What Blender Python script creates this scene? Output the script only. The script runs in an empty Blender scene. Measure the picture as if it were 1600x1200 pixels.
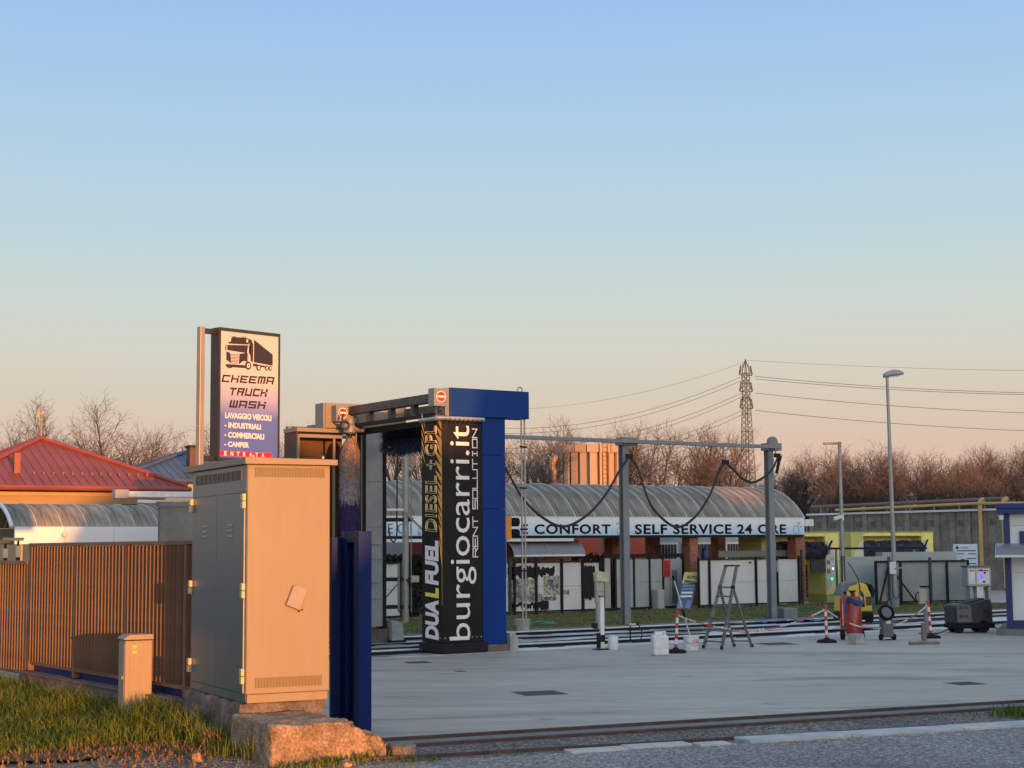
import bpy, bmesh, math, random
from mathutils import Vector, Matrix
R = math.radians
S = bpy.context.scene
COL = S.collection

# ------------------------------------------------------------ camera
TILT, ROLL, FPX = R(5.77), 0.0078, 2500.0
CAM = Vector((0.0, 0.0, 2.0))
_F = Vector((0, math.cos(TILT), math.sin(TILT)))
_U0 = Vector((0, -math.sin(TILT), math.cos(TILT)))
_X0 = Vector((1, 0, 0))
_Rt = _X0 * math.cos(ROLL) - _U0 * math.sin(ROLL)
_Up = _U0 * math.cos(ROLL) + _X0 * math.sin(ROLL)
cam_data = bpy.data.cameras.new('camera')
cam = bpy.data.objects.new('camera', cam_data)
COL.objects.link(cam)
cam_data.sensor_width = 36.0
cam_data.lens = 36.0 * FPX / 1600.0
cam_data.clip_start, cam_data.clip_end = 0.1, 6000.0
cam.matrix_world = Matrix(((_Rt.x, _Up.x, -_F.x, CAM.x), (_Rt.y, _Up.y, -_F.y, CAM.y),
                           (_Rt.z, _Up.z, -_F.z, CAM.z), (0, 0, 0, 1)))
S.camera = cam

# ------------------------------------------------------------ sky, sun, exposure
SUN_EL, SUN_AZ = 2.5, 152.5          # low evening sun behind the viewer, to the right
W = bpy.data.worlds.new('World'); S.world = W; W.use_nodes = True
wn = W.node_tree; wbg = wn.nodes['Background']
sky = wn.nodes.new('ShaderNodeTexSky'); sky.sky_type = 'NISHITA'; sky.sun_disc = False
sky.sun_elevation = R(SUN_EL + .5); sky.sun_rotation = R(SUN_AZ)
wtc = wn.nodes.new('ShaderNodeTexCoord'); wsep = wn.nodes.new('ShaderNodeSeparateXYZ')
wramp = wn.nodes.new('ShaderNodeValToRGB'); wmix = wn.nodes.new('ShaderNodeMixRGB')
wmix.blend_type = 'ADD'
wscale = wn.nodes.new('ShaderNodeMixRGB'); wscale.blend_type = 'MULTIPLY'; wscale.inputs[0].default_value = 1.0
wn.links.new(wtc.outputs['Generated'], wsep.inputs[0])
wn.links.new(wsep.outputs['Z'], wramp.inputs[0])
def lin(c):
    return tuple((x / 12.92 if x <= .04045 else ((x + .055) / 1.055) ** 2.4) for x in (v / 255 for v in c))
# evening twilight gradient by elevation (same all round): pink belt, cream, pale blue, blue
SKYG = [(0.0, (218, 178, 160)), (0.025, (224, 188, 168)), (0.06, (222, 193, 173)), (0.085, (217, 202, 183)), (0.115, (214, 210, 196)),
        (0.15, (203, 214, 208)), (0.19, (191, 213, 221)), (0.26, (173, 205, 231)), (0.335, (155, 193, 237)), (0.6, (160, 188, 224)), (1.0, (166, 188, 214))]
el = wramp.color_ramp.elements
while len(el) < len(SKYG): el.new(.5)
for e, (p, c) in zip(el, SKYG):
    e.position = p; k = lin(c); e.color = (k[0], k[1], k[2], 1)
EXPO = 0.85
SKYS = 0.15
# the bright warm side of the sky round the setting sun comes from the sky texture
wdot = wn.nodes.new('ShaderNodeVectorMath'); wdot.operation = 'DOT_PRODUCT'
wdot.inputs[1].default_value = (math.sin(R(SUN_AZ)), math.cos(R(SUN_AZ)), 0)
wn.links.new(wtc.outputs['Generated'], wdot.inputs[0])
wsm = wn.nodes.new('ShaderNodeMapRange'); wsm.interpolation_type = 'SMOOTHSTEP'
wsm.inputs[1].default_value = -.35; wsm.inputs[2].default_value = 1.0
wsm.inputs[3].default_value = 0.0; wsm.inputs[4].default_value = 1.0
wn.links.new(wdot.outputs['Value'], wsm.inputs[0]); wn.links.new(wsm.outputs[0], wmix.inputs[0])
wn.links.new(sky.outputs[0], wmix.inputs[2])
wn.links.new(wramp.outputs[0], wscale.inputs[1])
kk = 1.0 / (SKYS * 2 ** EXPO)
wscale.inputs[2].default_value = (kk, kk, kk, 1)
wn.links.new(wscale.outputs[0], wmix.inputs[1])
wn.links.new(wmix.outputs[0], wbg.inputs[0]); wbg.inputs[1].default_value = SKYS
sd = bpy.data.lights.new('sun', 'SUN'); so = bpy.data.objects.new('sun', sd); COL.objects.link(so)
sd.energy = 3.7; sd.angle = R(0.45); sd.color = (1.0, 0.36, 0.075)
_tos = Vector((math.sin(R(SUN_AZ)) * math.cos(R(SUN_EL)), math.cos(R(SUN_AZ)) * math.cos(R(SUN_EL)), math.sin(R(SUN_EL))))
so.rotation_euler = _tos.to_track_quat('Z', 'Y').to_euler()
S.view_settings.view_transform = 'Standard'
try: S.view_settings.look = 'None'
except Exception: pass
S.view_settings.exposure = EXPO; S.view_settings.gamma = 1.0; S.view_settings.use_curve_mapping = False

# ------------------------------------------------------------ measuring helpers
def ray(u, v): return _F * FPX + _Rt * (u - 800) + _Up * (600 - v)
def g(u, v, z=0.0):
    d = ray(u, v); return CAM + d * ((z - CAM.z) / d.z)
def at(u, v, Y):
    d = ray(u, v); return CAM + d * (Y / d.y)
def zat(u, v, Y): return at(u, v, Y).z

# ------------------------------------------------------------ materials
def nod(nt, t, **kw):
    n = nt.nodes.new(t)
    for k, v in kw.items(): setattr(n, k, v)
    return n
def mat(name, col, rough=.6, metal=0.0, var=.12, scale=4.0, bump=0.0, bscale=60.0, spec=.5, col2=None,
        thresh=(.35, .7), rand=0.0, stretch=(1, 1, 1), emit=None, coat=0.0, fine=0.0):
    m = bpy.data.materials.new(name); m.use_nodes = True
    nt = m.node_tree; b = nt.nodes['Principled BSDF']
    b.inputs['Roughness'].default_value = rough; b.inputs['Metallic'].default_value = metal
    b.inputs['Specular IOR Level'].default_value = spec
    if coat: b.inputs['Coat Weight'].default_value = coat; b.inputs['Coat Roughness'].default_value = .15
    tc = nod(nt, 'ShaderNodeTexCoord'); mp = nod(nt, 'ShaderNodeMapping')
    mp.inputs['Scale'].default_value = stretch
    nt.links.new(tc.outputs['Object'], mp.inputs[0])
    nz = nod(nt, 'ShaderNodeTexNoise'); nz.inputs['Scale'].default_value = scale
    nz.inputs['Detail'].default_value = 6; nz.inputs['Roughness'].default_value = .62
    nt.links.new(mp.outputs[0], nz.inputs['Vector'])
    rp = nod(nt, 'ShaderNodeValToRGB')
    c1 = tuple(max(0, c * (1 - var)) for c in col); c2 = col2 or tuple(min(1, c * (1 + var)) for c in col)
    e = rp.color_ramp.elements
    e[0].position, e[1].position = thresh
    e[0].color = (*c1, 1); e[1].color = (*c2, 1)
    nt.links.new(nz.outputs[0], rp.inputs[0]); out = rp.outputs[0]
    if fine:
        n3 = nod(nt, 'ShaderNodeTexNoise'); n3.inputs['Scale'].default_value = bscale * 1.3; n3.inputs['Detail'].default_value = 3
        nt.links.new(mp.outputs[0], n3.inputs['Vector'])
        mr = nod(nt, 'ShaderNodeMapRange'); mr.inputs[1].default_value = .25; mr.inputs[2].default_value = .75
        mr.inputs[3].default_value = 1 - fine; mr.inputs[4].default_value = 1 + fine
        nt.links.new(n3.outputs[0], mr.inputs[0])
        mx = nod(nt, 'ShaderNodeVectorMath', operation='SCALE')
        nt.links.new(out, mx.inputs[0]); nt.links.new(mr.outputs[0], mx.inputs['Scale']); out = mx.outputs[0]
    if rand:
        oi = nod(nt, 'ShaderNodeObjectInfo'); mr = nod(nt, 'ShaderNodeMapRange')
        mr.inputs[3].default_value = 1 - rand; mr.inputs[4].default_value = 1 + rand
        nt.links.new(oi.outputs['Random'], mr.inputs[0])
        mx = nod(nt, 'ShaderNodeVectorMath', operation='SCALE')
        nt.links.new(out, mx.inputs[0]); nt.links.new(mr.outputs[0], mx.inputs['Scale']); out = mx.outputs[0]
    nt.links.new(out, b.inputs['Base Color'])
    rr = nod(nt, 'ShaderNodeMapRange'); rr.inputs[3].default_value = max(.02, rough * .85); rr.inputs[4].default_value = min(1, rough * 1.15)
    nt.links.new(nz.outputs[0], rr.inputs[0]); nt.links.new(rr.outputs[0], b.inputs['Roughness'])
    if bump:
        n2 = nod(nt, 'ShaderNodeTexNoise'); n2.inputs['Scale'].default_value = bscale; n2.inputs['Detail'].default_value = 4
        nt.links.new(mp.outputs[0], n2.inputs['Vector'])
        bp = nod(nt, 'ShaderNodeBump'); bp.inputs['Strength'].default_value = bump; bp.inputs['Distance'].default_value = .02
        nt.links.new(n2.outputs[0], bp.inputs['Height']); nt.links.new(bp.outputs[0], b.inputs['Normal'])
    if emit:
        b.inputs['Emission Color'].default_value = (*emit[:3], 1); b.inputs['Emission Strength'].default_value = emit[3]
    return m
def leafmat(name, c1, c2, rough=.6, attr=False):
    m = mat(name, c1, rough=rough, col2=c2, scale=1.3, var=0, rand=0)
    return m

MT = {}
def K(name): return MT[name]
MT['steel'] = mat('galvanised_steel', (.30, .31, .31), rough=.45, metal=.55, var=.12, scale=5)
MT['greysteel'] = mat('grey_painted_steel', (.19,.205,.215), rough=.5, var=.1, scale=6, metal=.1)
MT['dark'] = mat('black_steel', (.011, .012, .014), rough=.6, var=.25, scale=7, spec=.25)
MT['rubber'] = mat('black_rubber', (.009, .009, .010), rough=.8, var=.3, scale=9, spec=.25)
MT['darkgrey'] = mat('dark_grey_plastic', (.032,.036,.044), rough=.5, var=.2, scale=6)
MT['greypl'] = mat('mid_grey_plastic', (.115,.125,.14), rough=.5, var=.15, scale=6)
MT['white'] = mat('white_paint', (.70, .71, .71), rough=.5, var=.08, scale=3)
MT['whitepl'] = mat('white_plastic', (.66, .68, .70), rough=.4, var=.12, scale=9)
MT['blue'] = mat('blue_panel_paint', (.003,.036,.20), rough=.45, var=.1, scale=1.2, spec=.18)
MT['navy'] = mat('navy_gate_paint', (.003,.020,.13), rough=.42, var=.2, scale=3, spec=.14, stretch=(1,1,.3))
MT['fenceblue'] = mat('dark_blue_fence_paint', (.155,.085,.052), rough=.5, var=.25, scale=3, rand=.12)
MT['kioskblue'] = mat('kiosk_blue_paint', (.006,.025,.14), rough=.4, var=.1, scale=2)
MT['cab'] = mat('cabinet_beige_paint', (.238,.192,.134), rough=.45, var=.045, scale=2.2, bump=.06, bscale=4, stretch=(2.5, 2.5, .6))
MT['cabroof'] = mat('cabinet_roof_paint', (.245,.198,.138), rough=.5, var=.07, scale=3)
MT['beamrust'] = mat('stained_dark_beam', (.11, .09, .075), rough=.6, var=.35, scale=5, metal=.2)
MT['cabshade'] = mat('cabinet_paint_shaded', (.060,.116,.134), rough=.3, var=.08, scale=1.5, bump=.05, bscale=3)  # cabinet paint again, shade of the unlit door side put into the colour
MT['boxgrp'] = mat('weathered_grey_fibreglass', (.29,.24,.205), rough=.55, var=.10, scale=5, stretch=(3, 3, .6))
MT['vent'] = mat('vent_slot_brown', (.16, .09, .06), rough=.7, var=.2, scale=9)
MT['hinge'] = mat('pale_brass', (.55,.42,.25), rough=.4, metal=.2, var=.1)
MT['conc'] = mat('rough_concrete', (.245,.172,.112), rough=.95, var=.45, scale=5, bump=1.0, bscale=34, fine=.5, spec=.15, thresh=(.3,.62))
MT['concdark'] = mat('damp_brown_concrete', (.17, .135, .115), rough=.95, var=.35, scale=3, bump=.9, bscale=26, fine=.35, spec=.15)
MT['concgrey'] = mat('grey_precast', (.20, .205, .195), rough=.9, var=.22, scale=2.2, bump=.4, bscale=25, fine=.12, rand=.1, spec=.2)
MT['concblk'] = mat('pale_concrete_block', (.36, .35, .33), rough=.9, var=.25, scale=5, bump=.5, bscale=20, spec=.2)
MT['alum'] = mat('brushed_aluminium', (.45, .43, .40), rough=.35, metal=.7, var=.1)
MT['polec'] = mat('pale_steel_pole', (.33,.28,.25), rough=.4, metal=.3, var=.1)
MT['redroof'] = mat('red_metal_roof', (.235,.052,.036), rough=.5, var=.16, scale=.8, rand=.07)
MT['blueroof'] = mat('blue_metal_roof', (.065,.085,.13), rough=.45, var=.15, scale=.8, rand=.07)
MT['plaster'] = mat('ochre_plaster', (.33,.24,.16), rough=.9, var=.08, scale=1.5)
MT['gutter'] = mat('copper_gutter', (.36,.25,.14), rough=.45, metal=.1, var=.1)
MT['soffit'] = mat('dark_soffit', (.06, .04, .03), rough=.8)
MT['poly'] = mat('weathered_roof_sheet', (.235,.215,.18), rough=.85, var=.5, scale=3.2, rand=.12, spec=.08,
                 stretch=(3.0, .35, .35), fine=.12)
MT['polyrib'] = mat('roof_sheet_lap', (.46,.46,.42), rough=.5, var=.2, scale=3)
MT['fasciaw'] = mat('white_fascia', (.68,.70,.72), rough=.5, var=.06, scale=1.0)
MT['letter'] = mat('navy_lettering', (.004, .007, .03), rough=.7, spec=.15)
MT['letterb'] = mat('blue_lettering', (.05, .16, .42), rough=.5)
MT['bubble'] = mat('bubble_outline_blue', (.10, .25, .50), rough=.5)
MT['mortar'] = mat('mortar', (.34, .30, .27), rough=.95, var=.15)
MT['brick'] = mat('red_brick', (.36, .13, .075), rough=.9, var=.35, scale=9, bump=.3, bscale=60, spec=.2)
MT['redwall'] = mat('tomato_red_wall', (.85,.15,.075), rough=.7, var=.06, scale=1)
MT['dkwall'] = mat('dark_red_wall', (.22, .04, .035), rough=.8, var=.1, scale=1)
MT['glassd'] = mat('dark_window_glass', (.02, .024, .028), rough=.12, var=.3)
MT['screen'] = mat('grey_green_panel', (.33,.37,.36), rough=.45, var=.08, scale=1.5)
MT['greypanel'] = mat('mid_grey_screen', (.36,.37,.365), rough=.6, var=.1, scale=1.2)
MT['board'] = mat('white_board', (.82,.82,.81), rough=.5, var=.05, scale=1.0)
MT['wire'] = mat('chain_link_wire', (.10, .11, .11), rough=.6, metal=.2)
MT['greenpost'] = mat('dark_green_post', (.02, .045, .04), rough=.5)
MT['yellow'] = mat('car_wash_yellow', (.86,.75,.22), rough=.4, var=.08, scale=2, coat=.15)
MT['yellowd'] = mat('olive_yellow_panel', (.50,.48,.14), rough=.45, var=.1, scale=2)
MT['machyel'] = mat('machine_yellow', (.70, .47, .05), rough=.4, var=.08)
MT['creamst'] = mat('cream_stripe', (.62, .58, .50), rough=.5)
MT['brushblk'] = mat('dark_blue_bristle', (.045,.058,.10), rough=.9, var=.5, scale=14)
MT['brushbrown'] = mat('brown_grey_bristle', (.25,.175,.135), rough=.9, var=.5, scale=20)
MT['brushgrey'] = mat('violet_grey_bristle', (.24,.21,.24), rough=.9, var=.45, scale=20)
MT['brushblue'] = mat('deep_violet_bristle', (.035, .018, .10), rough=.9, var=.5, scale=20)
MT['leathbrown'] = mat('brown_inner_panel', (.10, .05, .03), rough=.7, var=.2)
MT['red'] = mat('signal_red', (.55, .03, .03), rough=.4, var=.08)
MT['tankred'] = mat('tank_red', (.30,.015,.015), rough=.32, var=.1, coat=.3)
MT['gasyel'] = mat('gas_pipe_ochre', (.55, .36, .12), rough=.5, var=.1)
MT['orange'] = mat('traffic_light_orange', (.75, .30, .05), rough=.45, var=.06)
MT['banner'] = mat('black_pvc_banner', (.010,.008,.008), rough=.5, var=.3, scale=3, bump=.25, bscale=4, spec=.25)
MT['bannerO'] = mat('banner_orange_print', (.90,.36,.055), rough=.45, var=.25, scale=5)
MT['bannerW'] = mat('banner_white_print', (.78,.73,.72), rough=.45, var=.03)
MT['bannerY'] = mat('banner_yellow_print', (.80, .68, .08), rough=.45, var=.03)
MT['bannerC'] = mat('banner_cream_print', (.90,.66,.32), rough=.45, var=.03)
MT['signblk'] = mat('sign_black_print', (.03, .018, .018), rough=.5)
MT['signred'] = mat('sign_red_print', (.65, .02, .025), rough=.5)
MT['signframe'] = mat('sign_dark_frame', (.03, .027, .028), rough=.4)
MT['tarp'] = mat('blue_tarp', (.03, .09, .32), rough=.4, var=.3)
MT['cable'] = mat('black_cable', (.012, .012, .013), rough=.6)
MT['hosegreen'] = mat('green_hose', (.04, .26, .14), rough=.45)
MT['hoseblue'] = mat('blue_hose', (.02,.045,.17), rough=.45)
MT['bark'] = mat('bare_bark', (.08,.066,.062), rough=.95, var=.3, scale=3, rand=.12, spec=.15)
MT['twig'] = mat('bare_twig', (.118,.098,.094), rough=.95, var=.3, scale=.8, rand=.15, spec=.1)
MT['thicket'] = mat('bare_thicket_twig', (.105,.080,.073), rough=.95, var=.4, scale=.3, spec=.1)
MT['pylon'] = mat('pylon_steel', (.075,.068,.066), rough=.7, var=.1)
MT['silo'] = mat('silo_steel', (.34,.25,.19), rough=.55, var=.06, rand=.06)
MT['hedge'] = mat('dark_hedge_leaf', (.012, .018, .010), rough=.8, var=.5, scale=6, col2=(.03, .04, .02))
MT['wood'] = mat('grey_wood', (.20, .15, .13), rough=.9, var=.3, scale=6, stretch=(1, 8, 8))
MT['wallshade'] = mat('grey_plaster', (.42, .40, .37), rough=.9, var=.1)
MT['tile'] = mat('clay_roof', (.30, .12, .08), rough=.85, var=.2)
MT['track'] = mat('rusty_rail', (.085, .05, .04), rough=.7, var=.35, scale=5, metal=.2)
MT['kerb'] = mat('pale_kerb_stone', (.46, .46, .45), rough=.9, var=.22, scale=3, bump=.3, fine=.1)
MT['grate'] = mat('cast_iron_grate', (.05, .052, .055), rough=.6, var=.2)
MT['skin'] = mat('sheet_grey', (.33, .34, .35), rough=.5, var=.08)
MT['mud'] = mat('wet_black_gap', (.01, .01, .011), rough=.5, var=.3, spec=.3)

# ------------------------------------------------------------ mesh helpers
class MB:
    def __init__(s): s.v = []; s.f = []; s.m = []
    def add(s, vs, fs, mi=0, X=None):
        o = len(s.v)
        for p in vs:
            p = Vector(p); s.v.append(tuple(X @ p) if X else tuple(p))
        for f in fs: s.f.append(tuple(i + o for i in f)); s.m.append(mi)
        return s
    def box(s, x0, y0, z0, x1, y1, z1, mi=0, X=None):
        vs = [(x0, y0, z0), (x1, y0, z0), (x1, y1, z0), (x0, y1, z0), (x0, y0, z1), (x1, y0, z1), (x1, y1, z1), (x0, y1, z1)]
        return s.add(vs, [(0, 3, 2, 1), (4, 5, 6, 7), (0, 1, 5, 4), (1, 2, 6, 5), (2, 3, 7, 6), (3, 0, 4, 7)], mi, X)
    def bar(s, a, b, w, h=None, mi=0, up=(0, 0, 1)):
        a, b = Vector(a), Vector(b); d = (b - a).normalized(); h = h or w
        up = Vector(up)
        if abs(d.dot(up)) > .98: up = Vector((1, 0, 0))
        sx = d.cross(up).normalized() * (w / 2); sy = sx.cross(d).normalized() * (h / 2)
        vs = [a - sx - sy, a + sx - sy, a + sx + sy, a - sx + sy, b - sx - sy, b + sx - sy, b + sx + sy, b - sx + sy]
        return s.add(vs, [(0, 1, 2, 3), (7, 6, 5, 4), (0, 4, 5, 1), (1, 5, 6, 2), (2, 6, 7, 3), (3, 7, 4, 0)], mi)
    def tube(s, pts, r, n=6, mi=0, cap=True):
        pts = [Vector(p) for p in pts]; rs = r if isinstance(r, (list, tuple)) else [r] * len(pts)
        o = len(s.v); prev = None
        for i, p in enumerate(pts):
            d = (pts[min(i + 1, len(pts) - 1)] - pts[max(i - 1, 0)])
            if d.length < 1e-9: d = Vector((0, 0, 1))
            d.normalize()
            if prev is None:
                t = Vector((0, 0, 1)) if abs(d.z) < .9 else Vector((1, 0, 0))
                a = d.cross(t).normalized()
            else:
                a = prev - d * prev.dot(d)
                if a.length < 1e-6: a = d.orthogonal()
                a.normalize()
            prev = a; b = d.cross(a)
            for k in range(n):
                q = 2 * math.pi * k / n
                s.v.append(tuple(p + (a * math.cos(q) + b * math.sin(q)) * rs[i]))
        for i in range(len(pts) - 1):
            for k in range(n):
                k2 = (k + 1) % n
                s.f.append((o + i * n + k, o + i * n + k2, o + (i + 1) * n + k2, o + (i + 1) * n + k)); s.m.append(mi)
        if cap and n > 2:
            s.f.append(tuple(o + k for k in reversed(range(n)))); s.m.append(mi)
            e = o + (len(pts) - 1) * n
            s.f.append(tuple(e + k for k in range(n))); s.m.append(mi)
        return s
    def lathe(s, prof, n=20, c=(0, 0, 0), mi=0, X=None):
        vs = []; c = Vector(c)
        for r, z in prof:
            for k in range(n):
                q = 2 * math.pi * k / n; vs.append((c.x + r * math.cos(q), c.y + r * math.sin(q), c.z + z))
        fs = []
        for i in range(len(prof) - 1):
            for k in range(n):
                k2 = (k + 1) % n; fs.append((i * n + k, i * n + k2, (i + 1) * n + k2, (i + 1) * n + k))
        fs.append(tuple(reversed(range(n)))); fs.append(tuple((len(prof) - 1) * n + k for k in range(n)))
        return s.add(vs, fs, mi, X)
    def prism(s, poly, d0, d1, axis='y', mi=0, X=None):
        """poly in the plane across `axis`, extruded from d0 to d1 along it"""
        n = len(poly)
        def P(a, b, d):
            return {'y': (a, d, b), 'x': (d, a, b), 'z': (a, b, d)}[axis]
        vs = [P(a, b, d0) for a, b in poly] + [P(a, b, d1) for a, b in poly]
        fs = [tuple(range(n)), tuple(reversed(range(n, 2 * n)))] + [(i, n + i, n + (i + 1) % n, (i + 1) % n) for i in range(n)]
        return s.add(vs, fs, mi, X)
    def build(s, name, ms, parent=None, smooth=False, bevel=0, X=None):
        me = bpy.data.meshes.new(name); me.from_pydata(s.v, [], s.f)
        ms = ms if isinstance(ms, (list, tuple)) else [ms]
        for m in ms: me.materials.append(MT[m] if isinstance(m, str) else m)
        if len(ms) > 1: me.polygons.foreach_set('material_index', s.m)
        bm = bmesh.new(); bm.from_mesh(me); bmesh.ops.recalc_face_normals(bm, faces=bm.faces)
        bm.to_mesh(me); bm.free()
        if smooth:
            me.polygons.foreach_set('use_smooth', [True] * len(me.polygons))
            try: me.set_sharp_from_angle(angle=R(40))
            except Exception: pass
        me.update()
        o = bpy.data.objects.new(name, me); COL.objects.link(o)
        if parent is not None: o.parent = parent
        if X is not None: o.matrix_local = X
        if bevel:
            b = o.modifiers.new('bevel', 'BEVEL'); b.width = bevel; b.segments = 2; b.limit_method = 'ANGLE'; b.angle_limit = R(35)
        return o
def B(x0, y0, z0, x1, y1, z1): return MB().box(x0, y0, z0, x1, y1, z1)
def thing(name, label, cat, loc=(0, 0, 0), rotz=0.0, group=None):
    o = bpy.data.objects.new(name, None); COL.objects.link(o); o.empty_display_size = .2
    o.location = loc; o.rotation_euler = (0, 0, R(rotz)); o['label'] = label; o['category'] = cat
    if group: o['group'] = group
    return o
def tag(o, label, cat, group=None, loc=None, rotz=None):
    o['label'] = label; o['category'] = cat
    if group: o['group'] = group
    if loc is not None: o.location = loc
    if rotz is not None: o.rotation_euler = (0, 0, R(rotz))
    return o
def struct(o): o['kind'] = 'structure'; return o
def stuff(o): o['kind'] = 'stuff'; return o
def dup(o, name=None, parent=None, X=None):
    c = o.copy(); COL.objects.link(c)
    if parent is not None: c.parent = parent
    if X is not None: c.matrix_local = X
    return c
def dup_tree(root, loc=None, rotz=None, scale=None, label=None, group=None):
    c = root.copy(); COL.objects.link(c)
    if loc is not None: c.location = loc
    if rotz is not None: c.rotation_euler = (0, 0, R(rotz))
    if scale is not None: c.scale = scale
    if label: c['label'] = label
    if group: c['group'] = group
    for ch in root.children:
        d = ch.copy(); COL.objects.link(d); d.parent = c
        for gc in ch.children:
            e = gc.copy(); COL.objects.link(e); e.parent = d
    return c
def text(body, size, m, parent, X, name='lettering', ext=.002, offset=0.0, shear=0.0, sx=1.0, align='LEFT', spacing=1.0, outline=0.0):
    """flat lettering as real mesh; X places the text plane (x right, y up of the lettering)"""
    cu = bpy.data.curves.new(name, 'FONT'); cu.body = body; cu.size = size; cu.shear = shear; cu.offset = offset
    cu.extrude = ext; cu.align_x = align; cu.space_character = spacing; cu.resolution_u = 3
    if outline:
        cu.fill_mode = 'NONE'; cu.bevel_depth = outline; cu.extrude = 0; cu.bevel_resolution = 0
    to = bpy.data.objects.new(name, cu); COL.objects.link(to)
    dg = bpy.context.evaluated_depsgraph_get(); dg.update()
    me = bpy.data.meshes.new_from_object(to.evaluated_get(dg)); me.name = name
    bpy.data.objects.remove(to); bpy.data.curves.remove(cu)
    me.materials.clear(); me.materials.append(MT[m])
    o = bpy.data.objects.new(name, me); COL.objects.link(o); o.parent = parent
    o.matrix_local = X @ Matrix.Diagonal((sx, 1, 1, 1))
    return o
def textw(o):
    xs = [v.co.x for v in o.data.vertices]; return min(xs), max(xs)
def XT(loc, right, up):
    r, u = Vector(right).normalized(), Vector(up).normalized(); n = r.cross(u); l = Vector(loc)
    return Matrix(((r.x, u.x, n.x, l.x), (r.y, u.y, n.y, l.y), (r.z, u.z, n.z, l.z), (0, 0, 0, 1)))
def fit_text(body, x0, x1, z0, z1, y, m, parent, **kw):
    """lettering on a local -y facing face, fitted to the box x0..x1, z0..z1 (cap height)"""
    o = text(body, 1.0, m, parent, Matrix(), **kw)
    xs = [v.co.x for v in o.data.vertices]; ys = [v.co.y for v in o.data.vertices]
    ax, bx, ay, by = min(xs), max(xs), min(ys), max(ys)
    kx, ky = (x1 - x0) / (bx - ax), (z1 - z0) / (by - ay)
    for v in o.data.vertices:
        c = v.co; v.co = ((c.x - ax) * kx, (c.y - ay) * ky, c.z)
    o.matrix_local = XT((x0, y, z0), (1, 0, 0), (0, 0, 1))
    return o
def fit_text_up(body, z0, z1, x0, x1, y, m, parent, right=(0, 0, 1), up=(-1, 0, 0), origin=None, **kw):
    """lettering read from bottom to top: runs z0..z1, its top toward -x, between x0 (foot) and x1 (top)"""
    o = text(body, 1.0, m, parent, Matrix(), **kw)
    xs = [v.co.x for v in o.data.vertices]; ys = [v.co.y for v in o.data.vertices]
    ax, bx, ay, by = min(xs), max(xs), min(ys), max(ys)
    kx, ky = (z1 - z0) / (bx - ax), abs(x1 - x0) / (by - ay)
    for v in o.data.vertices:
        c = v.co; v.co = ((c.x - ax) * kx, (c.y - ay) * ky, c.z)
    o.matrix_local = XT(origin if origin is not None else (x0, y, z0), right, up)
    return o
def ring(mb, c, r, w, n=24, mi=0, y0=0, y1=.004):
    """flat ring in local xz"""
    for k in range(n):
        a, b = 2 * math.pi * k / n, 2 * math.pi * (k + 1) / n
        P = lambda q, rr: (c[0] + rr * math.cos(q), c[1] + rr * math.sin(q))
        mb.prism([P(a, r - w), P(a, r), P(b, r), P(b, r - w)], y0, y1, 'y', mi)
def disc(c, r, n=20): return [(c[0] + r * math.cos(2 * math.pi * k / n), c[1] + r * math.sin(2 * math.pi * k / n)) for k in range(n)]
def catenary(a, b, sag, n=16):
    a, b = Vector(a), Vector(b)
    return [a.lerp(b, i / n) - Vector((0, 0, sag * 4 * (i / n) * (1 - i / n))) for i in range(n + 1)]
def smooth_path(pts, n=6):
    pts = [Vector(p) for p in pts]; out = []
    for i in range(len(pts) - 1):
        p0, p1, p2, p3 = pts[max(i - 1, 0)], pts[i], pts[i + 1], pts[min(i + 2, len(pts) - 1)]
        for k in range(n):
            t = k / n
            out.append(.5 * ((2 * p1) + (-p0 + p2) * t + (2 * p0 - 5 * p1 + 4 * p2 - p3) * t * t + (-p0 + 3 * p1 - 3 * p2 + p3) * t ** 3))
    out.append(pts[-1]); return out
WA = 34.0                                    # heading of the wash rails
w = Vector((math.cos(R(WA)), math.sin(R(WA)), 0)); wp = Vector((-w.y, w.x, 0))

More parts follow.
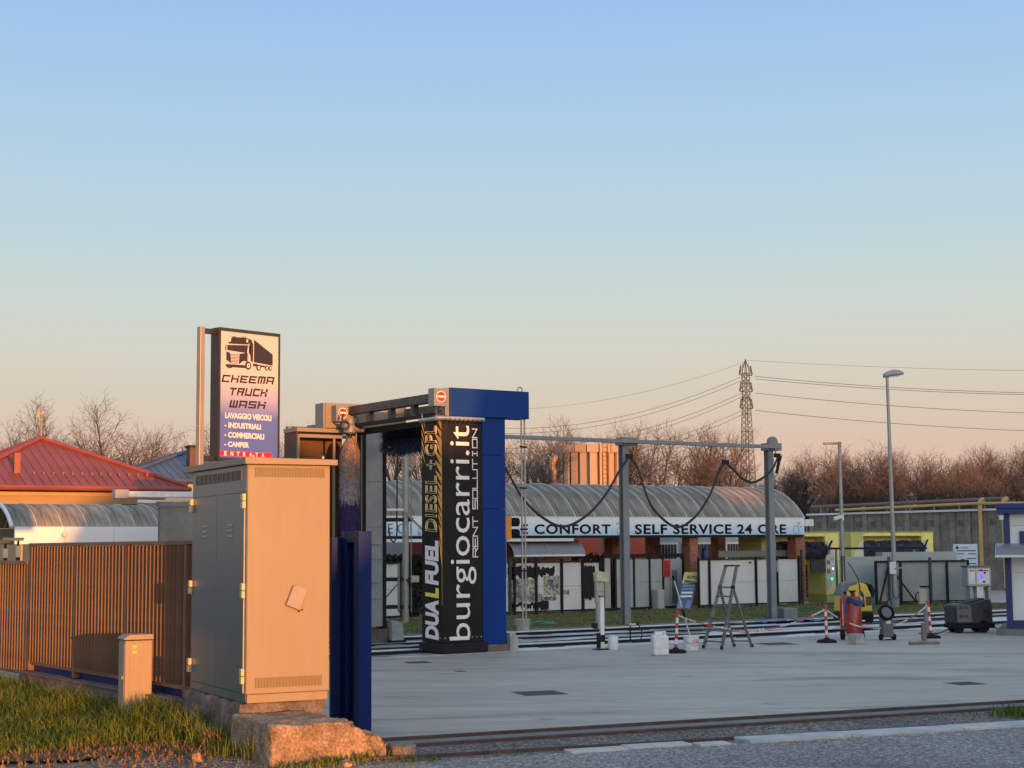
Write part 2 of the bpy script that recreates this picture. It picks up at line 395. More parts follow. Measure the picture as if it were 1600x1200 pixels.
# ------------------------------------------------------------ ground
def gmat(name, c1, c2, big, fine_scale, fine_amt, rough, bump, bsc, stains=0.0, stretch=(1, 1, 1), wet=None, specks=0, rotz=0, spec=.35):
    m = bpy.data.materials.new(name); m.use_nodes = True; nt = m.node_tree; b = nt.nodes['Principled BSDF']
    L = nt.links.new
    tc = nod(nt, 'ShaderNodeTexCoord'); mp = nod(nt, 'ShaderNodeMapping'); mp.inputs['Scale'].default_value = stretch
    mp.inputs['Rotation'].default_value = (0, 0, R(rotz)); L(tc.outputs['Object'], mp.inputs[0])
    n1 = nod(nt, 'ShaderNodeTexNoise'); n1.inputs['Scale'].default_value = big; n1.inputs['Detail'].default_value = 9; n1.inputs['Roughness'].default_value = .65
    L(mp.outputs[0], n1.inputs['Vector'])
    r1 = nod(nt, 'ShaderNodeValToRGB'); r1.color_ramp.elements[0].position = .32; r1.color_ramp.elements[1].position = .68
    r1.color_ramp.elements[0].color = (*c1, 1); r1.color_ramp.elements[1].color = (*c2, 1); L(n1.outputs[0], r1.inputs[0])
    n2 = nod(nt, 'ShaderNodeTexNoise'); n2.inputs['Scale'].default_value = fine_scale; n2.inputs['Detail'].default_value = 4
    L(tc.outputs['Object'], n2.inputs['Vector'])
    mr = nod(nt, 'ShaderNodeMapRange'); mr.inputs[1].default_value = .28; mr.inputs[2].default_value = .72
    mr.inputs[3].default_value = 1 - fine_amt; mr.inputs[4].default_value = 1 + fine_amt; L(n2.outputs[0], mr.inputs[0])
    sc = nod(nt, 'ShaderNodeVectorMath', operation='SCALE'); L(r1.outputs[0], sc.inputs[0]); L(mr.outputs[0], sc.inputs['Scale'])
    out = sc.outputs[0]
    if stains:
        n3 = nod(nt, 'ShaderNodeTexNoise'); n3.inputs['Scale'].default_value = .55; n3.inputs['Detail'].default_value = 7; n3.inputs['Distortion'].default_value = 1.2
        m3 = nod(nt, 'ShaderNodeMapping'); m3.inputs['Scale'].default_value = (.35, 1.1, 1); m3.inputs['Rotation'].default_value = (0, 0, R(-WA))
        L(tc.outputs['Object'], m3.inputs[0]); L(m3.outputs[0], n3.inputs['Vector'])
        r3 = nod(nt, 'ShaderNodeMapRange'); r3.inputs[1].default_value = .56; r3.inputs[2].default_value = .70
        r3.inputs[3].default_value = 1; r3.inputs[4].default_value = 1 - stains; L(n3.outputs[0], r3.inputs[0])
        s3 = nod(nt, 'ShaderNodeVectorMath', operation='SCALE'); L(out, s3.inputs[0]); L(r3.outputs[0], s3.inputs['Scale']); out = s3.outputs[0]
    if stains and name == 'yard_concrete':
        n5 = nod(nt, 'ShaderNodeTexNoise'); n5.inputs['Scale'].default_value = 2.6; n5.inputs['Detail'].default_value = 8; n5.inputs['Roughness'].default_value = .7; n5.inputs['Distortion'].default_value = .6
        m5 = nod(nt, 'ShaderNodeMapping'); m5.inputs['Scale'].default_value = (.30, 1.0, 1); m5.inputs['Rotation'].default_value = (0, 0, R(-18)); L(tc.outputs['Object'], m5.inputs[0]); L(m5.outputs[0], n5.inputs['Vector'])
        r5 = nod(nt, 'ShaderNodeMapRange'); r5.inputs[1].default_value = .30; r5.inputs[2].default_value = .72; r5.inputs[3].default_value = .80; r5.inputs[4].default_value = 1.12; L(n5.outputs[0], r5.inputs[0])
        s5 = nod(nt, 'ShaderNodeVectorMath', operation='SCALE'); L(out, s5.inputs[0]); L(r5.outputs[0], s5.inputs['Scale']); out = s5.outputs[0]
        vo5 = nod(nt, 'ShaderNodeTexVoronoi'); vo5.inputs['Scale'].default_value = .9; vo5.inputs['Randomness'].default_value = 1.0
        nv = nod(nt, 'ShaderNodeTexNoise'); nv.inputs['Scale'].default_value = 5.0; L(tc.outputs['Object'], nv.inputs['Vector'])
        av = nod(nt, 'ShaderNodeMixRGB'); av.inputs[0].default_value = .12; L(tc.outputs['Object'], av.inputs[1]); L(nv.outputs['Color'], av.inputs[2])
        L(av.outputs[0], vo5.inputs['Vector'])
        r6 = nod(nt, 'ShaderNodeMapRange'); r6.inputs[1].default_value = .03; r6.inputs[2].default_value = .17; r6.inputs[3].default_value = .66; r6.inputs[4].default_value = 1.0; L(vo5.outputs['Distance'], r6.inputs[0])
        s6 = nod(nt, 'ShaderNodeVectorMath', operation='SCALE'); L(out, s6.inputs[0]); L(r6.outputs[0], s6.inputs['Scale']); out = s6.outputs[0]
    if specks:
        vo = nod(nt, 'ShaderNodeTexVoronoi'); vo.inputs['Scale'].default_value = specks; L(tc.outputs['Object'], vo.inputs['Vector'])
        sp = nod(nt, 'ShaderNodeSeparateXYZ'); L(vo.outputs['Color'], sp.inputs[0])
        r4 = nod(nt, 'ShaderNodeMapRange'); r4.inputs[1].default_value = .55; r4.inputs[2].default_value = 1.0
        r4.inputs[3].default_value = .75; r4.inputs[4].default_value = 2.1; L(sp.outputs[0], r4.inputs[0])
        s4 = nod(nt, 'ShaderNodeVectorMath', operation='SCALE'); L(out, s4.inputs[0]); L(r4.outputs[0], s4.inputs['Scale']); out = s4.outputs[0]
    L(out, b.inputs['Base Color']); b.inputs['Roughness'].default_value = rough; b.inputs['Specular IOR Level'].default_value = spec
    if wet:
        nw = nod(nt, 'ShaderNodeTexNoise'); nw.inputs['Scale'].default_value = wet[0]; nw.inputs['Detail'].default_value = 6
        mw = nod(nt, 'ShaderNodeMapping'); mw.inputs['Scale'].default_value = (.45, 1.5, 1)
        L(tc.outputs['Object'], mw.inputs[0]); L(mw.outputs[0], nw.inputs['Vector'])
        rw = nod(nt, 'ShaderNodeMapRange'); rw.inputs[1].default_value = wet[1]; rw.inputs[2].default_value = wet[2]
        rw.inputs[3].default_value = wet[3]; rw.inputs[4].default_value = rough; L(nw.outputs[0], rw.inputs[0]); L(rw.outputs[0], b.inputs['Roughness'])
        b.inputs['Specular IOR Level'].default_value = .7
    bn = nod(nt, 'ShaderNodeTexNoise'); bn.inputs['Scale'].default_value = bsc; bn.inputs['Detail'].default_value = 5; L(tc.outputs['Object'], bn.inputs['Vector'])
    bp = nod(nt, 'ShaderNodeBump'); bp.inputs['Strength'].default_value = bump; bp.inputs['Distance'].default_value = .02
    L(bn.outputs[0], bp.inputs['Height']); L(bp.outputs[0], b.inputs['Normal'])
    return m
MT['earth'] = gmat('field_earth', (.10, .09, .05), (.16, .13, .07), .3, 6, .3, 1.0, .5, 3)
MT['yard'] = gmat('yard_concrete', (.355, .30, .245), (.50, .425, .345), .22, 38, .10, .62, .25, 26, stains=.42, stretch=(.6, 1.3, 1), rotz=-WA)
MT['road'] = gmat('road_asphalt', (.21, .19, .175), (.29, .265, .24), .5, 60, .35, .85, .9, 55, specks=42, stains=.2)
MT['apron'] = gmat('gravelly_asphalt', (.13, .11, .10), (.22, .19, .17), .8, 50, .4, .9, 1.0, 45, specks=34)
MT['wet'] = gmat('wet_wash_floor', (.42, .41, .40), (.74, .72, .70), .45, 20, .12, .42, .05, 6, wet=(.8, .40, .62, .10), stretch=(.5, 1.8, 1))
MT['soil'] = gmat('verge_soil', (.07, .05, .032), (.15, .10, .06), 1.2, 22, .35, 1.0, .9, 20)
MT['lawn'] = gmat('lawn_turf', (.075, .08, .025), (.14, .135, .05), 1.2, 30, .4, 1.0, .9, 30)
MT['grate2'] = MT['grate']

def sheet(name, pts, z, m):
    return struct(MB().add([(p[0], p[1], z) for p in pts], [tuple(range(len(pts)))]).build(name, m))
sheet('ground', [(-1500, -400), (1500, -400), (1500, 3000), (-1500, 3000)], -.030, 'earth')
Ta, Tb = g(600, 1160), g(1600, 1099)              # gate track across the yard entrance
td = (Tb - Ta); td.z = 0; td.normalize(); tn = Vector((-td.y, td.x, 0))
TL, TR = Ta - td * 1.2, Ta + td * 60
FA = Vector((-3.51, 18.15, 0)); FD = Vector((-.58, .815, 0)).normalized()     # slatted fence line
FN = Vector((-FD.y, FD.x, 0)); FN = FN if FN.y < 0 else -FN                   # toward the viewer
sheet('yard', [TL, TR, TR + tn * 60, Vector((-60, 130, 0)), FA + FD * 60, FA - FD * 1.9], 0.0, 'yard')
Ka, Kb = g(1060, 1165), g(1600, 1133)             # kerb strip near the road
kd = (Kb - Ka); kd.z = 0; kd.normalize(); kn = Vector((-kd.y, kd.x, 0))
sheet('apron', [TL - td * 9, TR, TR - tn * 6, TL - td * 9 - tn * 6], -.012, 'apron')
sheet('road', [Ka - kd * 70, Ka + kd * 70, Ka + kd * 70 - kn * 45, Ka - kd * 70 - kn * 45], -.006, 'road')
Vf = [g(-260, 1195), g(0, 1190), g(120, 1188), g(220, 1172), g(330, 1160)]
sheet('verge', [*Vf, FA - FD * 1.2, FA + FD * 9, FA + FD * 9 + FN * 12], .004, 'soil')
# wash floor in the frame of the rails
WO = g(805, 1013)
wash_floor = B(-9, -.75, -.01, 30, 5.6, .006).build('wash_floor', 'wet', None); struct(wash_floor)
wash_floor.location = (WO.x, WO.y, 0); wash_floor.rotation_euler = (0, 0, R(WA))
def WL(p):                                        # world -> rail frame
    d = Vector(p) - WO; return d.dot(w), d.dot(wp)
lawn_y0, lawn_y1 = 5.25, 11.95
lw = B(-14, lawn_y0, -.02, 24.5, lawn_y1, .04)
lawn = struct(lw.build('lawn', 'lawn')); lawn.location = (WO.x, WO.y, 0); lawn.rotation_euler = (0, 0, R(WA))
lk = MB(); lk.box(-14, lawn_y0 - .10, -.02, 24.6, lawn_y0 - .002, .035)
t = tag(lk.build('lawn_kerb', 'concgrey', bevel=.01), 'low concrete kerb along the near edge of the lawn behind the wash rails', 'kerb', None, (WO.x, WO.y, 0), WA)

# gate track and kerb
def strip(a, d, n, l0, l1, o0, o1, z0, z1, name, m, bev=0):
    mb = MB(); a = Vector((a.x, a.y, 0))
    P = lambda l, o, z: a + d * l + n * o + Vector((0, 0, z))
    vs = [P(l0, o0, z0), P(l1, o0, z0), P(l1, o1, z0), P(l0, o1, z0), P(l0, o0, z1), P(l1, o0, z1), P(l1, o1, z1), P(l0, o1, z1)]
    mb.add(vs, [(0, 3, 2, 1), (4, 5, 6, 7), (0, 1, 5, 4), (1, 2, 6, 5), (2, 3, 7, 6), (3, 0, 4, 7)])
    return mb
t = thing('gate_track', 'rusty sliding gate rail set in a concrete strip across the yard entrance', 'gate track')
strip(Ta, td, tn, -.6, 40, -.34, -.03, -.04, .012, 'bed', 'concgrey').build('concrete_bed', 'concgrey', t)
strip(Ta, td, tn, -.6, 40, -.02, .03, -.04, .045, 'rail', 'track').build('rail', 'track', t)
strip(Ta, td, tn, -.6, 40, .04, .12, -.04, .006, 'groove', 'mud').build('groove', 'mud', t)
strip(Ta, td, tn, -.6, 40, -.42, -.345, -.04, .02, 'edge', 'kerb').build('edge_strip', 'track', t)
t = thing('kerb', 'pale stone kerb strip laid flush between the road and the yard entrance', 'kerb')
random.seed(3); l = .75
while l < 22:
    L_ = random.uniform(1.1, 1.6)
    strip(Ka, kd, kn, l, l + L_ - .012, -.12, .22 + random.uniform(-.01, .01), -.04, .026 + random.uniform(-.004, .008), 'k', 'kerb').build('kerb_stone', 'kerb', t, bevel=.008); l += L_
l = -1.2
for L_, o0, o1 in ((.62, -.08, .12), (.70, -.02, .20), (.35, -.14, .05)):
    strip(Ka, kd, kn, l, l + L_, o0, o1, -.04, .012 + .006 * random.random(), 'k', 'kerb').build('broken_stone', 'kerb', t, bevel=.01); l += L_ + .03
t = tag(strip(Ka, kd, kn, -3.2, 22, .25, .29, -.03, .022, 'r', 'track').build('buried_rail', 'track'), 'thin dark steel rail buried beside the pale kerb strip', 'rail')
# loose gravel
def pebbles(name, seed, n, fn, r0, r1, m):
    rnd = random.Random(seed); mb = MB()
    for _ in range(n):
        p = fn(rnd); r = r0 + (r1 - r0) * rnd.random() ** 3
        vs = []
        for (x, y, z) in ((1, 0, 0), (-1, 0, 0), (0, 1, 0), (0, -1, 0), (0, 0, 1), (0, 0, -1)):
            vs.append((p.x + x * r * rnd.uniform(.6, 1.2), p.y + y * r * rnd.uniform(.6, 1.2), p.z + z * r * rnd.uniform(.4, .8) + r * .2))
        mb.add(vs, [(0, 2, 4), (2, 1, 4), (1, 3, 4), (3, 0, 4), (2, 0, 5), (1, 2, 5), (3, 1, 5), (0, 3, 5)])
    return stuff(mb.build(name, m))
MT['peb'] = mat('gravel_stone', (.19, .16, .14), rough=.95, var=.5, scale=6, spec=.2)
def pf1(r):
    u = r.uniform(150, 640); v = r.uniform(1163, 1215); p = g(u, v); p.z = -.008; return p
def pf2(r):
    u = r.uniform(560, 1650); k = Ta + td * ((u - 600) / 1000 * 8.4); p = Vector((k.x, k.y, 0)) - tn * (.45 + abs(r.gauss(0, .55))); p.z = -.010; return p
def pf3(r):
    p = g(r.uniform(-30, 1640), r.uniform(1150, 1215)); p.z = -.005; return p
pebbles('gravel', 1, 7000, pf1, .004, .020, 'peb')
pebbles('gravel', 2, 2600, pf2, .005, .02, 'peb')
pebbles('gravel', 4, 1500, pf3, .004, .016, 'peb')
# manhole covers in the yard
for i, (u, v, wd, lb) in enumerate(((843, 1083, .62, 'square iron drain grate in the middle of the empty yard'), (1508, 1068, .45, 'iron drain cover in the yard toward the kiosk'),
                                    (652, 1035, .42, 'small iron cover in the yard before the banner portal'), (719, 1049, .16, 'tiny round drain cap in the yard near the portal'),
                                    (1214, 1006, .7, 'iron cover in the yard between ladder and chain post'))):
    p = g(u, v); t = thing('drain_cover', lb, 'drain cover', (p.x, p.y, 0), 20, 'iron covers set in the yard')
    mb = MB(); mb.box(-wd / 2, -wd / 2, -.01, wd / 2, wd / 2, .003); mb.build('frame', 'grate', t)
    mb = MB()
    for k in range(7): mb.box(-wd / 2 + .04, -wd / 2 + .04 + k * (wd - .08) / 7, .003, wd / 2 - .04, -wd / 2 + .03 + (k + .6) * (wd - .08) / 7, .008)
    mb.build('grid', 'grate', t)

# ------------------------------------------------------------ big roadside cabinet
CP = Vector((-2.68, 16.2, 0)); CR = 27.5
cab = thing('electrical_cabinet', 'tall beige roadside electrical cabinet standing on a rough concrete plinth', 'electrical cabinet', CP, CR)
cw, cl, cz0, cz1 = .885, 1.92, .45, 2.84
B(0, 0, cz0 + .09, cw, cl, cz1).build('body', 'cab', cab, bevel=.008)
B(.012, .012, cz0, cw - .012, cl - .012, cz0 + .088).build('skirt', 'cab', cab, bevel=.006)
mb = MB(); mb.add([(-.05, -.07, cz1 + .002), (cw + .06, -.07, cz1 + .002), (cw + .06, cl + .22, cz1 + .002), (-.05, cl + .22, cz1 + .002),
                   (-.05, -.07, cz1 + .07), (cw + .06, -.07, cz1 + .06), (cw + .06, cl + .22, cz1 + .06), (-.05, cl + .22, cz1 + .07), (.2, .4, cz1 + .085), (.7, .4, cz1 + .085), (.7, 1.4, cz1 + .085), (.2, 1.4, cz1 + .085)],
                  [(0, 3, 2, 1), (0, 1, 5, 4), (1, 2, 6, 5), (2, 3, 7, 6), (3, 0, 4, 7), (4, 5, 9, 8), (5, 6, 10, 9), (6, 7, 11, 10), (7, 4, 8, 11), (8, 9, 10, 11)])
rf = mb.build('roof', 'cabroof', cab, bevel=.005)
for bx in (.05, .80): MB().lathe([(.014, 0), (.014, .02), (.008, .03)], 8, (bx, -.02, cz1 + .07)).build('bolt', 'alum', rf)
def vent_panel(nm, x0, x1, z0, z1, n):
    mb = MB()
    for k in range(n):
        x = x0 + (x1 - x0) * k / (n - 1)
        mb.prism([(x - .0045, -.010), (x + .0035, -.001), (x - .0045, -.001)], z0, z1, 'z')
    p = B(x0 - .012, -.0012, z0 - .012, x1 + .012, .001, z1 + .012).build(nm, 'cab', cab)
    stuff(mb.build('louvre', 'cab', p)); return p
vent_panel('vent', .08, .82, cz1 - .125, cz1 - .03, 46)
vent_panel('vent', .10, .80, cz0 + .15, cz0 + .25, 46)
# doors on the long side facing the fence
def door(y0, y1, nm):
    d = B(-.016, y0, cz0 + .10, .002, y1, cz1 - .29).build(nm, 'cabshade', cab, bevel=.004)
    for k in range(3):
        mb = MB(); ym = (y0 + y1) / 2
        mb.prism([(-.024, cz1 - .62 - k * .055), (-.016, cz1 - .595 - k * .055), (-.016, cz1 - .625 - k * .055)], ym - .08, ym + .08, 'y')
        mb.build('louvre', 'cabshade', d, bevel=0)
    return d
dn = door(.055, .985, 'door'); df = door(.991, 1.865, 'door')
B(-.010, 1.81, cz0 + .02, .0, 1.91, cz1 - .285).build('corner_post', 'cabshade', cab)
B(-.010, .004, cz1 - .28, .0, 1.91, cz1 - .004).build('header', 'cabshade', cab)
B(-.008, .002, cz0 + .02, .0, .050, cz1 - .285).build('jamb', 'cabshade', cab)
B(-.008, .052, cz0 + .01, .0, 1.808, cz0 + .095).build('sill', 'cabshade', cab)
vd = B(-.014, .14, cz1 - .15, -.010, 1.76, cz1 - .05).build('door_vent', 'vent', cab)
for k in range(11): MB().box(-.022, .14 + k * .161, cz1 - .15, -.0145, .152 + k * .161, cz1 - .05).build('bar', 'cabshade', vd)
for dd, y in ((dn, .030), (df, 1.885)):
    for z in (cz1 - .37, cz1 - 1.27, cz0 + .27):
        mb = MB(); mb.box(-.055, y - .035, z - .075, -.017, y + .035, z - .003); mb.box(-.055, y - .035, z + .003, -.017, y + .035, z + .075)
        mb.build('hinge', 'hinge', dd, bevel=.006)
MB().tube([(-.012, .052, cz0 + .1), (-.012, .052, cz1 - .29)], .010, 6).build('hinge_rod', 'hinge', dn)
# small hinged cover on the lit side
cv = MB(); cv.prism([(-.08, -.12), (.08, -.12), (.08, .09), (.05, .115), (-.05, .115), (-.08, .09)], -.045, -.001, 'y')
cvo = cv.build('lock_cover', 'boxgrp', cab, bevel=.008); cvo.location = (.52, 0, 1.50); cvo.rotation_euler = (0, R(22), 0)
mb = MB(); mb.prism(disc((.0, 0), .012, 8), -.012, -.001, 'y'); mb.prism(disc((.035, .012), .009, 8), -.01, -.001, 'y')
o = mb.build('bolt', 'dark', cab); o.location = (.55, 0, 1.355)

# plinth and the broken concrete step before it
def rough_block(x0, y0, z0, x1, y1, z1, seed, amp, step=.045, ragged=0.0):
    """a concrete block with worn, irregular faces"""
    rnd = random.Random(seed); bm = bmesh.new()
    nx, ny, nz = max(2, int((x1 - x0) / step)), max(2, int((y1 - y0) / step)), max(2, int((z1 - z0) / step))
    bmesh.ops.create_cube(bm, size=1)
    me = bpy.data.meshes.new('t'); bm.free(); bm = bmesh.new(); vd_ = {}
    def V(i, j, k):
        if (i, j, k) not in vd_: vd_[(i, j, k)] = bm.verts.new((x0 + (x1 - x0) * i / nx, y0 + (y1 - y0) * j / ny, z0 + (z1 - z0) * k / nz))
        return vd_[(i, j, k)]
    for i in range(nx):
        for j in range(ny):
            bm.faces.new((V(i, j, 0), V(i, j + 1, 0), V(i + 1, j + 1, 0), V(i + 1, j, 0))); bm.faces.new((V(i, j, nz), V(i + 1, j, nz), V(i + 1, j + 1, nz), V(i, j + 1, nz)))
    for i in range(nx):
        for k in range(nz):
            bm.faces.new((V(i, 0, k), V(i + 1, 0, k), V(i + 1, 0, k + 1), V(i, 0, k + 1))); bm.faces.new((V(i, ny, k), V(i, ny, k + 1), V(i + 1, ny, k + 1), V(i + 1, ny, k)))
    for j in range(ny):
        for k in range(nz):
            bm.faces.new((V(0, j, k), V(0, j, k + 1), V(0, j + 1, k + 1), V(0, j + 1, k))); bm.faces.new((V(nx, j, k), V(nx, j + 1, k), V(nx, j + 1, k + 1), V(nx, j, k + 1)))
    from mathutils import noise
    for key, v in vd_.items():
        c = v.co.copy(); q = c * 5.0 + Vector((seed, 0, 0))
        n = Vector((noise.noise(q), noise.noise(q + Vector((9, 0, 0))), noise.noise(q + Vector((0, 9, 0)))))
        f = noise.noise(c * 17 + Vector((seed, 3, 0)))
        v.co = c + n * amp + Vector((f, f, f)) * amp * .4
        edge = (key[0] in (0, nx)) + (key[1] in (0, ny)) + (key[2] == nz)
        if edge >= 2 and key[2] > 0:
            m_ = Vector(((x0 + x1) / 2, (y0 + y1) / 2, (z0 + z1) / 2)); v.co += (m_ - v.co) * (.018 + .03 * max(0, noise.noise(c * 8)))
        if ragged and key[2] > 0:
            fx = (c.x - x0) / (x1 - x0)
            if fx > .55:
                k_ = (fx - .55) / .45
                v.co.z -= (c.z - z0) * k_ * ragged * (.55 + .6 * noise.noise(Vector((c.x * 5, c.y * 3, seed)))); 
    bm.to_mesh(me); bm.free(); return me
def rough_obj(name, parent, m, *a, **k):
    me = rough_block(*a, **k); me.name = name; me.materials.append(MT[m]); o = bpy.data.objects.new(name, me); COL.objects.link(o)
    me.polygons.foreach_set('use_smooth', [True] * len(me.polygons)); me.set_sharp_from_angle(angle=R(35)); o.parent = parent; return o
rough_obj('plinth', cab, 'concdark', -.06, .02, -.05, cw - .02, cl + .08, cz0, 5, .018)
stp = thing('concrete_step', 'broken pale concrete block step before the roadside cabinet, its right end crumbling', 'concrete step', CP, CR)
rough_obj('block', stp, 'conc', -.17, -1.27, -.06, .62, -.02, .36, 8, .022, step=.028)
rough_obj('broken_end', stp, 'conc', .60, -1.24, -.06, .80, -.15, .31, 12, .065, step=.03, ragged=.55)
rough_obj('lump', stp, 'conc', .79, -1.22, -.06, .98, -.8, .22, 21, .075, ragged=.5)
for (x, y, sx, sz, lb, sd_) in ((1.18, -1.16, .18, .10, 'rounded lump of broken concrete lying beside the crumbling step', 31), (.42, -1.62, .10, .05, 'flat stone chip on the gravel in front of the concrete step', 32),
                                (-.65, -.55, .09, .06, 'pale stone on the gravel left of the concrete step', 33)):
    o = rough_obj('stone', None, 'conc', -sx / 2, -sx / 2, -.03, sx / 2, sx / 2, sz, sd_, .05, step=.03)
    p = CP + Matrix.Rotation(R(CR), 3, 'Z') @ Vector((x, y, 0)); tag(o, lb, 'stone', 'loose stones around the concrete step', p, 15)
o = MB().lathe([(.06, 0), (.075, .03), (.075, .11), (.05, .15), (.01, .165)], 14).build('pipe_cap', 'whitepl', None, True)
tag(o, 'pale rounded pipe cap at the far foot of the cabinet plinth', 'pipe cap', None, g(288, 1110, .0) + Vector((0, 0, .12)))
MB().tube([(0, 0, -.13), (0, 0, .002)], .045, 10).build('pipe', 'dark', o)

# ------------------------------------------------------------ small meter cabinet in the grass
SP = at(194, 1112, 18.85); SP.z = 0
sc_ = thing('meter_cabinet', 'small weathered grey meter cabinet with sloping lid standing in the grass', 'meter cabinet', SP, CR)
B(0, 0, -.05, .32, .29, .93).build('body', 'boxgrp', sc_, bevel=.008)
mb = MB(); mb.prism([(-.02, .94), (.33, .94), (.33, 1.0), (.05, 1.0), (-.02, .955)], -.02, .31, 'y'); mb.build('lid', 'boxgrp', sc_, bevel=.006)
B(-.008, .02, .10, -.001, .27, .90).build('door', 'boxgrp', sc_, bevel=.003)
MB().prism(disc((.06, .5), .03, 12), -.03, -.008, 'x').build('lock', 'steel', sc_)
B(.050, -.008, .10, .305, -.001, .905).build('panel', 'boxgrp', sc_, bevel=.003)
for z in (.86, .80): B(.085, -.011, z - .018, .135, -.0085, z + .016).build('sticker', 'machyel', sc_)

# ------------------------------------------------------------ slatted fence on a low wall
FR = math.degrees(math.atan2(-FD.y, -FD.x))           # local x runs toward the viewer, local -y faces the verge
fen = thing('slatted_fence', 'tall dark slatted metal fence on a low brown wall behind the meter cabinet', 'fence', FA, FR)
FT = 2.09
slat_me = None
def slat_mesh(z0, z1, name):
    d = .11; a = R(2)
    c, s = math.cos(a), math.sin(a)
    mb = MB(); th = .007
    # a louvre blade with a returned front lip
    P = lambda along, off: (along * s + off * c, along * c - off * s)
    poly = [P(-d / 2, -th / 2), P(d / 2, -th / 2), P(d / 2, th / 2), P(-d / 2, th / 2)]
    poly = [(x, y) for x, y in poly]
    mb.prism(poly, z0, z1, 'z'); return mb.build(name, 'fenceblue', fen)
post_s = [2.0, .35, -1.42] 
posts = [-5.65, -3.87, -2.12, -.35, 1.42]
for s in posts:
    p = MB(); p.box(s - .035, -.05, .30, s + .035, .03, FT - .03); p.build('post', 'fenceblue', fen)
    B(s - .06, -.06, .305, s + .06, .06, .318).build('base_plate', 'dark', fen)
first = True
for i in range(len(posts) - 1):
    a, b = posts[i] + .035, posts[i + 1] - .035; n = 15
    B(a, -.035, .40, b, .015, .445).build('bottom_rail', 'fenceblue', fen)
    for k in range(n):
        x = a + (b - a) * (k + .5) / n
        if first: o = slat_mesh(.447, FT - .05, 'slat'); first = False; base = o
        else: o = dup(base)
        o.location = (x, -.005, 0)
B(posts[0], .03, .306, posts[-1], .04, .43).build('kick_plate', 'navy', fen)
B(posts[0] - .04, -.06, FT - .045, posts[-1] + .04, .06, FT - .002).build('top_rail', 'fenceblue', fen, bevel=.004)
wl = rough_obj('low_wall', fen, 'concdark', posts[0] - .1, -.16, -.2, 1.5, .16, .295, 44, .006, step=.09)
B(posts[0] - .12, -.19, .292, 1.52, .19, .305).build('coping', 'concdark', fen)
# lower section further along
fe2 = thing('slatted_fence', 'lower slatted metal fence section at the far left beyond the low wall', 'fence', FA, FR)
for s in (-5.78, -8.2): B(s - .035, -.05, -.02, s + .035, .03, FT - .27).build('post', 'fenceblue', fe2)
B(-8.2, -.06, FT - .30, -5.75, .05, FT - .25).build('top_rail', 'fenceblue', fe2)
B(-8.2, -.035, .24, -5.75, .015, .285).build('bottom_rail', 'fenceblue', fe2)
for k in range(20):
    x = -8.1 + k * .118
    if k == 0:
        base2 = slat_mesh(.287, FT - .302, 'slat'); base2.parent = fe2; o = base2
    else: o = dup(base2)
    o.location = (x, -.005, 0)
B(-8.2, -.1, -.1, -5.76, .1, .20).build('kerb', 'concblk', fe2)

# ------------------------------------------------------------ blue sliding gate posts
GP = Vector((-1.677, 17.4, 0)); GPR = 24.0
gp = thing('gate_post', 'glossy dark blue steel gate post pair beside the beige cabinet', 'gate post', GP, GPR)
gz = 2.17
B(0, 0, -.03, .154, .155, gz).build('post', 'navy', gp, bevel=.006)
B(0, .44, -.03, .16, .60, gz - .002).build('post', 'navy', gp, bevel=.006)
B(.003, .157, gz - .12, .151, .438, gz - .004).build('top_plate', 'navy', gp)
B(.06, .157, .10, .10, .438, gz - .122).build('guide', 'navy', gp)
B(-.10, .62, .02, .20, .70, gz - .06).build('gate_stop', 'navy', gp, bevel=.004)

# ------------------------------------------------------------ roadside light box sign
SG = at(340, 700, 19.0); SG.z = 0
sg_dir = 47.0
sgn = thing('roadside_sign', 'truck wash light box sign on a pale steel pole above the beige cabinet', 'sign', SG, sg_dir)
sw = .925; z1, z0 = zat(340, 511, 19.0), zat(340, 719, 19.0)
for q in (): pass
B(0, 0, z0, sw, .16, z1).build('box', 'signframe', sgn, bevel=.006)
m = bpy.data.materials.new('sign_gradient_print'); m.use_nodes = True; nt = m.node_tree; bb = nt.nodes['Principled BSDF']; bb.inputs['Roughness'].default_value = .35
tc = nod(nt, 'ShaderNodeTexCoord'); sp = nod(nt, 'ShaderNodeSeparateXYZ'); nt.links.new(tc.outputs['Object'], sp.inputs[0])
mr = nod(nt, 'ShaderNodeMapRange'); mr.inputs[1].default_value = z0; mr.inputs[2].default_value = z1; nt.links.new(sp.outputs['Z'], mr.inputs[0])
cr = nod(nt, 'ShaderNodeValToRGB'); nt.links.new(mr.outputs[0], cr.inputs[0]); nt.links.new(cr.outputs[0], bb.inputs['Base Color'])
e = cr.color_ramp.elements; e[0].position = .0; e[0].color = (.08,.12,.42,1); e[1].position = .62; e[1].color = (.52, .50, .48, 1)
x = e.new(.33); x.color = (.10,.15,.45,1); x = e.new(.47); x.color = (.36,.34,.52,1)
MT['signprint'] = m
fx0, fx1, fz0, fz1 = .025, sw - .025, z0 + .035, z1 - .04
face = B(fx0, -.004, fz0, fx1, -.0005, fz1).build('face', 'signprint', sgn)
def SX(x): return fx0 + (x - 240) / 445 * (fx1 - fx0)
def SZ(x, y):
    top = 120 + (x - 240) / 445 * 30; bot = 1088
    return fz1 - (y - top) / (bot - top) * (fz1 - fz0)
def spoly(pl, m, nm, d=.0055, parent=None):
    mb = MB(); mb.prism([(SX(a), SZ(a, b)) for a, b in pl], -d, -.0041, 'y'); return mb.build(nm, m, parent or face)
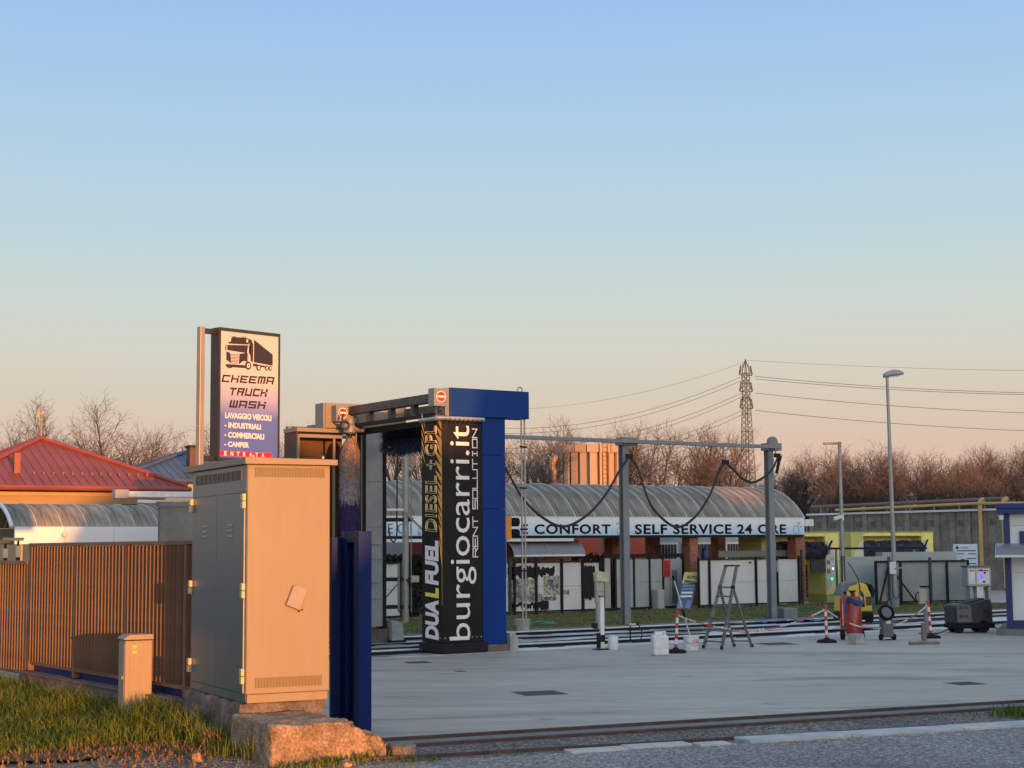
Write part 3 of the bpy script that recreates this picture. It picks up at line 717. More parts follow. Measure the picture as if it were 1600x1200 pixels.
truck = [
 [(305, 180), (335, 165), (440, 168), (458, 180), (452, 218), (298, 218)], [(290, 228), (448, 224), (440, 285), (290, 268)],
 [(283, 278), (312, 288), (322, 372), (300, 352), (284, 345)], [(384, 292), (445, 282), (445, 352), (415, 345), (378, 372)],
 [(280, 375), (420, 378), (432, 392), (425, 400), (330, 398), (322, 405), (300, 405), (280, 392)],
 [(452, 172), (475, 182), (487, 215), (487, 350), (470, 345), (466, 300), (454, 280), (458, 220)],
 [(494, 178), (641, 288), (641, 372), (494, 352)], [(485, 362), (520, 365), (520, 385), (488, 382)], [(545, 372), (580, 376), (580, 388), (548, 388)]]
for pl in truck: spoly(pl, 'signblk', 'truck_print')
for (cx_, cy_, r) in ((449, 380, 29), (530, 392, 22), (594, 392, 18), (622, 394, 17)):
    spoly([(cx_ + r * .82 * math.cos(2 * math.pi * k / 18), cy_ + r * 1.1 * math.sin(2 * math.pi * k / 18)) for k in range(18)], 'signblk', 'truck_print', .0062)
    spoly([(cx_ + 2 + r * .40 * math.cos(2 * math.pi * k / 14), cy_ + r * .6 * math.sin(2 * math.pi * k / 14)) for k in range(14)], 'bannerW', 'wheel_print', .0072)
    spoly([(cx_ + 3 + r * .16 * math.cos(2 * math.pi * k / 10), cy_ + r * .24 * math.sin(2 * math.pi * k / 10)) for k in range(10)], 'signblk', 'wheel_print', .0080)
for k in range(7):
    y = 297 + k * 11; spoly([(312 + k * 2, y), (383 - k * 1.5, y), (382 - k * 1.5, y + 4), (313 + k * 2, y + 4)], 'signblk', 'grille_print')
for xx in (322, 334, 346, 398, 410, 422): spoly([(xx, 158), (xx + 7, 158), (xx + 7, 166), (xx, 166)], 'signblk', 'lamp_print')
spoly([(276, 230), (283, 230), (284, 268), (276, 266)], 'signblk', 'mirror_print'); spoly([(454, 228), (468, 230), (468, 275), (456, 276)], 'signblk', 'mirror_print')
spoly([(304, 182), (318, 178), (314, 200), (306, 206)], 'bannerW', 'lamp_print', .0068); spoly([(436, 178), (448, 180), (444, 205), (434, 198)], 'bannerW', 'lamp_print', .0068)
# block lettering
T_ = .23
GL = {'C': [(0, 0, 1, T_), (0, 0, T_, 1), (0, 1 - T_, 1, 1)], 'H': [(0, 0, T_, 1), (1 - T_, 0, 1, .62), (0, .40, 1, .62), (1 - T_, .72, 1, 1)],
      'E': [(0, 0, 1, T_), (0, 0, T_, 1), (0, 1 - T_, 1, 1), (0, .39, .86, .61)], 'M': [(0, 0, T_, 1), (.39, 0, .61, 1), (1 - T_, 0, 1, 1), (0, 1 - T_, 1, 1)],
      'A': [(0, 0, T_, 1), (1 - T_, 0, 1, 1), (0, 1 - T_, 1, 1), (0, .30, 1, .50)], 'T': [(0, 1 - T_, 1, 1), (.38, 0, .62, 1)],
      'R': [(0, 0, T_, 1), (0, 1 - T_, 1, 1), (1 - T_, .58, 1, 1), (0, .40, 1, .60), (.66, 0, .92, .40)], 'U': [(0, 0, T_, 1), (1 - T_, 0, 1, 1), (0, 0, 1, T_)],
      'K': [(0, 0, T_, 1), (.22, .40, .72, .60), (.68, 0, .95, .44), (.70, .58, .98, 1)], 'W': [(0, 0, T_, 1), (.39, 0, .61, 1), (1 - T_, 0, 1, 1), (0, 0, 1, T_)],
      'S': [(0, 1 - T_, 1, 1), (0, .40, T_, 1), (0, .40, 1, .61), (1 - T_, 0, 1, .61), (0, 0, 1, T_)]}
def blockword(word, x0, x1, y0, y1):
    n = len(word); ww = (x1 - x0) / n
    for i, ch in enumerate(word):
        mb = MB(); d = -.0050 - .0002 * (i % 2)
        for k, (a, b, c, d2) in enumerate(GL[ch]):
            P = lambda xx, yy: (SX(x0 + ww * i + ww * .84 * xx + 13 * yy), SZ(x0 + ww * i, y1 + (y0 - y1) * yy))
            mb.prism([P(a, b), P(c, b), P(c, d2), P(a, d2)], -.0055 - .00025 * k, -.0041, 'y')
        mb.build('letter', 'signblk', face)
blockword('CHEEMA', 248, 656, 456, 514); blockword('TRUCK', 303, 604, 552, 612); blockword('WASH', 306, 592, 648, 706)
def stext(body, xa, xb, ya, yb, m='bannerW', **kw):
    xm = (xa + xb) / 2
    return fit_text(body, SX(xa), SX(xb), SZ(xm, yb), SZ(xm, ya), -.0085, m, face, **kw)
stext('LAVAGGIO VEICOLI', 277, 632, 748, 793, offset=.035); stext('INDUSTRIALI', 303, 551, 822, 864, offset=.035)
stext('COMMERCIALI', 301, 576, 894, 938, offset=.035); stext('CAMPER', 301, 460, 966, 1006, offset=.035)
for y in (845, 917, 990): spoly([(275, y - 3), (288, y - 3), (288, y + 5), (275, y + 5)], 'bannerW', 'dash_print', .007)
spoly([(240, 1036), (605, 1040), (605, 1028), (655, 1056), (605, 1086), (605, 1076), (240, 1074)], 'signred', 'arrow', .0065)
for k_, ch in enumerate('ENTRATA'): stext(ch, 273 + k_ * 47.5, 293 + k_ * 47.5, 1040 + k_ * .5, 1072 + k_ * .5, offset=.03)
fr = MB()
for (a, b, c, d) in ((0, z0, sw, fz0), (0, fz1, sw, z1)): fr.box(a, -.012, b, c, -.0002, d)
for (a, c) in ((0, fx0), (fx1, sw)): fr.box(a, -.012, fz0, c, -.0002, fz1)
fr.build('frame', 'signframe', sgn)
pz1 = zat(315, 512, 19.0)
pole_x = -.155
pm = MB().box(pole_x - .066, .06, -.02, pole_x + .0, .135, pz1); po = pm.build('pole', 'polec', sgn, bevel=.006)
for z in (z0 + .02, z1 - .05): B(pole_x + .001, .07, z - .03, -.001, .12, z + .03).build('bracket', 'signframe', sgn)

# ------------------------------------------------------------ grass
def grass(name, seed, n, fn, hfn, m, wd=.009):
    rnd = random.Random(seed); mb = MB(); V, F_ = mb.v, mb.f
    for _ in range(n):
        p = fn(rnd)
        if p is None: continue
        h = hfn(rnd, p); a = rnd.uniform(0, 6.283); lean = rnd.gauss(0, .5) * h; la = rnd.uniform(0, 6.283)
        dx, dy = math.cos(a) * wd * rnd.uniform(.6, 1.3), math.sin(a) * wd * rnd.uniform(.6, 1.3); lx, ly = math.cos(la) * lean, math.sin(la) * lean
        o = len(V); b = (p.x, p.y, p.z - .01)
        V += [(b[0] - dx, b[1] - dy, b[2]), (b[0] + dx, b[1] + dy, b[2]), (b[0] - dx * .8 + lx * .35, b[1] - dy * .8 + ly * .35, b[2] + h * .55),
              (b[0] + dx * .8 + lx * .35, b[1] + dy * .8 + ly * .35, b[2] + h * .55), (b[0] + lx, b[1] + ly, b[2] + h * rnd.uniform(.8, 1))]
        F_ += [(o, o + 1, o + 3, o + 2), (o + 2, o + 3, o + 4)]; mb.m += [0, 0]
    return stuff(mb.build(name, m))
def blade_mat(nm, c1, c2, sc):
    m = mat(nm, c1, rough=.7, col2=c2, var=0, scale=sc, spec=.2, fine=.35, bscale=30); b = m.node_tree.nodes['Principled BSDF']
    return m
MT['blade'] = blade_mat('green_grass_blade', (.048, .080, .008), (.18, .205, .032), 2.2)
MT['straw'] = blade_mat('dry_grass_blade', (.13, .08, .035), (.26, .17, .08), 3)
MT['turf'] = blade_mat('lawn_grass_blade', (.095, .105, .028), (.19, .185, .06), 1.3)
from mathutils import noise as _n
def vlocal(p): d = p - FA; return d.dot(FD), d.dot(FN)
def verge_pt(r):
    s = r.uniform(-1.1, 8.5); o = r.uniform(.16, 3.6)
    p = FA + FD * s + FN * o; p.z = .004
    # keep off the road edge and out of the cabinet and plinth
    q = Matrix.Rotation(R(-CR), 3, 'Z') @ (p - CP)
    if -.2 < q.x < 1.05 and -1.4 < q.y < 1.95: return None
    if q.x > -.1 and q.y < 2: return None
    q2 = Matrix.Rotation(R(-CR), 3, 'Z') @ (p - SP)
    if -.02 < q2.x < .34 and -.02 < q2.y < .31: return None
    dn_ = _n.noise(Vector((p.x * 1.6, p.y * 1.6, 0)))
    edge = (p.y - 15.05) + .16 * (p.x + 4)
    if edge < .25 + .5 * dn_ : return None
    if edge < 1.3 and r.random() > .35 + .5 * edge / 1.3 + .3 * dn_: return None
    return p
def vh(r, p):
    s, o = vlocal(p); k = max(.25, 1 - o / 2.9)
    k *= .75 + .55 * _n.noise(Vector((p.x * 1.1, p.y * 1.1, 5)))
    return (.07 + .30 * k) * r.uniform(.4, 1.25)
grass('verge_grass', 11, 30000, verge_pt, vh, 'blade', .0075)
grass('dry_grass', 12, 7500, verge_pt, lambda r, p: vh(r, p) * .7, 'straw', .006)
def litter_pt(r):
    p = g(r.uniform(-20, 330), 1150 + abs(r.gauss(0, 18))); p.z = .006; return p
grass('dry_grass', 13, 5200, litter_pt, lambda r, p: r.uniform(.02, .07), 'straw', .010)
def tuft(cu, cv_, sp_, n, hh, seed, m, lb=None):
    c = g(cu, cv_)
    def f(r):
        return Vector((c.x + r.gauss(0, sp_), c.y + r.gauss(0, sp_ * .7), 0))
    return grass('grass_tuft', seed, n, f, lambda r, p: hh * r.uniform(.4, 1.1), m, .007)
for i, (u, v, s_, n, h) in enumerate(((408, 1185, .10, 160, .28), (360, 1178, .14, 120, .2), (520, 1193, .12, 180, .10), (560, 1186, .10, 140, .12), (470, 1197, .2, 150, .07), (330, 1168, .16, 200, .32),
                                      (300, 1155, .14, 220, .42), (650, 1188, .16, 120, .05), (1610, 1118, .25, 400, .16))):
    tuft(u, v, s_, n, h, 50 + i, 'blade' if i != 6 else 'blade')
tuft(345, 1172, .16, 60, .3, 71, 'straw')
def lawn_pt(r):
    if r.random() < .3: return None
    x = r.uniform(-8, 24.3); y = r.uniform(lawn_y0 + .02, lawn_y1 - .1); p = WO + w * x + wp * y; p.z = .04; return p
grass('lawn_grass', 14, 44000, lawn_pt, lambda r, p: r.uniform(.02, .06) * (1 + .8 * _n.noise(Vector((p.x, p.y, 0)))), 'turf', .016)

# ------------------------------------------------------------ truck wash portal
def xo(u, v, O, y=0.0, ang=WA):
    """local x, and height, where the sight line through a pixel meets the vertical plane `y` of a frame at O"""
    a = Vector((math.cos(R(ang)), math.sin(R(ang)), 0)); n = Vector((-a.y, a.x, 0))
    d = ray(u, v); P0 = Vector((O[0], O[1], 0)) + n * y
    t = (P0 - Vector((CAM.x, CAM.y, 0))).dot(n) / Vector((d.x, d.y, 0)).dot(n)
    p = CAM + d * t; return (p - P0).dot(a), p.z
PC = Vector((-1.32, 30.0, 0))
por = thing('truck_wash_portal', 'tall blue and grey drive-through truck wash portal with upright brush', 'truck wash portal', PC, WA)
# near leg
nl = B(-.03, -.04, .02, .98, .82, .20).build('base_frame', 'dark', por, bevel=.01)
for x in (.02, .75): MB().lathe([(.11, -.05), (.11, .05)], 14, (0, 0, 0), 0, Matrix.Translation((x + .1, .3, .11)) @ Matrix.Rotation(R(90), 4, 'X')).build('wheel', 'steel', nl)
B(.06, .06, .20, .90, .74, 4.44).build('inner_frame', 'dark', por)
for a, b in ((.14, 2.70), (2.706, 3.73), (3.736, 4.452)):
    B(.955, .10, a, 1.49, .72, b).build('blue_panel', 'blue', por, bevel=.006)
B(.905, .12, .14, .953, .66, 4.45).build('channel', 'navy', por)
B(.95, .02, 0, 1.50, .74, .137).build('concrete_foot', 'concdark', por, bevel=.01)
mb = MB(); mb.prism([(1.52, 0), (1.70, 0), (1.72, .22), (1.64, .34), (1.52, .34)], .02, .38, 'y'); mb.build('concrete_block', 'concblk', por, bevel=.015)
sb = B(.20, .03, 4.456, 2.01, .42, 4.99).build('blue_panel', 'blue', por, bevel=.006)
B(.11, .06, 4.452, .198, .44, 4.985).build('beam_end', 'greysteel', por, bevel=.006)
MB().tube(smooth_path([(1.86, .2, 4.98), (1.86, .2, 5.06), (1.91, .2, 5.09), (1.96, .2, 5.06), (1.96, .2, 4.98)], 3), .012, 6).build('lifting_eye', 'steel', por, True)
for x, yy in ((1.87, .10), (2.0, .18)):
    h = MB().tube([(x, yy, .5), (x, yy, 4.456)], .017, 6).build('spray_pipe', 'steel', por)
    for z in (1.5, 2.3, 3.1, 3.9): MB().box(x - .03, yy - .03, z, x + .03, yy + .03, z + .03).build('nozzle', 'dark', h)
# banner: two faces folded round the leg, gently rippled cloth
def cloth(nm, x0, x1, z0, z1, fn, m, nx=10, nz=40):
    mb = MB(); vs = []
    for i in range(nx + 1):
        for k in range(nz + 1): vs.append(fn(x0 + (x1 - x0) * i / nx, z0 + (z1 - z0) * k / nz))
    mb.add(vs, [(i * (nz + 1) + k, (i + 1) * (nz + 1) + k, (i + 1) * (nz + 1) + k + 1, i * (nz + 1) + k + 1) for i in range(nx) for k in range(nz)])
    return mb.build(nm, m, por, True)
zb0, zb1 = .21, 4.36
def rip(a, z): return .006 * math.sin((a * 9 + z * 4.0)) + .004 * math.sin(a * 23 - z * 7)
bf = cloth('banner', 0, .885, zb0, zb1, lambda x, z: (x, .010 + rip(x, z) * min(1, x * 6, (.885 - x) * 6), z), 'banner')
bs = cloth('banner', 0, .75, zb0, zb1, lambda y, z: (.008 + rip(y + 3, z) * min(1, y * 6, (.75 - y) * 6), .012 + y, z), 'banner')
yF = -.006
def zb(v): return 2 + (853.9 - v) * 30.2 / 2500
fit_text_up('burgiocarri.it', zb(998.5), zb(666), .745, .148, yF, 'bannerW', bf, offset=.0)
def techno(word, z0_, z1_, x_top, x_bot, th, m, parent, y):
    """wide angular outline lettering running upward"""
    GLY = {'R': [[(0, 0), (0, 1), (1, 1), (1, .5), (0, .5)], [(.55, .5), (1, 0)]], 'E': [[(1, 0), (0, 0), (0, 1), (1, 1)], [(0, .5), (.9, .5)]], 'N': [[(0, 0), (0, 1), (1, 0), (1, 1)]],
           'T': [[(0, 1), (1, 1)], [(.5, 1), (.5, 0)]], 'S': [[(0, 0), (1, 0), (1, .5), (0, .5), (0, 1), (1, 1)]], 'O': [[(0, 0), (1, 0), (1, 1), (0, 1), (0, 0)]],
           'L': [[(0, 1), (0, 0), (1, 0)]], 'U': [[(0, 1), (0, 0), (1, 0), (1, 1)]], 'I': [[(.5, 0), (.5, 1)], [(.25, 1), (.75, 1)], [(.25, 0), (.75, 0)]]}
    n = len(word); ww = (z1_ - z0_) / n
    for i, ch in enumerate(word):
        if ch == ' ': continue
        mb = MB(); q = 0
        for pl in GLY[ch]:
            for a, b in zip(pl[:-1], pl[1:]):
                P = lambda c: (x_bot + (x_top - x_bot) * c[1], z0_ + ww * i + ww * .84 * c[0])
                A, B_ = Vector(P(a)), Vector(P(b)); d = (B_ - A).normalized(); nrm = Vector((-d.y, d.x)) * th / 2; A = A - d * th / 2; B_ = B_ + d * th / 2
                mb.prism([tuple(A + nrm), tuple(B_ + nrm), tuple(B_ - nrm), tuple(A - nrm)], y - .0006 * q, y + .003, 'y'); q += 1
        mb.build('letter', m, parent)
techno('RENT', zb(871), zb(806), .672, .775, .019, 'bannerW', bf, yF)
techno('SOLUTION', zb(796), zb(668), .672, .775, .019, 'bannerW', bf, yF)
# side face: x fixed, face toward -x; lettering runs upward with its top toward the far edge (+y)
xS = -.006
def side_text(body, v0, v1, m, y_foot, y_top, outl=0.0, **kw):
    return fit_text_up(body, zb(v0), zb(v1), y_foot, y_top, 0, m, bs, right=(0, 0, 1), up=(0, 1, 0), origin=(xS, y_foot, zb(v0)), outline=outl, **kw)
side_text('DUA', 998, 937, 'bannerW', .13, .62, offset=.05, shear=.12)
side_text('L', 934, 918, 'bannerY', .13, .62, offset=.05, shear=.12)
side_text('FUEL', 914, 845, 'bannerW', .13, .62, offset=.05, shear=.12)
side_text('DIESEL', 832, 744, 'bannerC', .19, .60, outl=.015, shear=.1)
side_text('+', 734, 719, 'bannerC', .25, .55, outl=.014)
side_text('GPL', 713, 666, 'bannerC', .19, .60, outl=.018, shear=.1)
mb = MB(); rnd = random.Random(5)
for k in range(16):                                   # torn tiger-stripe print along the fold
    z = 1.62 + k * .17
    wd = .06 + .15 * min(1, k / 9) + rnd.uniform(-.02, .02); y0 = .015
    mb.add([(xS + .001 - .0002 * k, y0, z), (xS + .001 - .0002 * k, y0, z + .155 + rnd.uniform(-.02, .03)), (xS + .001 - .0002 * k, y0 + wd, z + .32 + rnd.uniform(-.05, .05)), (xS + .001 - .0002 * k, y0 + wd * .9, z + .24)], [(0, 1, 2, 3)])
mb.add([(xS, .002, .9), (xS, .002, 3.98), (xS, .014, 3.98), (xS, .014, .9)], [(0, 1, 2, 3)])
for k in range(5): 
    z = 3.55 + k * .17; mb.add([(xS - .001, .60, z), (xS - .001, .64, z + .12), (xS - .001, .74, z + .34), (xS - .001, .74, z + .24)], [(0, 1, 2, 3)])
mb.build('stripe_print', 'bannerO', bs)
tb = MB().tube([(-.16, -.02, 4.40), (.92, -.02, 4.40)], .045, 10).build('banner_rail', 'alum', por, True)
MB().tube([(-.02, .0, 4.40), (-.02, .78, 4.40)], .045, 10).build('banner_rail', 'alum', por, True)
for k in range(9):
    x = .05 + k * .10
    MB().tube([(x, -.005, 4.31), (x, -.07, 4.38), (x, -.03, 4.452), (x, .03, 4.40), (x, 0, 4.31)], .008, 4).build('lacing', 'dark', tb)
    MB().lathe([(.018, 0), (.014, .008)], 8, (0, 0, 0), 0, Matrix.Translation((x, .002, .30)) @ Matrix.Rotation(R(90), 4, 'X')).build('eyelet', 'alum', bf)
for k in range(4):
    MB().lathe([(.018, 0), (.014, .008)], 8, (0, 0, 0), 0, Matrix.Translation((.0, .1 + k * .17, .30)) @ Matrix.Rotation(R(-90), 4, 'Y')).build('eyelet', 'alum', bs)
# cross beams to the far leg
FY = 3.9
for x, z in ((.20, 4.84), (1.55, 4.84)): B(x - .09, .45, z - .09, x + .09, FY + .1, z + .08).build('cross_beam', 'beamrust', por, bevel=.006)
B(.02, .45, 4.46, .12, FY, 4.53).build('cross_beam', 'dark', por)
B(.30, .45, 4.33, .42, FY, 4.45).build('cross_beam', 'dark', por)
for y in (1.3, 2.2, 3.1):
    B(.14, y, 4.53, .26, y + .12, 4.75).build('strut', 'beamrust', por)
# far leg
fl = B(.52, FY, .34, .93, FY + .36, 4.45).build('far_column', 'steel', por, bevel=.006)
for z in (3.35, 2.4, 1.72, .9): B(.50, FY - .008, z, .95, FY - .001, z + .02).build('seam', 'greysteel', fl)
for z in (2.05, 1.25): B(.62, FY - .05, z, .86, FY - .001, z + .26).build('hatch', 'steel', fl, bevel=.004)
B(.935, FY - .04, .3, .985, FY + .3, 4.45).build('guide_strip', 'dark', por); B(.20, FY + .02, .05, .50, FY + .3, 4.45).build('dark_guard', 'dark', por)
for x in (.27, .40): MB().tube([(x, FY - .02, .3), (x, FY - .02, 4.44)], .018, 6).build('guide_rod', 'greysteel', por)
B(.35, FY - .05, .0, 1.15, FY + .5, .30).build('base_frame', 'concdark', por, bevel=.01)
mb = MB(); mb.prism([(1.05, 0.05), (1.34, .05), (1.32, .42), (1.12, .46), (1.05, .46)], FY - .16, FY + .2, 'y'); mb.build('concrete_block', 'concblk', por, bevel=.012)
B(1.0, FY - .12, .0, 1.42, FY + .4, .06).build('block_base', 'dark', por)
B(-.42, FY + .02, 4.455, 1.5, FY + .42, 4.98).build('far_beam', 'cab', por, bevel=.006)
B(-.47, FY + .04, 4.45, -.422, FY + .40, 4.975).build('beam_end', 'greysteel', por)
# splash guard cabinet beside the far leg
sg2 = B(-1.05, FY + .55, .2, .24, FY + .60, 4.42).build('splash_guard', 'leathbrown', por)
B(-1.08, FY + .02, .2, -1.05, FY + .6, 4.42).build('side_sheet', 'leathbrown', sg2); B(-1.10, FY - .02, 4.36, .25, FY + .6, 4.44).build('cover', 'cab', sg2)
for x in (-1.06, -.245, .22): B(x - .022, FY - .03, .2, x + .022, FY + .016, 4.30).build('frame_post', 'cab', sg2)
B(-1.04, FY - .026, 4.24, .20, FY + .012, 4.31).build('frame_rail', 'cab', sg2)
# upright brush
def bristles(nm, m, rings, parent, seed, n, curl=.05, lens=.3, c=(0, 0)):
    rnd = random.Random(seed); mb = MB()
    for _ in range(n):
        z = rnd.uniform(*rings); a = rnd.uniform(0, 6.283); r0 = .03; r1 = rnd.uniform(.17, .225)
        ca, sa = math.cos(a), math.sin(a); wd = .010; dx, dy = -sa * wd, ca * wd; L_ = lens * rnd.uniform(.8, 1.15)
        pts = [(r0, 0), (r1 * .62, -.10), (r1, -max(.28, L_ * .5)), (r1 * rnd.uniform(.93, 1.03), -max(.32, L_))]
        vs = []
        for r, dz in pts: vs += [(c[0] + r * ca - dx, c[1] + r * sa - dy, z + dz), (c[0] + r * ca + dx, c[1] + r * sa + dy, z + dz)]
        mb.add(vs, [(0, 1, 3, 2), (2, 3, 5, 4), (4, 5, 7, 6)])
    return stuff(mb.build(nm, m, parent))
bc = (-.04, FY - .32)
bsh = MB().tube([(bc[0], bc[1], .25), (bc[0], bc[1], 4.42)], .05, 10).build('brush_shaft', 'dark', por, True)
bristles('bristles', 'brushbrown', (3.85, 4.26), bsh, 1, 1300, lens=.60, c=bc)
bristles('bristles', 'brushgrey', (3.30, 3.80), bsh, 2, 1300, lens=.48, c=bc)
bristles('bristles', 'brushblue', (.65, 3.25), bsh, 3, 3600, lens=.42, c=bc)
gm = MB().lathe([(.08, 0), (.13, .03), (.13, .16), (.09, .2), (.09, .30)], 14, (bc[0], bc[1], 4.32)).build('brush_motor', 'greysteel', por, True)
MB().tube([(bc[0] - .18, bc[1] - .05, 4.5), (bc[0] + .22, bc[1] - .05, 4.42)], .075, 10).build('gear_motor', 'greysteel', gm, True)
MB().tube([(bc[0] + .18, bc[1] - .1, 4.46), (bc[0] + .26, bc[1] - .1, 4.45)], .10, 12).build('motor_cap', 'cab', gm, True)
MB().tube(smooth_path([(bc[0] - .2, bc[1] - .1, 4.72), (bc[0] - .24, bc[1] - .12, 4.58), (bc[0] - .1, bc[1] - .14, 4.52), (bc[0] - .12, bc[1] - .1, 4.4)], 4), .02, 5).build('hose', 'cable', gm, True)
MB().tube(smooth_path([(bc[0] + .0, bc[1] - .1, 4.74), (bc[0] + .12, bc[1] - .14, 4.6), (bc[0] + .05, bc[1] - .12, 4.5)], 4), .018, 5).build('hose', 'cable', gm, True)
# overhead brush
hb = MB().tube([(.75, 1.0, 4.22), (.75, 3.4, 4.22)], .05, 10).build('roof_brush', 'dark', por, True)
rnd = random.Random(8); mb = MB()
for _ in range(4200):
    y = rnd.uniform(1.0, 3.4); a = rnd.uniform(0, 6.283); r = rnd.uniform(.26, .33); dr = -.10 * rnd.random()
    ca, sa = math.cos(a), math.sin(a); e = (.75 + r * ca, y + rnd.uniform(-.05, .05), 4.22 + r * sa + dr)
    mb.add([(.75, y - .008, 4.22), (.75, y + .008, 4.22), (e[0], e[1] + .008, e[2]), (e[0], e[1] - .008, e[2])], [(0, 1, 2, 3)])
stuff(mb.build('bristles', 'brushblk', hb))
# no-entry roundels on control boxes
for x, y, z in ((-.02, -.03, 4.80), (-.12, FY - .20, 4.76)):
    bx_ = B(x - .17, y, z - .18, x + .11, y + .22, z + .16).build('control_box', 'greysteel', por, bevel=.006)
    mb = MB(); mb.prism(disc((x - .02, z), .105), y - .006, y - .001, 'y'); ro = mb.build('roundel', 'bannerW', bx_)
    mb = MB(); mb.prism(disc((x - .02, z), .092), y - .010, y - .0065, 'y'); mb.build('roundel_print', 'red', ro)
    mb = MB(); mb.box(x - .095, y - .013, z - .018, x + .055, y - .0105, z + .018); mb.build('bar_print', 'bannerW', ro)
MB().tube(smooth_path([(-.05, .05, 4.6), (-.02, .1, 4.5), (.05, .12, 4.56), (.08, .15, 4.44)], 4), .018, 5).build('hose', 'cable', por, True)

# wash rails on the ground
for nm_, yy, lb in (('near', .05, 'black steel guide rail of the truck wash nearest the yard'), ('far', 3.80, 'black steel guide rail of the truck wash along the lawn')):
    t = thing('wash_rail', lb, 'rail', (WO.x, WO.y, 0), WA, 'rails of the truck wash')
    B(-8.5, yy - .04, .0, 29, yy + .04, .055).build('rail', 'dark', t)
    B(-8.5, yy - .015, .056, 29, yy + .015, .066).build('rail_head', 'alum', t)
    B(-8.5, yy - .12, -.01, 29, yy - .045, .011).build('rail_slot', 'mud', t)
    B(-8.5, yy + .55, -.01, 29, yy + .60, .045).build('cable_channel', 'white', t)
    base = None
    for k in range(30):
        if base is None: o = base = B(-.30, -.20, .0, .30, -.125, .016).build('rail_clamp', 'dark', t)
        else: o = dup(base)
        o.location = (-8.2 + k * 1.25 + (k % 3) * .16, yy - (k % 2) * .12, 0)
t = thing('trough', 'dark drainage slot running between the two truck wash rails', 'drain', (WO.x, WO.y, 0), WA)
B(-8.5, 2.27, -.01, 29, 2.42, .010).build('slot', 'mud', t); B(-8.5, 2.43, 0, 29, 2.47, .04).build('slot_edge', 'dark', t)
for k in range(13): B(-8.2 + k * 2.9 + (k % 3) * .3, 2.19, .011, -7.0 + k * 2.9, 2.425, .016).build('cover', 'skin', t)
random.seed(2)
for k in range(2):
    a = [(-3 + k * 10 + i * 1.5, 1.1 + k * .9 + random.uniform(-.2, .2), .025) for i in range(7)]
    o = MB().tube(smooth_path(a, 5), .017, 5).build('floor_hose', 'cable', None, True)
    tag(o, ('thin black hose snaking on the wet floor near the banner portal', 'thin black hose on the wet floor behind the white canister', 'thin black hose on the wet floor behind the step ladder', 'thin black hose on the wet floor behind the red tank')[k], 'hose', 'hoses on the wet floor', (WO.x, WO.y, 0), WA)

# hose stand seen through the portal
O2 = g(634, 975); O2.z = 0
t = thing('hose_stand', 'grey pole with side arms and hoses seen through the portal', 'hose stand', O2, 10)
ph = zat(634, 690, O2.y)
MB().tube([(0, 0, 0), (0, 0, ph)], .085, 12).build('pole', 'steel', t, True)
MB().tube([(.14, -.05, .3), (.14, -.05, ph)], .016, 6).build('spray_pipe', 'greysteel', t)
MB().tube([(-.19, -.05, .3), (-.19, -.05, zat(634, 880, O2.y))], .03, 8).build('side_pipe', 'greysteel', t)
for v in (812, 905, 948):
    z = zat(634, v, O2.y); B(-.55, -.06, z - .05, .2, .06, z + .05).build('arm', 'dark', t)
z1_, z2_ = zat(634, 905, O2.y), zat(634, 948, O2.y)
MB().bar((-.1, 0, z1_), (-.55, 0, z2_ + .2), .03).build('brace', 'dark', t); MB().bar((0, -.1, z1_), (.65, -.3, z2_ - .1), .03).build('brace', 'dark', t)
B(.12, -.14, z1_ - .09, .34, .06, z1_ + .09).build('valve', 'steel', t, bevel=.02)
MB().bar((-.45, -.08, zat(634, 775, O2.y)), (.5, -.08, zat(634, 832, O2.y)), .05).build('brace', 'greysteel', t)
MB().tube(smooth_path([(-.22, -.1, ph - .2), (-.24, -.1, 2.9), (-.24, -.1, 2.35), (-.32, -.1, 2.12), (-.42, -.1, 2.25), (-.45, -.1, 2.5)], 5), .022, 6).build('hose', 'cable', t, True)
mb = MB(); mb.box(-.5, -.12, zat(634, 797, O2.y) - .03, -.05, .0, zat(634, 797, O2.y) + .04); mb.build('lamp', 'whitepl', t, bevel=.02)

# overhead festoon rail on two posts
FP = g(978, 978); FP.z = 0
fes = thing('cable_rail', 'grey overhead cable rail on steel posts with looping black cable', 'cable rail', FP, WA)
x2, _z = xo(1207, 970, FP); bz = xo(978, 690, FP)[1]
for nm_, x in (('post', 0), ('post', x2), ('post', -8.6)):
    h = MB(); h.box(x - .09, -.09, 0, x + .09, -.07, bz - .1); h.box(x - .09, .07, 0, x + .09, .09, bz - .1); h.box(x - .015, -.07, 0, x + .015, .07, bz - .1)
    pst = h.build(nm_, 'greysteel', fes)
    B(x - .2, -.2, 0, x + .2, .2, .02).build('foot_plate', 'dark', pst)
    B(x - .13, -.16, bz - .10, x + .34, .16, bz + .10).build('head', 'greysteel', pst, bevel=.008)
B(-9.4, -.30, bz - .055, x2 + .15, -.165, bz + .035).build('beam', 'greysteel', fes, bevel=.006)
MB().lathe([(.16, -.05), (.16, .05)], 14, (0, 0, 0), 0, Matrix.Translation((x2 + .1, -.05, bz + .12)) @ Matrix.Rotation(R(90), 4, 'X')).build('pulley', 'greysteel', fes)
def fp(u, v, y=-.34):
    x, z = xo(u, v, FP, y); return (x, y, z)
loops = [[(770, 700), (792, 735), (815, 775), (845, 806), (880, 822), (915, 806), (945, 774), (968, 735), (983, 713)],
         [(983, 713), (996, 730), (1012, 778), (1030, 805), (1058, 823), (1085, 808), (1108, 775), (1124, 735), (1133, 721)],
         [(1133, 721), (1148, 735), (1160, 747), (1175, 753), (1192, 746), (1207, 732), (1216, 712)]]
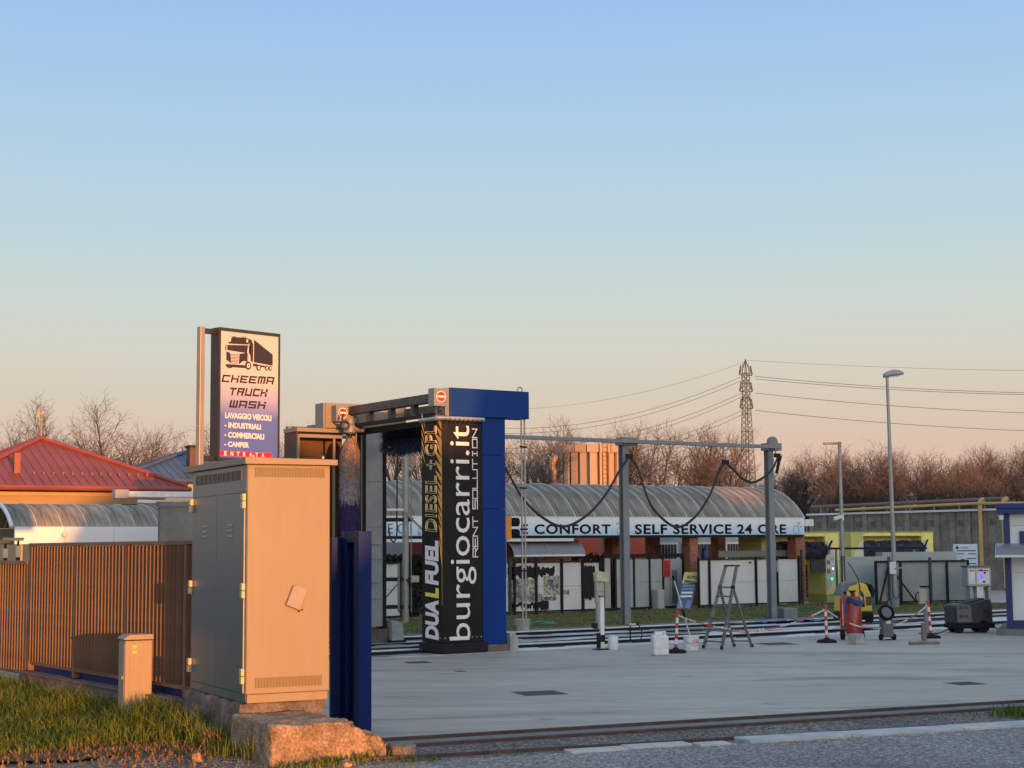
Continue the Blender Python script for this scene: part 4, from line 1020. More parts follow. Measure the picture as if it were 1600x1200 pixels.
for L_ in loops:
    for dy, r in ((0, .024), (.03, .018)):
        MB().tube(smooth_path([fp(u, v + dy * 60, -.34 - dy) for u, v in L_], 5), r, 6).build('cable', 'cable', fes, True)
for u, v in ((983, 713), (1133, 722), (1214, 712)):
    x, y, z = fp(u, v); B(x - .10, y - .05, z - .05, x + .10, y + .03, z + .06).build('cable_clamp', 'dark', fes, bevel=.01)
    if v != 713: MB().tube([(x, y + .05, z), (x, y + .05, bz - .05)], .018, 6).build('hanger', 'greysteel', fes)
MB().tube(smooth_path([fp(1208, 716), fp(1212, 728), fp(1219, 722), fp(1222, 710)], 4), .009, 5).build('cable', 'cable', fes, True)
x, y, z = fp(1213, 725); MB().bar((x, y, z - .25), (x + .14, y, z + .22), .06).build('clip', 'dark', fes)
B(x2 + .18, -.03, 1.25, x2 + .26, .05, 1.55).build('switch_box', 'skin', fes, bevel=.008)
tag(B(0, 0, 0, .42, .4, .30).build('concrete_block', 'concgrey', None, bevel=.02), 'square grey concrete block beside the foot of the right hand cable rail post', 'block', None, g(1225, 968), 20)
tp = MB(); rnd = random.Random(4); n = 14
tp.add([(-.9 + 2.2 * i / n, -.35 + .6 * j / 5, .03 + .05 * rnd.random()) for i in range(n + 1) for j in range(6)], [(i * 6 + j, (i + 1) * 6 + j, (i + 1) * 6 + j + 1, i * 6 + j + 1) for i in range(n) for j in range(5)])
tag(tp.build('tarpaulin', 'tarp', None, True), 'crumpled blue tarpaulin on the floor at the right hand cable rail post', 'tarpaulin', None, g(1222, 973) + Vector((0, 0, .0)), WA)

# traffic light on the portal's far side
tl = thing('traffic_light', 'orange traffic light with black hoods beside the blue portal column', 'traffic light', at(791, 828, 31.4), WA)
tl.location.z = zat(797, 843, 31.4)
B(-.10, -.06, 0, .10, .06, .46).build('housing', 'orange', tl, bevel=.025)
for z in (.12, .34):
    h = MB().lathe([(.085, 0), (.085, .17)], 14, (0, 0, 0), 0, Matrix.Translation((.10, 0, z)) @ Matrix.Rotation(R(90), 4, 'Y')).build('hood', 'rubber', tl, True)
MB().tube([(-.03, 0, -.75), (-.03, 0, .0)], .03, 8).build('pole', 'greysteel', tl, True); MB().bar((-.03, 0, -.10), (-.3, .2, -.45), .03).build('bracket', 'dark', tl)
B(-.12, -.1, .5, .44, .1, .53).build('cover', 'skin', tl)

# ------------------------------------------------------------ self-service wash building
WB = Vector((0, 46.5, 0))
wb = thing('car_wash_canopy', 'long barrel-roofed self service car wash canopy with pale blue fascia', 'car wash building', WB, WA)
XL, XR = -6.4, xo(1255, 825, WB)[0]
fz1, fz0 = 2.81, 2.29
m = bpy.data.materials.new('fascia_print'); m.use_nodes = True; nt = m.node_tree; bb = nt.nodes['Principled BSDF']; bb.inputs['Roughness'].default_value = .45
tc = nod(nt, 'ShaderNodeTexCoord'); sp = nod(nt, 'ShaderNodeSeparateXYZ'); nt.links.new(tc.outputs['Object'], sp.inputs[0])
mr = nod(nt, 'ShaderNodeMapRange'); mr.inputs[1].default_value = fz0; mr.inputs[2].default_value = fz1; nt.links.new(sp.outputs['Z'], mr.inputs[0])
cr = nod(nt, 'ShaderNodeValToRGB'); nt.links.new(mr.outputs[0], cr.inputs[0]); nt.links.new(cr.outputs[0], bb.inputs['Base Color'])
e = cr.color_ramp.elements; e[0].color = (.42,.62,.80,1); e[1].position = .85; e[1].color = (.80,.82,.84,1)
MT['fasciaprint'] = m
np_ = 9
for k in range(np_):
    a, b = XL + (XR - XL) * k / np_ + .006, XL + (XR - XL) * (k + 1) / np_ - .006
    B(a, -.06, fz0, b, -.005, fz1).build('fascia_panel', 'fasciaprint', wb)
B(XL, -.07, fz1, XR, .03, fz1 + .035).build('fascia_cap', 'white', wb); B(XL, -.004, fz0 - .08, XR, .08, fz1).build('fascia_beam', 'dark', wb)
B(XL, -.02, fz0 - .17, xo(800, 848, WB)[0] + 2.2, .06, fz0 - .085).build('lower_trim', 'fasciaw', wb)
B(XR - .07, 0, fz0, XR, 4.0, fz0 + .22).build('end_beam', 'greysteel', wb)
def ftext(body, u0, u1, v0, v1, m, **kw):
    xa = xo(u0, (v0 + v1) / 2, WB, -.06)[0]; xb = xo(u1, (v0 + v1) / 2, WB, -.06)[0]
    um = (u0 + u1) / 2; return fit_text(body, xa, xb, xo(um, v1, WB, -.06)[1], xo(um, v0, WB, -.06)[1], -.064, m, wb, **kw)
ftext('E CONFORT', 814, 954, 819, 834.5, 'letter', offset=.028, spacing=1.12); ftext('SELF SERVICE 24 ORE', 992, 1228, 819, 834.5, 'letter', offset=.028, spacing=1.1)
ftext('E G I', 606, 643, 818, 834, 'letterb', offset=.0)
for (u, v, r) in ((969, 830, .13), (965, 818, .05), (973, 834, .04), (1244, 828, .14), (1248, 818, .06), (1251, 823, .03), (660, 829, .13), (655, 834, .05)):
    x, z = xo(u, v, WB, -.06); mb = MB(); ring(mb, (x, z), r, .018, 20, 0, -.066, -.0605); mb.build('bubble_print', 'bubble', wb)
# barrel roof sheets
D, RISE = 4.1, 1.05
RAD = ((D / 2) ** 2 + RISE ** 2) / (2 * RISE); cy, cz = D / 2 - .05, fz1 + .03 + RISE - RAD
a0 = math.acos((D / 2) / RAD); a0 = math.asin((fz1 + .03 - cz) / RAD)
def arc(n=12, r=RAD): return [(cy - r * math.cos(a0 + (math.pi - 2 * a0) * k / n), cz + r * math.sin(a0 + (math.pi - 2 * a0) * k / n)) for k in range(n + 1)]
ns = 25; sw_ = (XR - XL) / ns
def sheet_mesh(wd, n=20):
    mb = MB(); A = arc(n); vs = []; nx = 6
    for i in range(nx + 1):
        for (y, z) in A:
            t = i / nx; bulge = 0.0
            vs.append((wd * t, y + bulge * (y - cy) / RAD, z + bulge * (z - cz) / RAD))
    mb.add(vs, [(i * (n + 1) + k, (i + 1) * (n + 1) + k, (i + 1) * (n + 1) + k + 1, i * (n + 1) + k + 1) for i in range(nx) for k in range(n)]); return mb
sb_ = sheet_mesh(sw_ - .004).build('roof_sheet', 'poly', wb, True); lb_ = None
for k in range(ns):
    o = sb_ if k == 0 else dup(sb_)
    o.location = (XL + sw_ * k, 0, 0)
for k in range(ns + 1):
    if lb_ is None: o = lb_ = MB().tube([(0, y, z) for y, z in arc(18, RAD + .006)], .022, 5).build('lap_rib', 'polyrib', wb, True)
    else: o = dup(lb_)
    o.location = (XL + sw_ * k, 0, 0)
MB().tube([(XR + .02, y, z) for y, z in arc(20, RAD - .02)], .035, 6).build('end_arch', 'fasciaw', wb, True)
MB().tube([(XL, y, z) for y, z in arc(20, RAD - .02)], .035, 6).build('end_arch', 'fasciaw', wb, True)
B(XL, 3.95, fz0 + .0, XR, 4.02, fz1).build('rear_beam', 'greysteel', wb)
# brickwork
def brick_box(x0, y0, z0, x1, y1, z1, parent, seed, bl=.25, bh=.068, gap=.011, faces='fl', shade=None, opening=None):
    rnd = random.Random(seed); mb = MB(); nz = int((z1 - z0) / bh)
    for r in range(nz):
        z = z0 + r * bh; off = (r % 2) * bl / 2
        if 'f' in faces:
            x = x0 - off
            while x < x1:
                a, b = max(x, x0), min(x + bl - gap, x1)
                if b - a > .03 and not (opening and a < opening[1] and b > opening[0] and opening[2] < z < opening[3]): mb.box(a, y0 - .006 - rnd.random() * .004, z, b, y0 + .02, z + bh - gap)
                x += bl
        if 'l' in faces:
            y = y0 - off
            while y < y1:
                a, b = max(y, y0 + .021), min(y + bl - gap, y1)
                if b - a > .03: mb.box(x0 - .006 - rnd.random() * .004, a, z, x0 + .02, b, z + bh - gap)
                y += bl
    return stuff(mb.build('brickwork', 'brick', parent))
for i, (u, y) in enumerate(((1079, .10), (1244.5, .10), (957, 1.7), (1123, 3.4), (1020, 3.4), (820, 3.3))):
    x = xo(u, 900, WB, y)[0]; wd = .33 if i != 1 else .42
    p = B(x, y, 0, x + wd, y + .38, fz0 + .05).build('pillar', 'mortar', wb)
    brick_box(x, y, .06, x + wd, y + .38, fz0, p, 20 + i)
    B(x - .05, y - .06, 0, x + wd + .05, y + .44, .10).build('pillar_foot', 'concblk', p)
struct(B(XL, .0, -.02, XR + 1, 9, .012).build('wash_bay_floor', 'yard', None)); bpy.data.objects['wash_bay_floor'].location = WB; bpy.data.objects['wash_bay_floor'].rotation_euler = (0, 0, R(WA))
# brick hut with curved awning
hx0, hx1 = xo(780, 870, WB, .9)[0], xo(893, 870, WB, .9)[0]
hut = thing('brick_hut', 'small brick hut under the canopy with a curved plastic awning', 'hut', WB, WA)
B(hx0, .9, 0, hx1, 3.2, 2.2).build('wall', 'mortar', hut)
ox0, ox1 = xo(807, 875, WB, .9)[0], xo(842, 875, WB, .9)[0]
brick_box(hx0, .9, .05, hx1, 3.2, 2.2, hut, 41, faces='f', opening=(ox0, ox1, .8, 1.62))
B(ox0, .885, .85, ox1, .895, 1.62).build('window', 'glassd', hut)
ax0, ax1 = xo(803, 860, WB, -.1)[0], xo(913, 868, WB, -.1)[0]
def awning(x0, x1, y0, y1, z1, z0, parent, n=8, nx=2):
    mb = MB(); A = [(y0 + (y1 - y0) * math.sin(k / n * math.pi / 2), z0 + (z1 - z0) * math.cos(k / n * math.pi / 2)) for k in range(n + 1)]
    vs = [(x0 + (x1 - x0) * i / nx, y, z) for i in range(nx + 1) for y, z in A]
    mb.add(vs, [(i * (n + 1) + k, (i + 1) * (n + 1) + k, (i + 1) * (n + 1) + k + 1, i * (n + 1) + k + 1) for i in range(nx) for k in range(n)])
    s_ = mb.build('awning_sheet', 'awn', parent, True)
    for i in range(nx + 1):
        x = x0 + (x1 - x0) * i / nx; MB().tube([(x, y, z + .008) for y, z in A], .016, 5).build('rib', 'skin', s_, True)
    B(x0, y1 - .02, z0 - .04, x1, y1 + .02, z0 + .012).build('front_bar', 'white', s_)
    return s_
MT['awn'] = mat('tinted_awning_sheet', (.20, .195, .21), rough=.3, var=.12, scale=2)
awning(ax0, ax1, .88, -.12, 2.22, 1.72, hut)
# service building behind the bays
sv = thing('service_building', 'low building behind the bays with tomato red panels and barred windows', 'building', WB, WA)
sx0, sx1 = xo(560, 860, WB, 6)[0], xo(1215, 860, WB, 6)[0]
B(sx0, 6.02, 0, sx1, 8.5, 2.6).build('wall', 'wallshade', sv)
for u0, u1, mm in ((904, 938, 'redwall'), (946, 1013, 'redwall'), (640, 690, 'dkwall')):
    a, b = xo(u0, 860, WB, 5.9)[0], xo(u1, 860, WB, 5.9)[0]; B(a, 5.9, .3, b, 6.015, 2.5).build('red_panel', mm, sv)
for u0, u1 in ((1020, 1058), (1066, 1112), (1133, 1166)):
    a, b = xo(u0, 868, WB, 6)[0], xo(u1, 868, WB, 6)[0]
    wn_ = B(a, 5.97, 1.15, b, 6.015, 2.0).build('window', 'glassd', sv)
    for x in (a, b - .05): B(x, 5.94, 1.13, x + .05, 5.968, 2.05).build('frame', 'white', wn_)
    B(a, 5.93, 2.0, b, 5.968, 2.07).build('frame', 'white', wn_)
    for k in range(8): B(a + .08 + (b - a - .16) * k / 7 - .008, 5.94, 1.15, a + .08 + (b - a - .16) * k / 7 + .008, 5.955, 1.99).build('bar', 'skin', wn_)
B(sx0, 5.9, 2.62, sx1, 8.5, 2.70).build('roof_edge', 'white', sv)
# hedge behind the bays
def hedge(name, lb, x0, x1, y0, y1, z1, O, seed, n):
    rnd = random.Random(seed); t = thing(name, lb, 'hedge', O, WA); mb = MB()
    for _ in range(n):
        p = Vector((rnd.uniform(x0, x1), rnd.uniform(y0, y1), rnd.uniform(.05, z1) + .1 * _n.noise(Vector((rnd.random() * 9, 0, seed)))))
        a, b = rnd.uniform(0, 6.3), rnd.uniform(-1, 1); r = rnd.uniform(.03, .07)
        d1 = Vector((math.cos(a), math.sin(a), b)).normalized() * r; d2 = d1.orthogonal().normalized() * r * .6
        mb.add([p - d1, p + d2, p + d1, p - d2], [(0, 1, 2, 3)])
    stuff(mb.build('foliage', 'hedge', t)); mb = MB()
    for k in range(int((x1 - x0) / .7)): mb.tube([(x0 + .3 + k * .7, (y0 + y1) / 2, 0), (x0 + .35 + k * .7, (y0 + y1) / 2, z1 * .8)], .03, 5)
    stuff(mb.build('stems', 'bark', t)); return t
hedge('hedge', 'dark clipped hedge behind the fence seen through the portal', xo(600, 900, WB, .7)[0], xo(668, 900, WB, .7)[0], .6, 1.3, 1.75, WB, 3, 5200)
hedge('hedge', 'dark hedge between the brick hut and the grey screens', xo(893, 900, WB, .9)[0], xo(948, 900, WB, .9)[0], .7, 1.4, 1.70, WB, 4, 3600)

# ------------------------------------------------------------ chain link fence with boards
def fence_panel(t, xa, xb, z0, z1, y, board=None, mesh=True, frame=True, pm='dark', pitch=.075):
    pn = None
    if board:
        zm = (z0 + z1) / 2
        pn = B(xa + .02, y + .03, z0 + .02, xb - .02, y + .045, zm - .004).build('board', board, t)
        B(xa + .02, y + .03, zm + .004, xb - .02, y + .045, z1 - .02).build('board', board, t)
    if mesh:
        mb = MB(); W_, H_ = xb - xa, z1 - z0; r = .0021
        k = -H_
        while k < W_:
            for sgn in (1, -1):
                if sgn > 0: a = (max(k, 0), max(-k, 0)); L_ = min(W_ - a[0], H_ - a[1])
                else: a = (max(k, 0), H_ - max(-k, 0)); L_ = min(W_ - a[0], a[1])
                if L_ > .02:
                    b = (a[0] + L_, a[1] + sgn * L_); yy = y + (.004 if sgn > 0 else -.004)
                    q = r * .72
                    mb.add([(xa + a[0] - q * sgn, yy, z0 + a[1] + q), (xa + a[0] + q * sgn, yy, z0 + a[1] - q), (xa + b[0] + q * sgn, yy, z0 + b[1] - q), (xa + b[0] - q * sgn, yy, z0 + b[1] + q)], [(0, 1, 2, 3)])
            k += pitch
        stuff(mb.build('wire_mesh', 'wire', t))
    if frame:
        B(xa, y - .02, z0 - .02, xb, y + .02, z0 + .015).build('rail', pm, t); B(xa, y - .02, z1 - .015, xb, y + .02, z1 + .02).build('rail', pm, t)
    return pn
cf = thing('chain_link_fence', 'chain link fence with printed white boards left of the grey screens', 'fence', WB, WA)
YF = -.55
def xf(u): return xo(u, 915, WB, YF)[0]
us = [584, 628, 667]
for u in us: B(xf(u) - .03, YF - .03, 0, xf(u) + .03, YF + .03, 1.6).build('post', 'greenpost', cf)
fence_panel(cf, xf(584) + .03, xf(628) - .03, .12, 1.55, YF, 'board')
us = [740, 797, 804, 838, 878, 911, 939]
for u in us: B(xf(u) - .03, YF - .03, 0, xf(u) + .03, YF + .03, 1.62).build('post', 'greenpost' if u in (797,) else 'dark', cf)
for a, b in ((740, 797), (804, 838), (838, 878), (878, 911)): fence_panel(cf, xf(a) + .03, xf(b) - .03, .12, 1.52, YF, 'board')
fence_panel(cf, xf(911) + .03, xf(939) - .03, .12, 1.50, YF, 'board')
# prints on those boards: torn dark cover, yellow and blue pictures
def jag(x0, x1, z0, z1, seed, n=16, a=.05):
    r = random.Random(seed); top = [(x0 + (x1 - x0) * k / n, z1 + r.uniform(-a, a)) for k in range(n + 1)]; bot = [(x0 + (x1 - x0) * k / n, z0 + r.uniform(-a, a) * 1.6) for k in range(n + 1)]
    return top, bot
def jagprint(u0, u1, v0, v1, seed, m, d, nm='poster_print', a=.05):
    xa, xb = xf(u0), xf(u1); um = (u0 + u1) / 2; za, zb_ = xo(um, v1, WB, YF)[1], xo(um, v0, WB, YF)[1]
    top, bot = jag(xa, xb, za, zb_, seed, a=a); mb = MB()
    for i in range(len(top) - 1): mb.add([(bot[i][0], YF + .03 - d, bot[i][1]), (bot[i + 1][0], YF + .03 - d, bot[i + 1][1]), (top[i + 1][0], YF + .03 - d, top[i + 1][1]), (top[i][0], YF + .03 - d, top[i][1])], [(0, 1, 2, 3)])
    return mb.build(nm, m, cf)
MT['blackprint'] = mat('black_torn_print', (.006, .006, .007), rough=.7, var=.4, spec=.15)
MT['greyprint'] = mat('grey_picture_print', (.30, .30, .29), rough=.5, var=.5, scale=9, thresh=(.45, .55))
MT['yelprint'] = mat('yellow_picture_print', (.46, .38, .16), rough=.5, var=.4, scale=14, col2=(.62, .60, .55), thresh=(.45, .55))
MT['bluprint'] = mat('blue_picture_print', (.14, .17, .25), rough=.5, var=.4, scale=9, col2=(.40, .42, .45), thresh=(.45, .55))
MT['ivyprint'] = mat('faded_leaf_print', (.20, .20, .12), rough=.5, var=.5, scale=10, col2=(.42, .42, .34), thresh=(.4, .6))
jagprint(794, 842, 885, 902, 1, 'blackprint', .004); jagprint(842, 868, 887, 898, 2, 'blackprint', .004); jagprint(794, 826, 905, 940, 3, 'ivyprint', .003, a=.01)
jagprint(799, 834, 942, 950, 4, 'blackprint', .004); jagprint(833, 851, 941, 952, 41, 'blackprint', .004); jagprint(846, 858, 938, 953, 5, 'blackprint', .005, a=.02)
jagprint(808, 820, 904, 940, 6, 'greyprint', .005, a=.01); jagprint(820, 838, 905, 934, 7, 'yelprint', .005, a=.02); jagprint(822, 848, 928, 940, 8, 'greyprint', .006, a=.03)
jagprint(836, 870, 932, 938, 9, 'bluprint', .007, a=.02); jagprint(850, 875, 900, 930, 10, 'yelprint', .005, a=.015); jagprint(858, 874, 905, 920, 12, 'bluprint', .006, a=.02)
jagprint(880, 890, 922, 929, 13, 'greyprint', .005, a=.02); jagprint(914, 931, 884, 936, 14, 'blackprint', .004, a=.04)
# recessed grey screens in the middle
gs = thing('screen_wall', 'grey green screen panels of the recessed middle bay', 'screen wall', WB, WA)
YG = .35
def xg(u): return xo(u, 915, WB, YG)[0]
for u0, u1, mm in ((944, 954, 'greypanel'), (964, 990, 'greypanel'), (991, 1014, 'screen'), (1016, 1035, 'greypanel'), (1037, 1047, 'greypanel'), (1048, 1066, 'screen')):
    zt = 1.62 if u0 < 960 else 1.55
    B(xg(u0), YG, .1, xg(u1), YG + .03, .86).build('screen_panel', mm, gs); B(xg(u0), YG, .868, xg(u1), YG + .03, zt).build('screen_panel', mm, gs)
for u in (943, 961, 990.5, 1015, 1036, 1067): B(xg(u) - .03, YG - .03, 0, xg(u) + .03, YG + .05, 1.66).build('post', 'dark', gs)
B(xg(943), YG - .02, 1.60, xg(1067), YG + .05, 1.72).build('top_rail', 'dark', gs); B(xg(943), YG - .02, .02, xg(1067), YG + .05, .095).build('bottom_rail', 'dark', gs)
nb = B(xg(1035.5), YG - .045, 1.0, xg(1046), YG - .032, 1.52).build('notice', 'red', gs)
for k in range(6): B(xg(1036.5), YG - .048, 1.05 + k * .075, xg(1045), YG - .0455, 1.075 + k * .075).build('text_line', 'signblk', nb)
bn_ = B(xg(1016.5), YG - .35, 0, xg(1027), YG - .06, .62).build('bin', 'greypanel', None, bevel=.02); tag(bn_, 'grey waste bin standing before the recessed grey screens', 'bin', None, WB, WA)
B(xg(1050), YG - .02, .2, xg(1058), YG - .004, 1.2).build('door_leaf', 'greypl', gs)
# white panels on the right
wf = thing('white_panel_fence', 'row of tall white boards behind wire mesh left of the brick pillar', 'fence', WB, WA)
us = [1092, 1109, 1182, 1215, 1249]
for u in us: B(xf(u) - .028, YF - .028, 0, xf(u) + .028, YF + .028, 1.60).build('post', 'dark', wf)
B(xf(1253.5) - .03, YF - .03, 0, xf(1253.5) + .03, YF + .03, 1.8).build('post', 'greenpost', wf)
for a, b in zip(us[:-1], us[1:]): fence_panel(wf, xf(a) + .028, xf(b) - .028, .12, 1.52, YF, 'board')
for u, v in ((1171, 879), (1172, 947)): x, z = xo(u, v, WB, YF); B(x - .04, YF - .04, z - .03, x + .04, YF - .021, z + .03).build('latch', 'dark', wf)
rl = B(xo(1123, 872, WB, .6)[0], .6, 1.58, xo(1240, 872, WB, .6)[0], .66, 1.78).build('rail_band', 'greysteel', None)
tag(rl, 'grey rail band above the white boards between the brick pillars', 'rail', None, WB, WA)
bo = MB().lathe([(.10, 0), (.11, .02), (.11, .3), (.06, .36), (.03, .42)], 14).build('spray_bottle', 'hoseblue', None, True)
x, z = xo(1102, 878, WB, .4); tag(bo, 'blue drum on a ledge beside the brick pillar', 'drum', None, WB + w * x + wp * .4 + Vector((0, 0, 1.50)))
pd = B(x - .2, .25, 0, x + .2, .6, 1.498).build('ledge', 'greypanel', None); tag(pd, 'grey ledge cabinet behind the white boards', 'cabinet', None, WB, WA)
# blue leaning A-board sign
AO = g(1063, 953); ab = thing('a_board', 'blue and yellow notice board leaning back before the brick pillar', 'sign board', (AO.x, AO.y, 0), 16)
ah = 1.12
def ap(x, z): return (x + z * .36, 0 + z * .22, z)
def apoly(nm, x0, x1, z0_, z1_, m, off, parent):
    mb = MB(); n = Vector((.1, -.97, .2)).normalized()
    vs = [Vector(ap(x0, z0_)), Vector(ap(x1, z0_)), Vector(ap(x1, z1_)), Vector(ap(x0, z1_))]
    mb.add([v + n * off for v in vs] + [v + n * (off - .012) for v in vs], [(0, 1, 2, 3), (7, 6, 5, 4), (0, 4, 5, 1), (1, 5, 6, 2), (2, 6, 7, 3), (3, 7, 4, 0)]); return mb.build(nm, m, parent)
MT['signblue'] = mat('notice_blue', (.045, .10, .24), rough=.5); MT['signlb'] = mat('notice_light_blue', (.13, .24, .42), rough=.5); MT['signyel'] = mat('notice_yellow', (.55, .55, .20), rough=.5)
bd = apoly('board', -.15, .35, .0, ah, 'signblue', 0, ab)
yb = apoly('header', -.15, .35, .80, ah + .02, 'signyel', .014, ab)
for k, (z_, mm) in enumerate(((.70, 'signlb'), (.60, 'signlb'), (.49, 'bannerW'), (.38, 'bannerW'))): apoly('text_line', -.10, .28, z_, z_ + .055, mm, .010, bd)
for x0_, x1_ in ((-.13, .0), (.14, .30)): apoly('picture', x0_, x1_, .02, .28, 'signlb', .010, bd)
for k, (wd_, z_) in enumerate((('AUTO', .96), ('GESTIONE', .84))):
    p = Vector(ap(-.10 if k else -.04, z_)) + Vector((.1, -.97, .2)).normalized() * .020
    o = text(wd_, .13 if k == 0 else .10, 'signblk', yb, XT(p, (1, 0, 0), (.36, .22, 1)), offset=.004)
MB().bar((.62, .25, ah * .7), (.62, .75, 0), .03).build('leg', 'dark', ab); MB().bar((.2, .25, ah * .7), (.2, .75, 0), .03).build('leg', 'dark', ab)

# ------------------------------------------------------------ houses at left
def hip_house(lb, O, rot, half, zw, ze, za, roofm, wallm, over, npan, name='house', seams='wall', gut=True):
    h = thing(name, lb, 'house', O, rot)
    B(-half + over, -half + over, 0, half - over, half - over, ze - .02).build('wall', wallm, h)
    rf = B(-half, -half, ze - .09, half, half, ze - .001).build('roof', 'soffit', h)
    # standing seam panels on each slope
    for side in range(4):
        X = Matrix.Rotation(R(90 * side), 4, 'Z')
        for k in range(npan):
            a, b = -half + 2 * half * k / npan, -half + 2 * half * (k + 1) / npan
            P = lambda x, t: (x, -half + t, ze + (za - ze) * t / half)
            ha, hb = half - abs(a), half - abs(b)
            g_ = .010
            mb = MB(); pts = [P(a + g_, 0), P(b - g_, 0)]
            if a < 0 < b: pts += [P(b - g_, hb), P(0, half), P(a + g_, ha)]
            else: pts += [P(b - g_, hb), P(a + g_, ha)]
            pts = [Vector(p) for p in pts]; n_ = Vector((0, -(za - ze), half)).normalized() * .02
            vs = pts + [p + n_ for p in pts]; m_ = len(pts)
            mb.add([X @ v for v in vs], [tuple(range(m_, 2 * m_))] + [(i, (i + 1) % m_, m_ + (i + 1) % m_, m_ + i) for i in range(m_)])
            if ha > .05: mb.tube([X @ (Vector(P(a, 0)) + n_ * 1.6), X @ (Vector(P(a, ha)) + n_ * 1.2)], .012, 4)
            mb.build('roof_panel', roofm, rf)
        mb = MB(); mb.tube([X @ Vector((-half, -half, ze + .05)), X @ Vector((0, 0, za + .06))], .075, 6); mb.build('hip_cap', roofm, rf)
        if gut: mb = MB(); mb.tube([X @ Vector((-half - .05, -half - .06, ze - .05)), X @ Vector((half + .05, -half - .06, ze - .05))], .075, 8); mb.build('gutter', roofm, rf)
    return h
E1 = at(292, 762, 44.5)
hw = Vector((math.cos(R(32)), math.sin(R(32)), 0)); hp = Vector((-hw.y, hw.x, 0))
HH = 3.2
HO = Vector((E1.x, E1.y, 0)) - hw * HH + hp * HH
zeH = E1.z; zaH = zat(58, 688, HO.y)
house = hip_house('ochre house with a red standing seam hipped metal roof', HO, 32, HH, 0, zeH, zaH, 'redroof', 'plaster', .45, 26)
B(-HH + .2, -HH + .40, zeH - .24, HH - .2, -HH + .448, zeH - .15).build('cornice', 'gutter', house)
zz = zat(20, 741, HO.y - 2.3); xx = -HH + 1.95
v = B(0, 0, 0, .16, .16, .62).build('vent_pipe', 'redroof', house); v.location = (-1.35, -HH + .75, zeH + .28)
for k in range(14):
    o = B(0, 0, 0, .05, .05, .07).build('snow_guard', 'redroof', house) if k == 0 else dup(o)
    o.location = (-.9 + k * .26 * 1.0, -HH + .55, zeH + .33 + .0)
B(1.5, -HH + .40, zeH - .95, 2.1, -HH + .449, zeH - .45).build('window', 'glassd', house)
an = thing('roof_antenna', 'pale grid antenna on a thin mast above the red roof', 'antenna', HO + Vector((0, .1, zaH)), 10)
MB().tube([(0, 0, -.1), (0, 0, .85)], .024, 6).build('mast', 'polec', an)
gd = MB()
for k in range(5): gd.tube([(-.19 + .006 * k, .03 * abs(k - 2), .55 + k * .10), (.17 + .006 * k, .03 * abs(k - 2), .58 + k * .10)], .006, 4)
for k in range(3): gd.tube([(-.17 + k * .165, .06, .55 + k * .013), (-.16 + k * .165, 0, .75), (-.14 + k * .165, .06, .96 + k * .013)], .006, 4)
gd.build('grid', 'polec', an); MB().bar((-.12, -.16, .74), (.06, -.02, .78), .035).build('receiver', 'orange', an)
B2 = at(290, 760, 62); BO = Vector((B2.x, B2.y, 0))
bh_ = hip_house('house with a blue grey standing seam roof half hidden behind the red roofed one', BO, 28, 3.5, 0, zat(290, 752, 60), zat(289, 708, 62), 'blueroof', 'wallshade', .4, 24)
c = B(-.22, -.22, 0, .22, .22, .9).build('chimney', 'leathbrown', bh_); c.location = (-.35, -2.2, zat(290, 752, 60) + .35)
B(-.28, -.28, .9, .28, .28, .98).build('chimney_cap', 'dark', c)
# folded awning in front of the house
AW = at(185, 772, 38.5); a = thing('folding_awning', 'pale folded arm awning in front of the ochre house', 'awning', AW, 30)
L_ = (at(312, 772, 40.5) - AW).length
mb = MB(); mb.box(.02, -.1, -.08, L_, .12, .07); mb.build('cassette', 'whitepl', a, bevel=.03)
B(-.12, -.14, -.11, .22, .14, .11).build('end_cap', 'skin', a, bevel=.02)
MB().bar((.4, -.25, -.17), (1.5, -.2, -.20), .07).build('arm', 'whitepl', a); MB().tube(smooth_path([(.0, -.2, -.25), (.4, -.22, -.30), (.7, -.2, -.52), (1.05, -.2, -.6), (1.1, -.2, -1.6)], 5), .018, 5).build('cable', 'cable', a)
MB().bar((1.5, -.2, -.2), (L_, .0, -.5), .05).build('arm', 'skin', a); MB().bar((L_ - .1, 0, .0), (L_ - .1, .0, -2.9), .12).build('post', 'skin', a)
B(L_ - .75, -.03, -.55, L_ - .2, .03, -.2).build('bracket_plate', 'white', a)
# left canopy
LC = at(22, 823, 33.0); LC.z = 0
lc = thing('barrel_canopy', 'small barrel-roofed canopy with a plain white fascia behind the slatted fence', 'canopy', LC, WA)
lx = xo(250, 836, LC)[0]; lz1 = xo(60, 823, LC)[1]; lz0 = xo(60, 850, LC)[1]
for k in range(3): B(lx * k / 3 + .004, -.06, lz0, lx * (k + 1) / 3 - .004, 0, lz1).build('fascia_panel', 'fasciaw', lc)
DL, RL = 2.3, .50
rad2 = ((DL / 2) ** 2 + RL ** 2) / (2 * RL); cy2, cz2 = DL / 2, lz1 + RL - rad2; b0 = math.asin((lz1 - cz2) / rad2)
def arc2(n=12, r=rad2): return [(cy2 - r * math.cos(b0 + (math.pi - 2 * b0) * k / n), cz2 + r * math.sin(b0 + (math.pi - 2 * b0) * k / n)) for k in range(n + 1)]
x0L, x1L = -.05, lx + .5; nsl = 7; wl_ = (x1L - x0L) / nsl; sbl = lbl = None
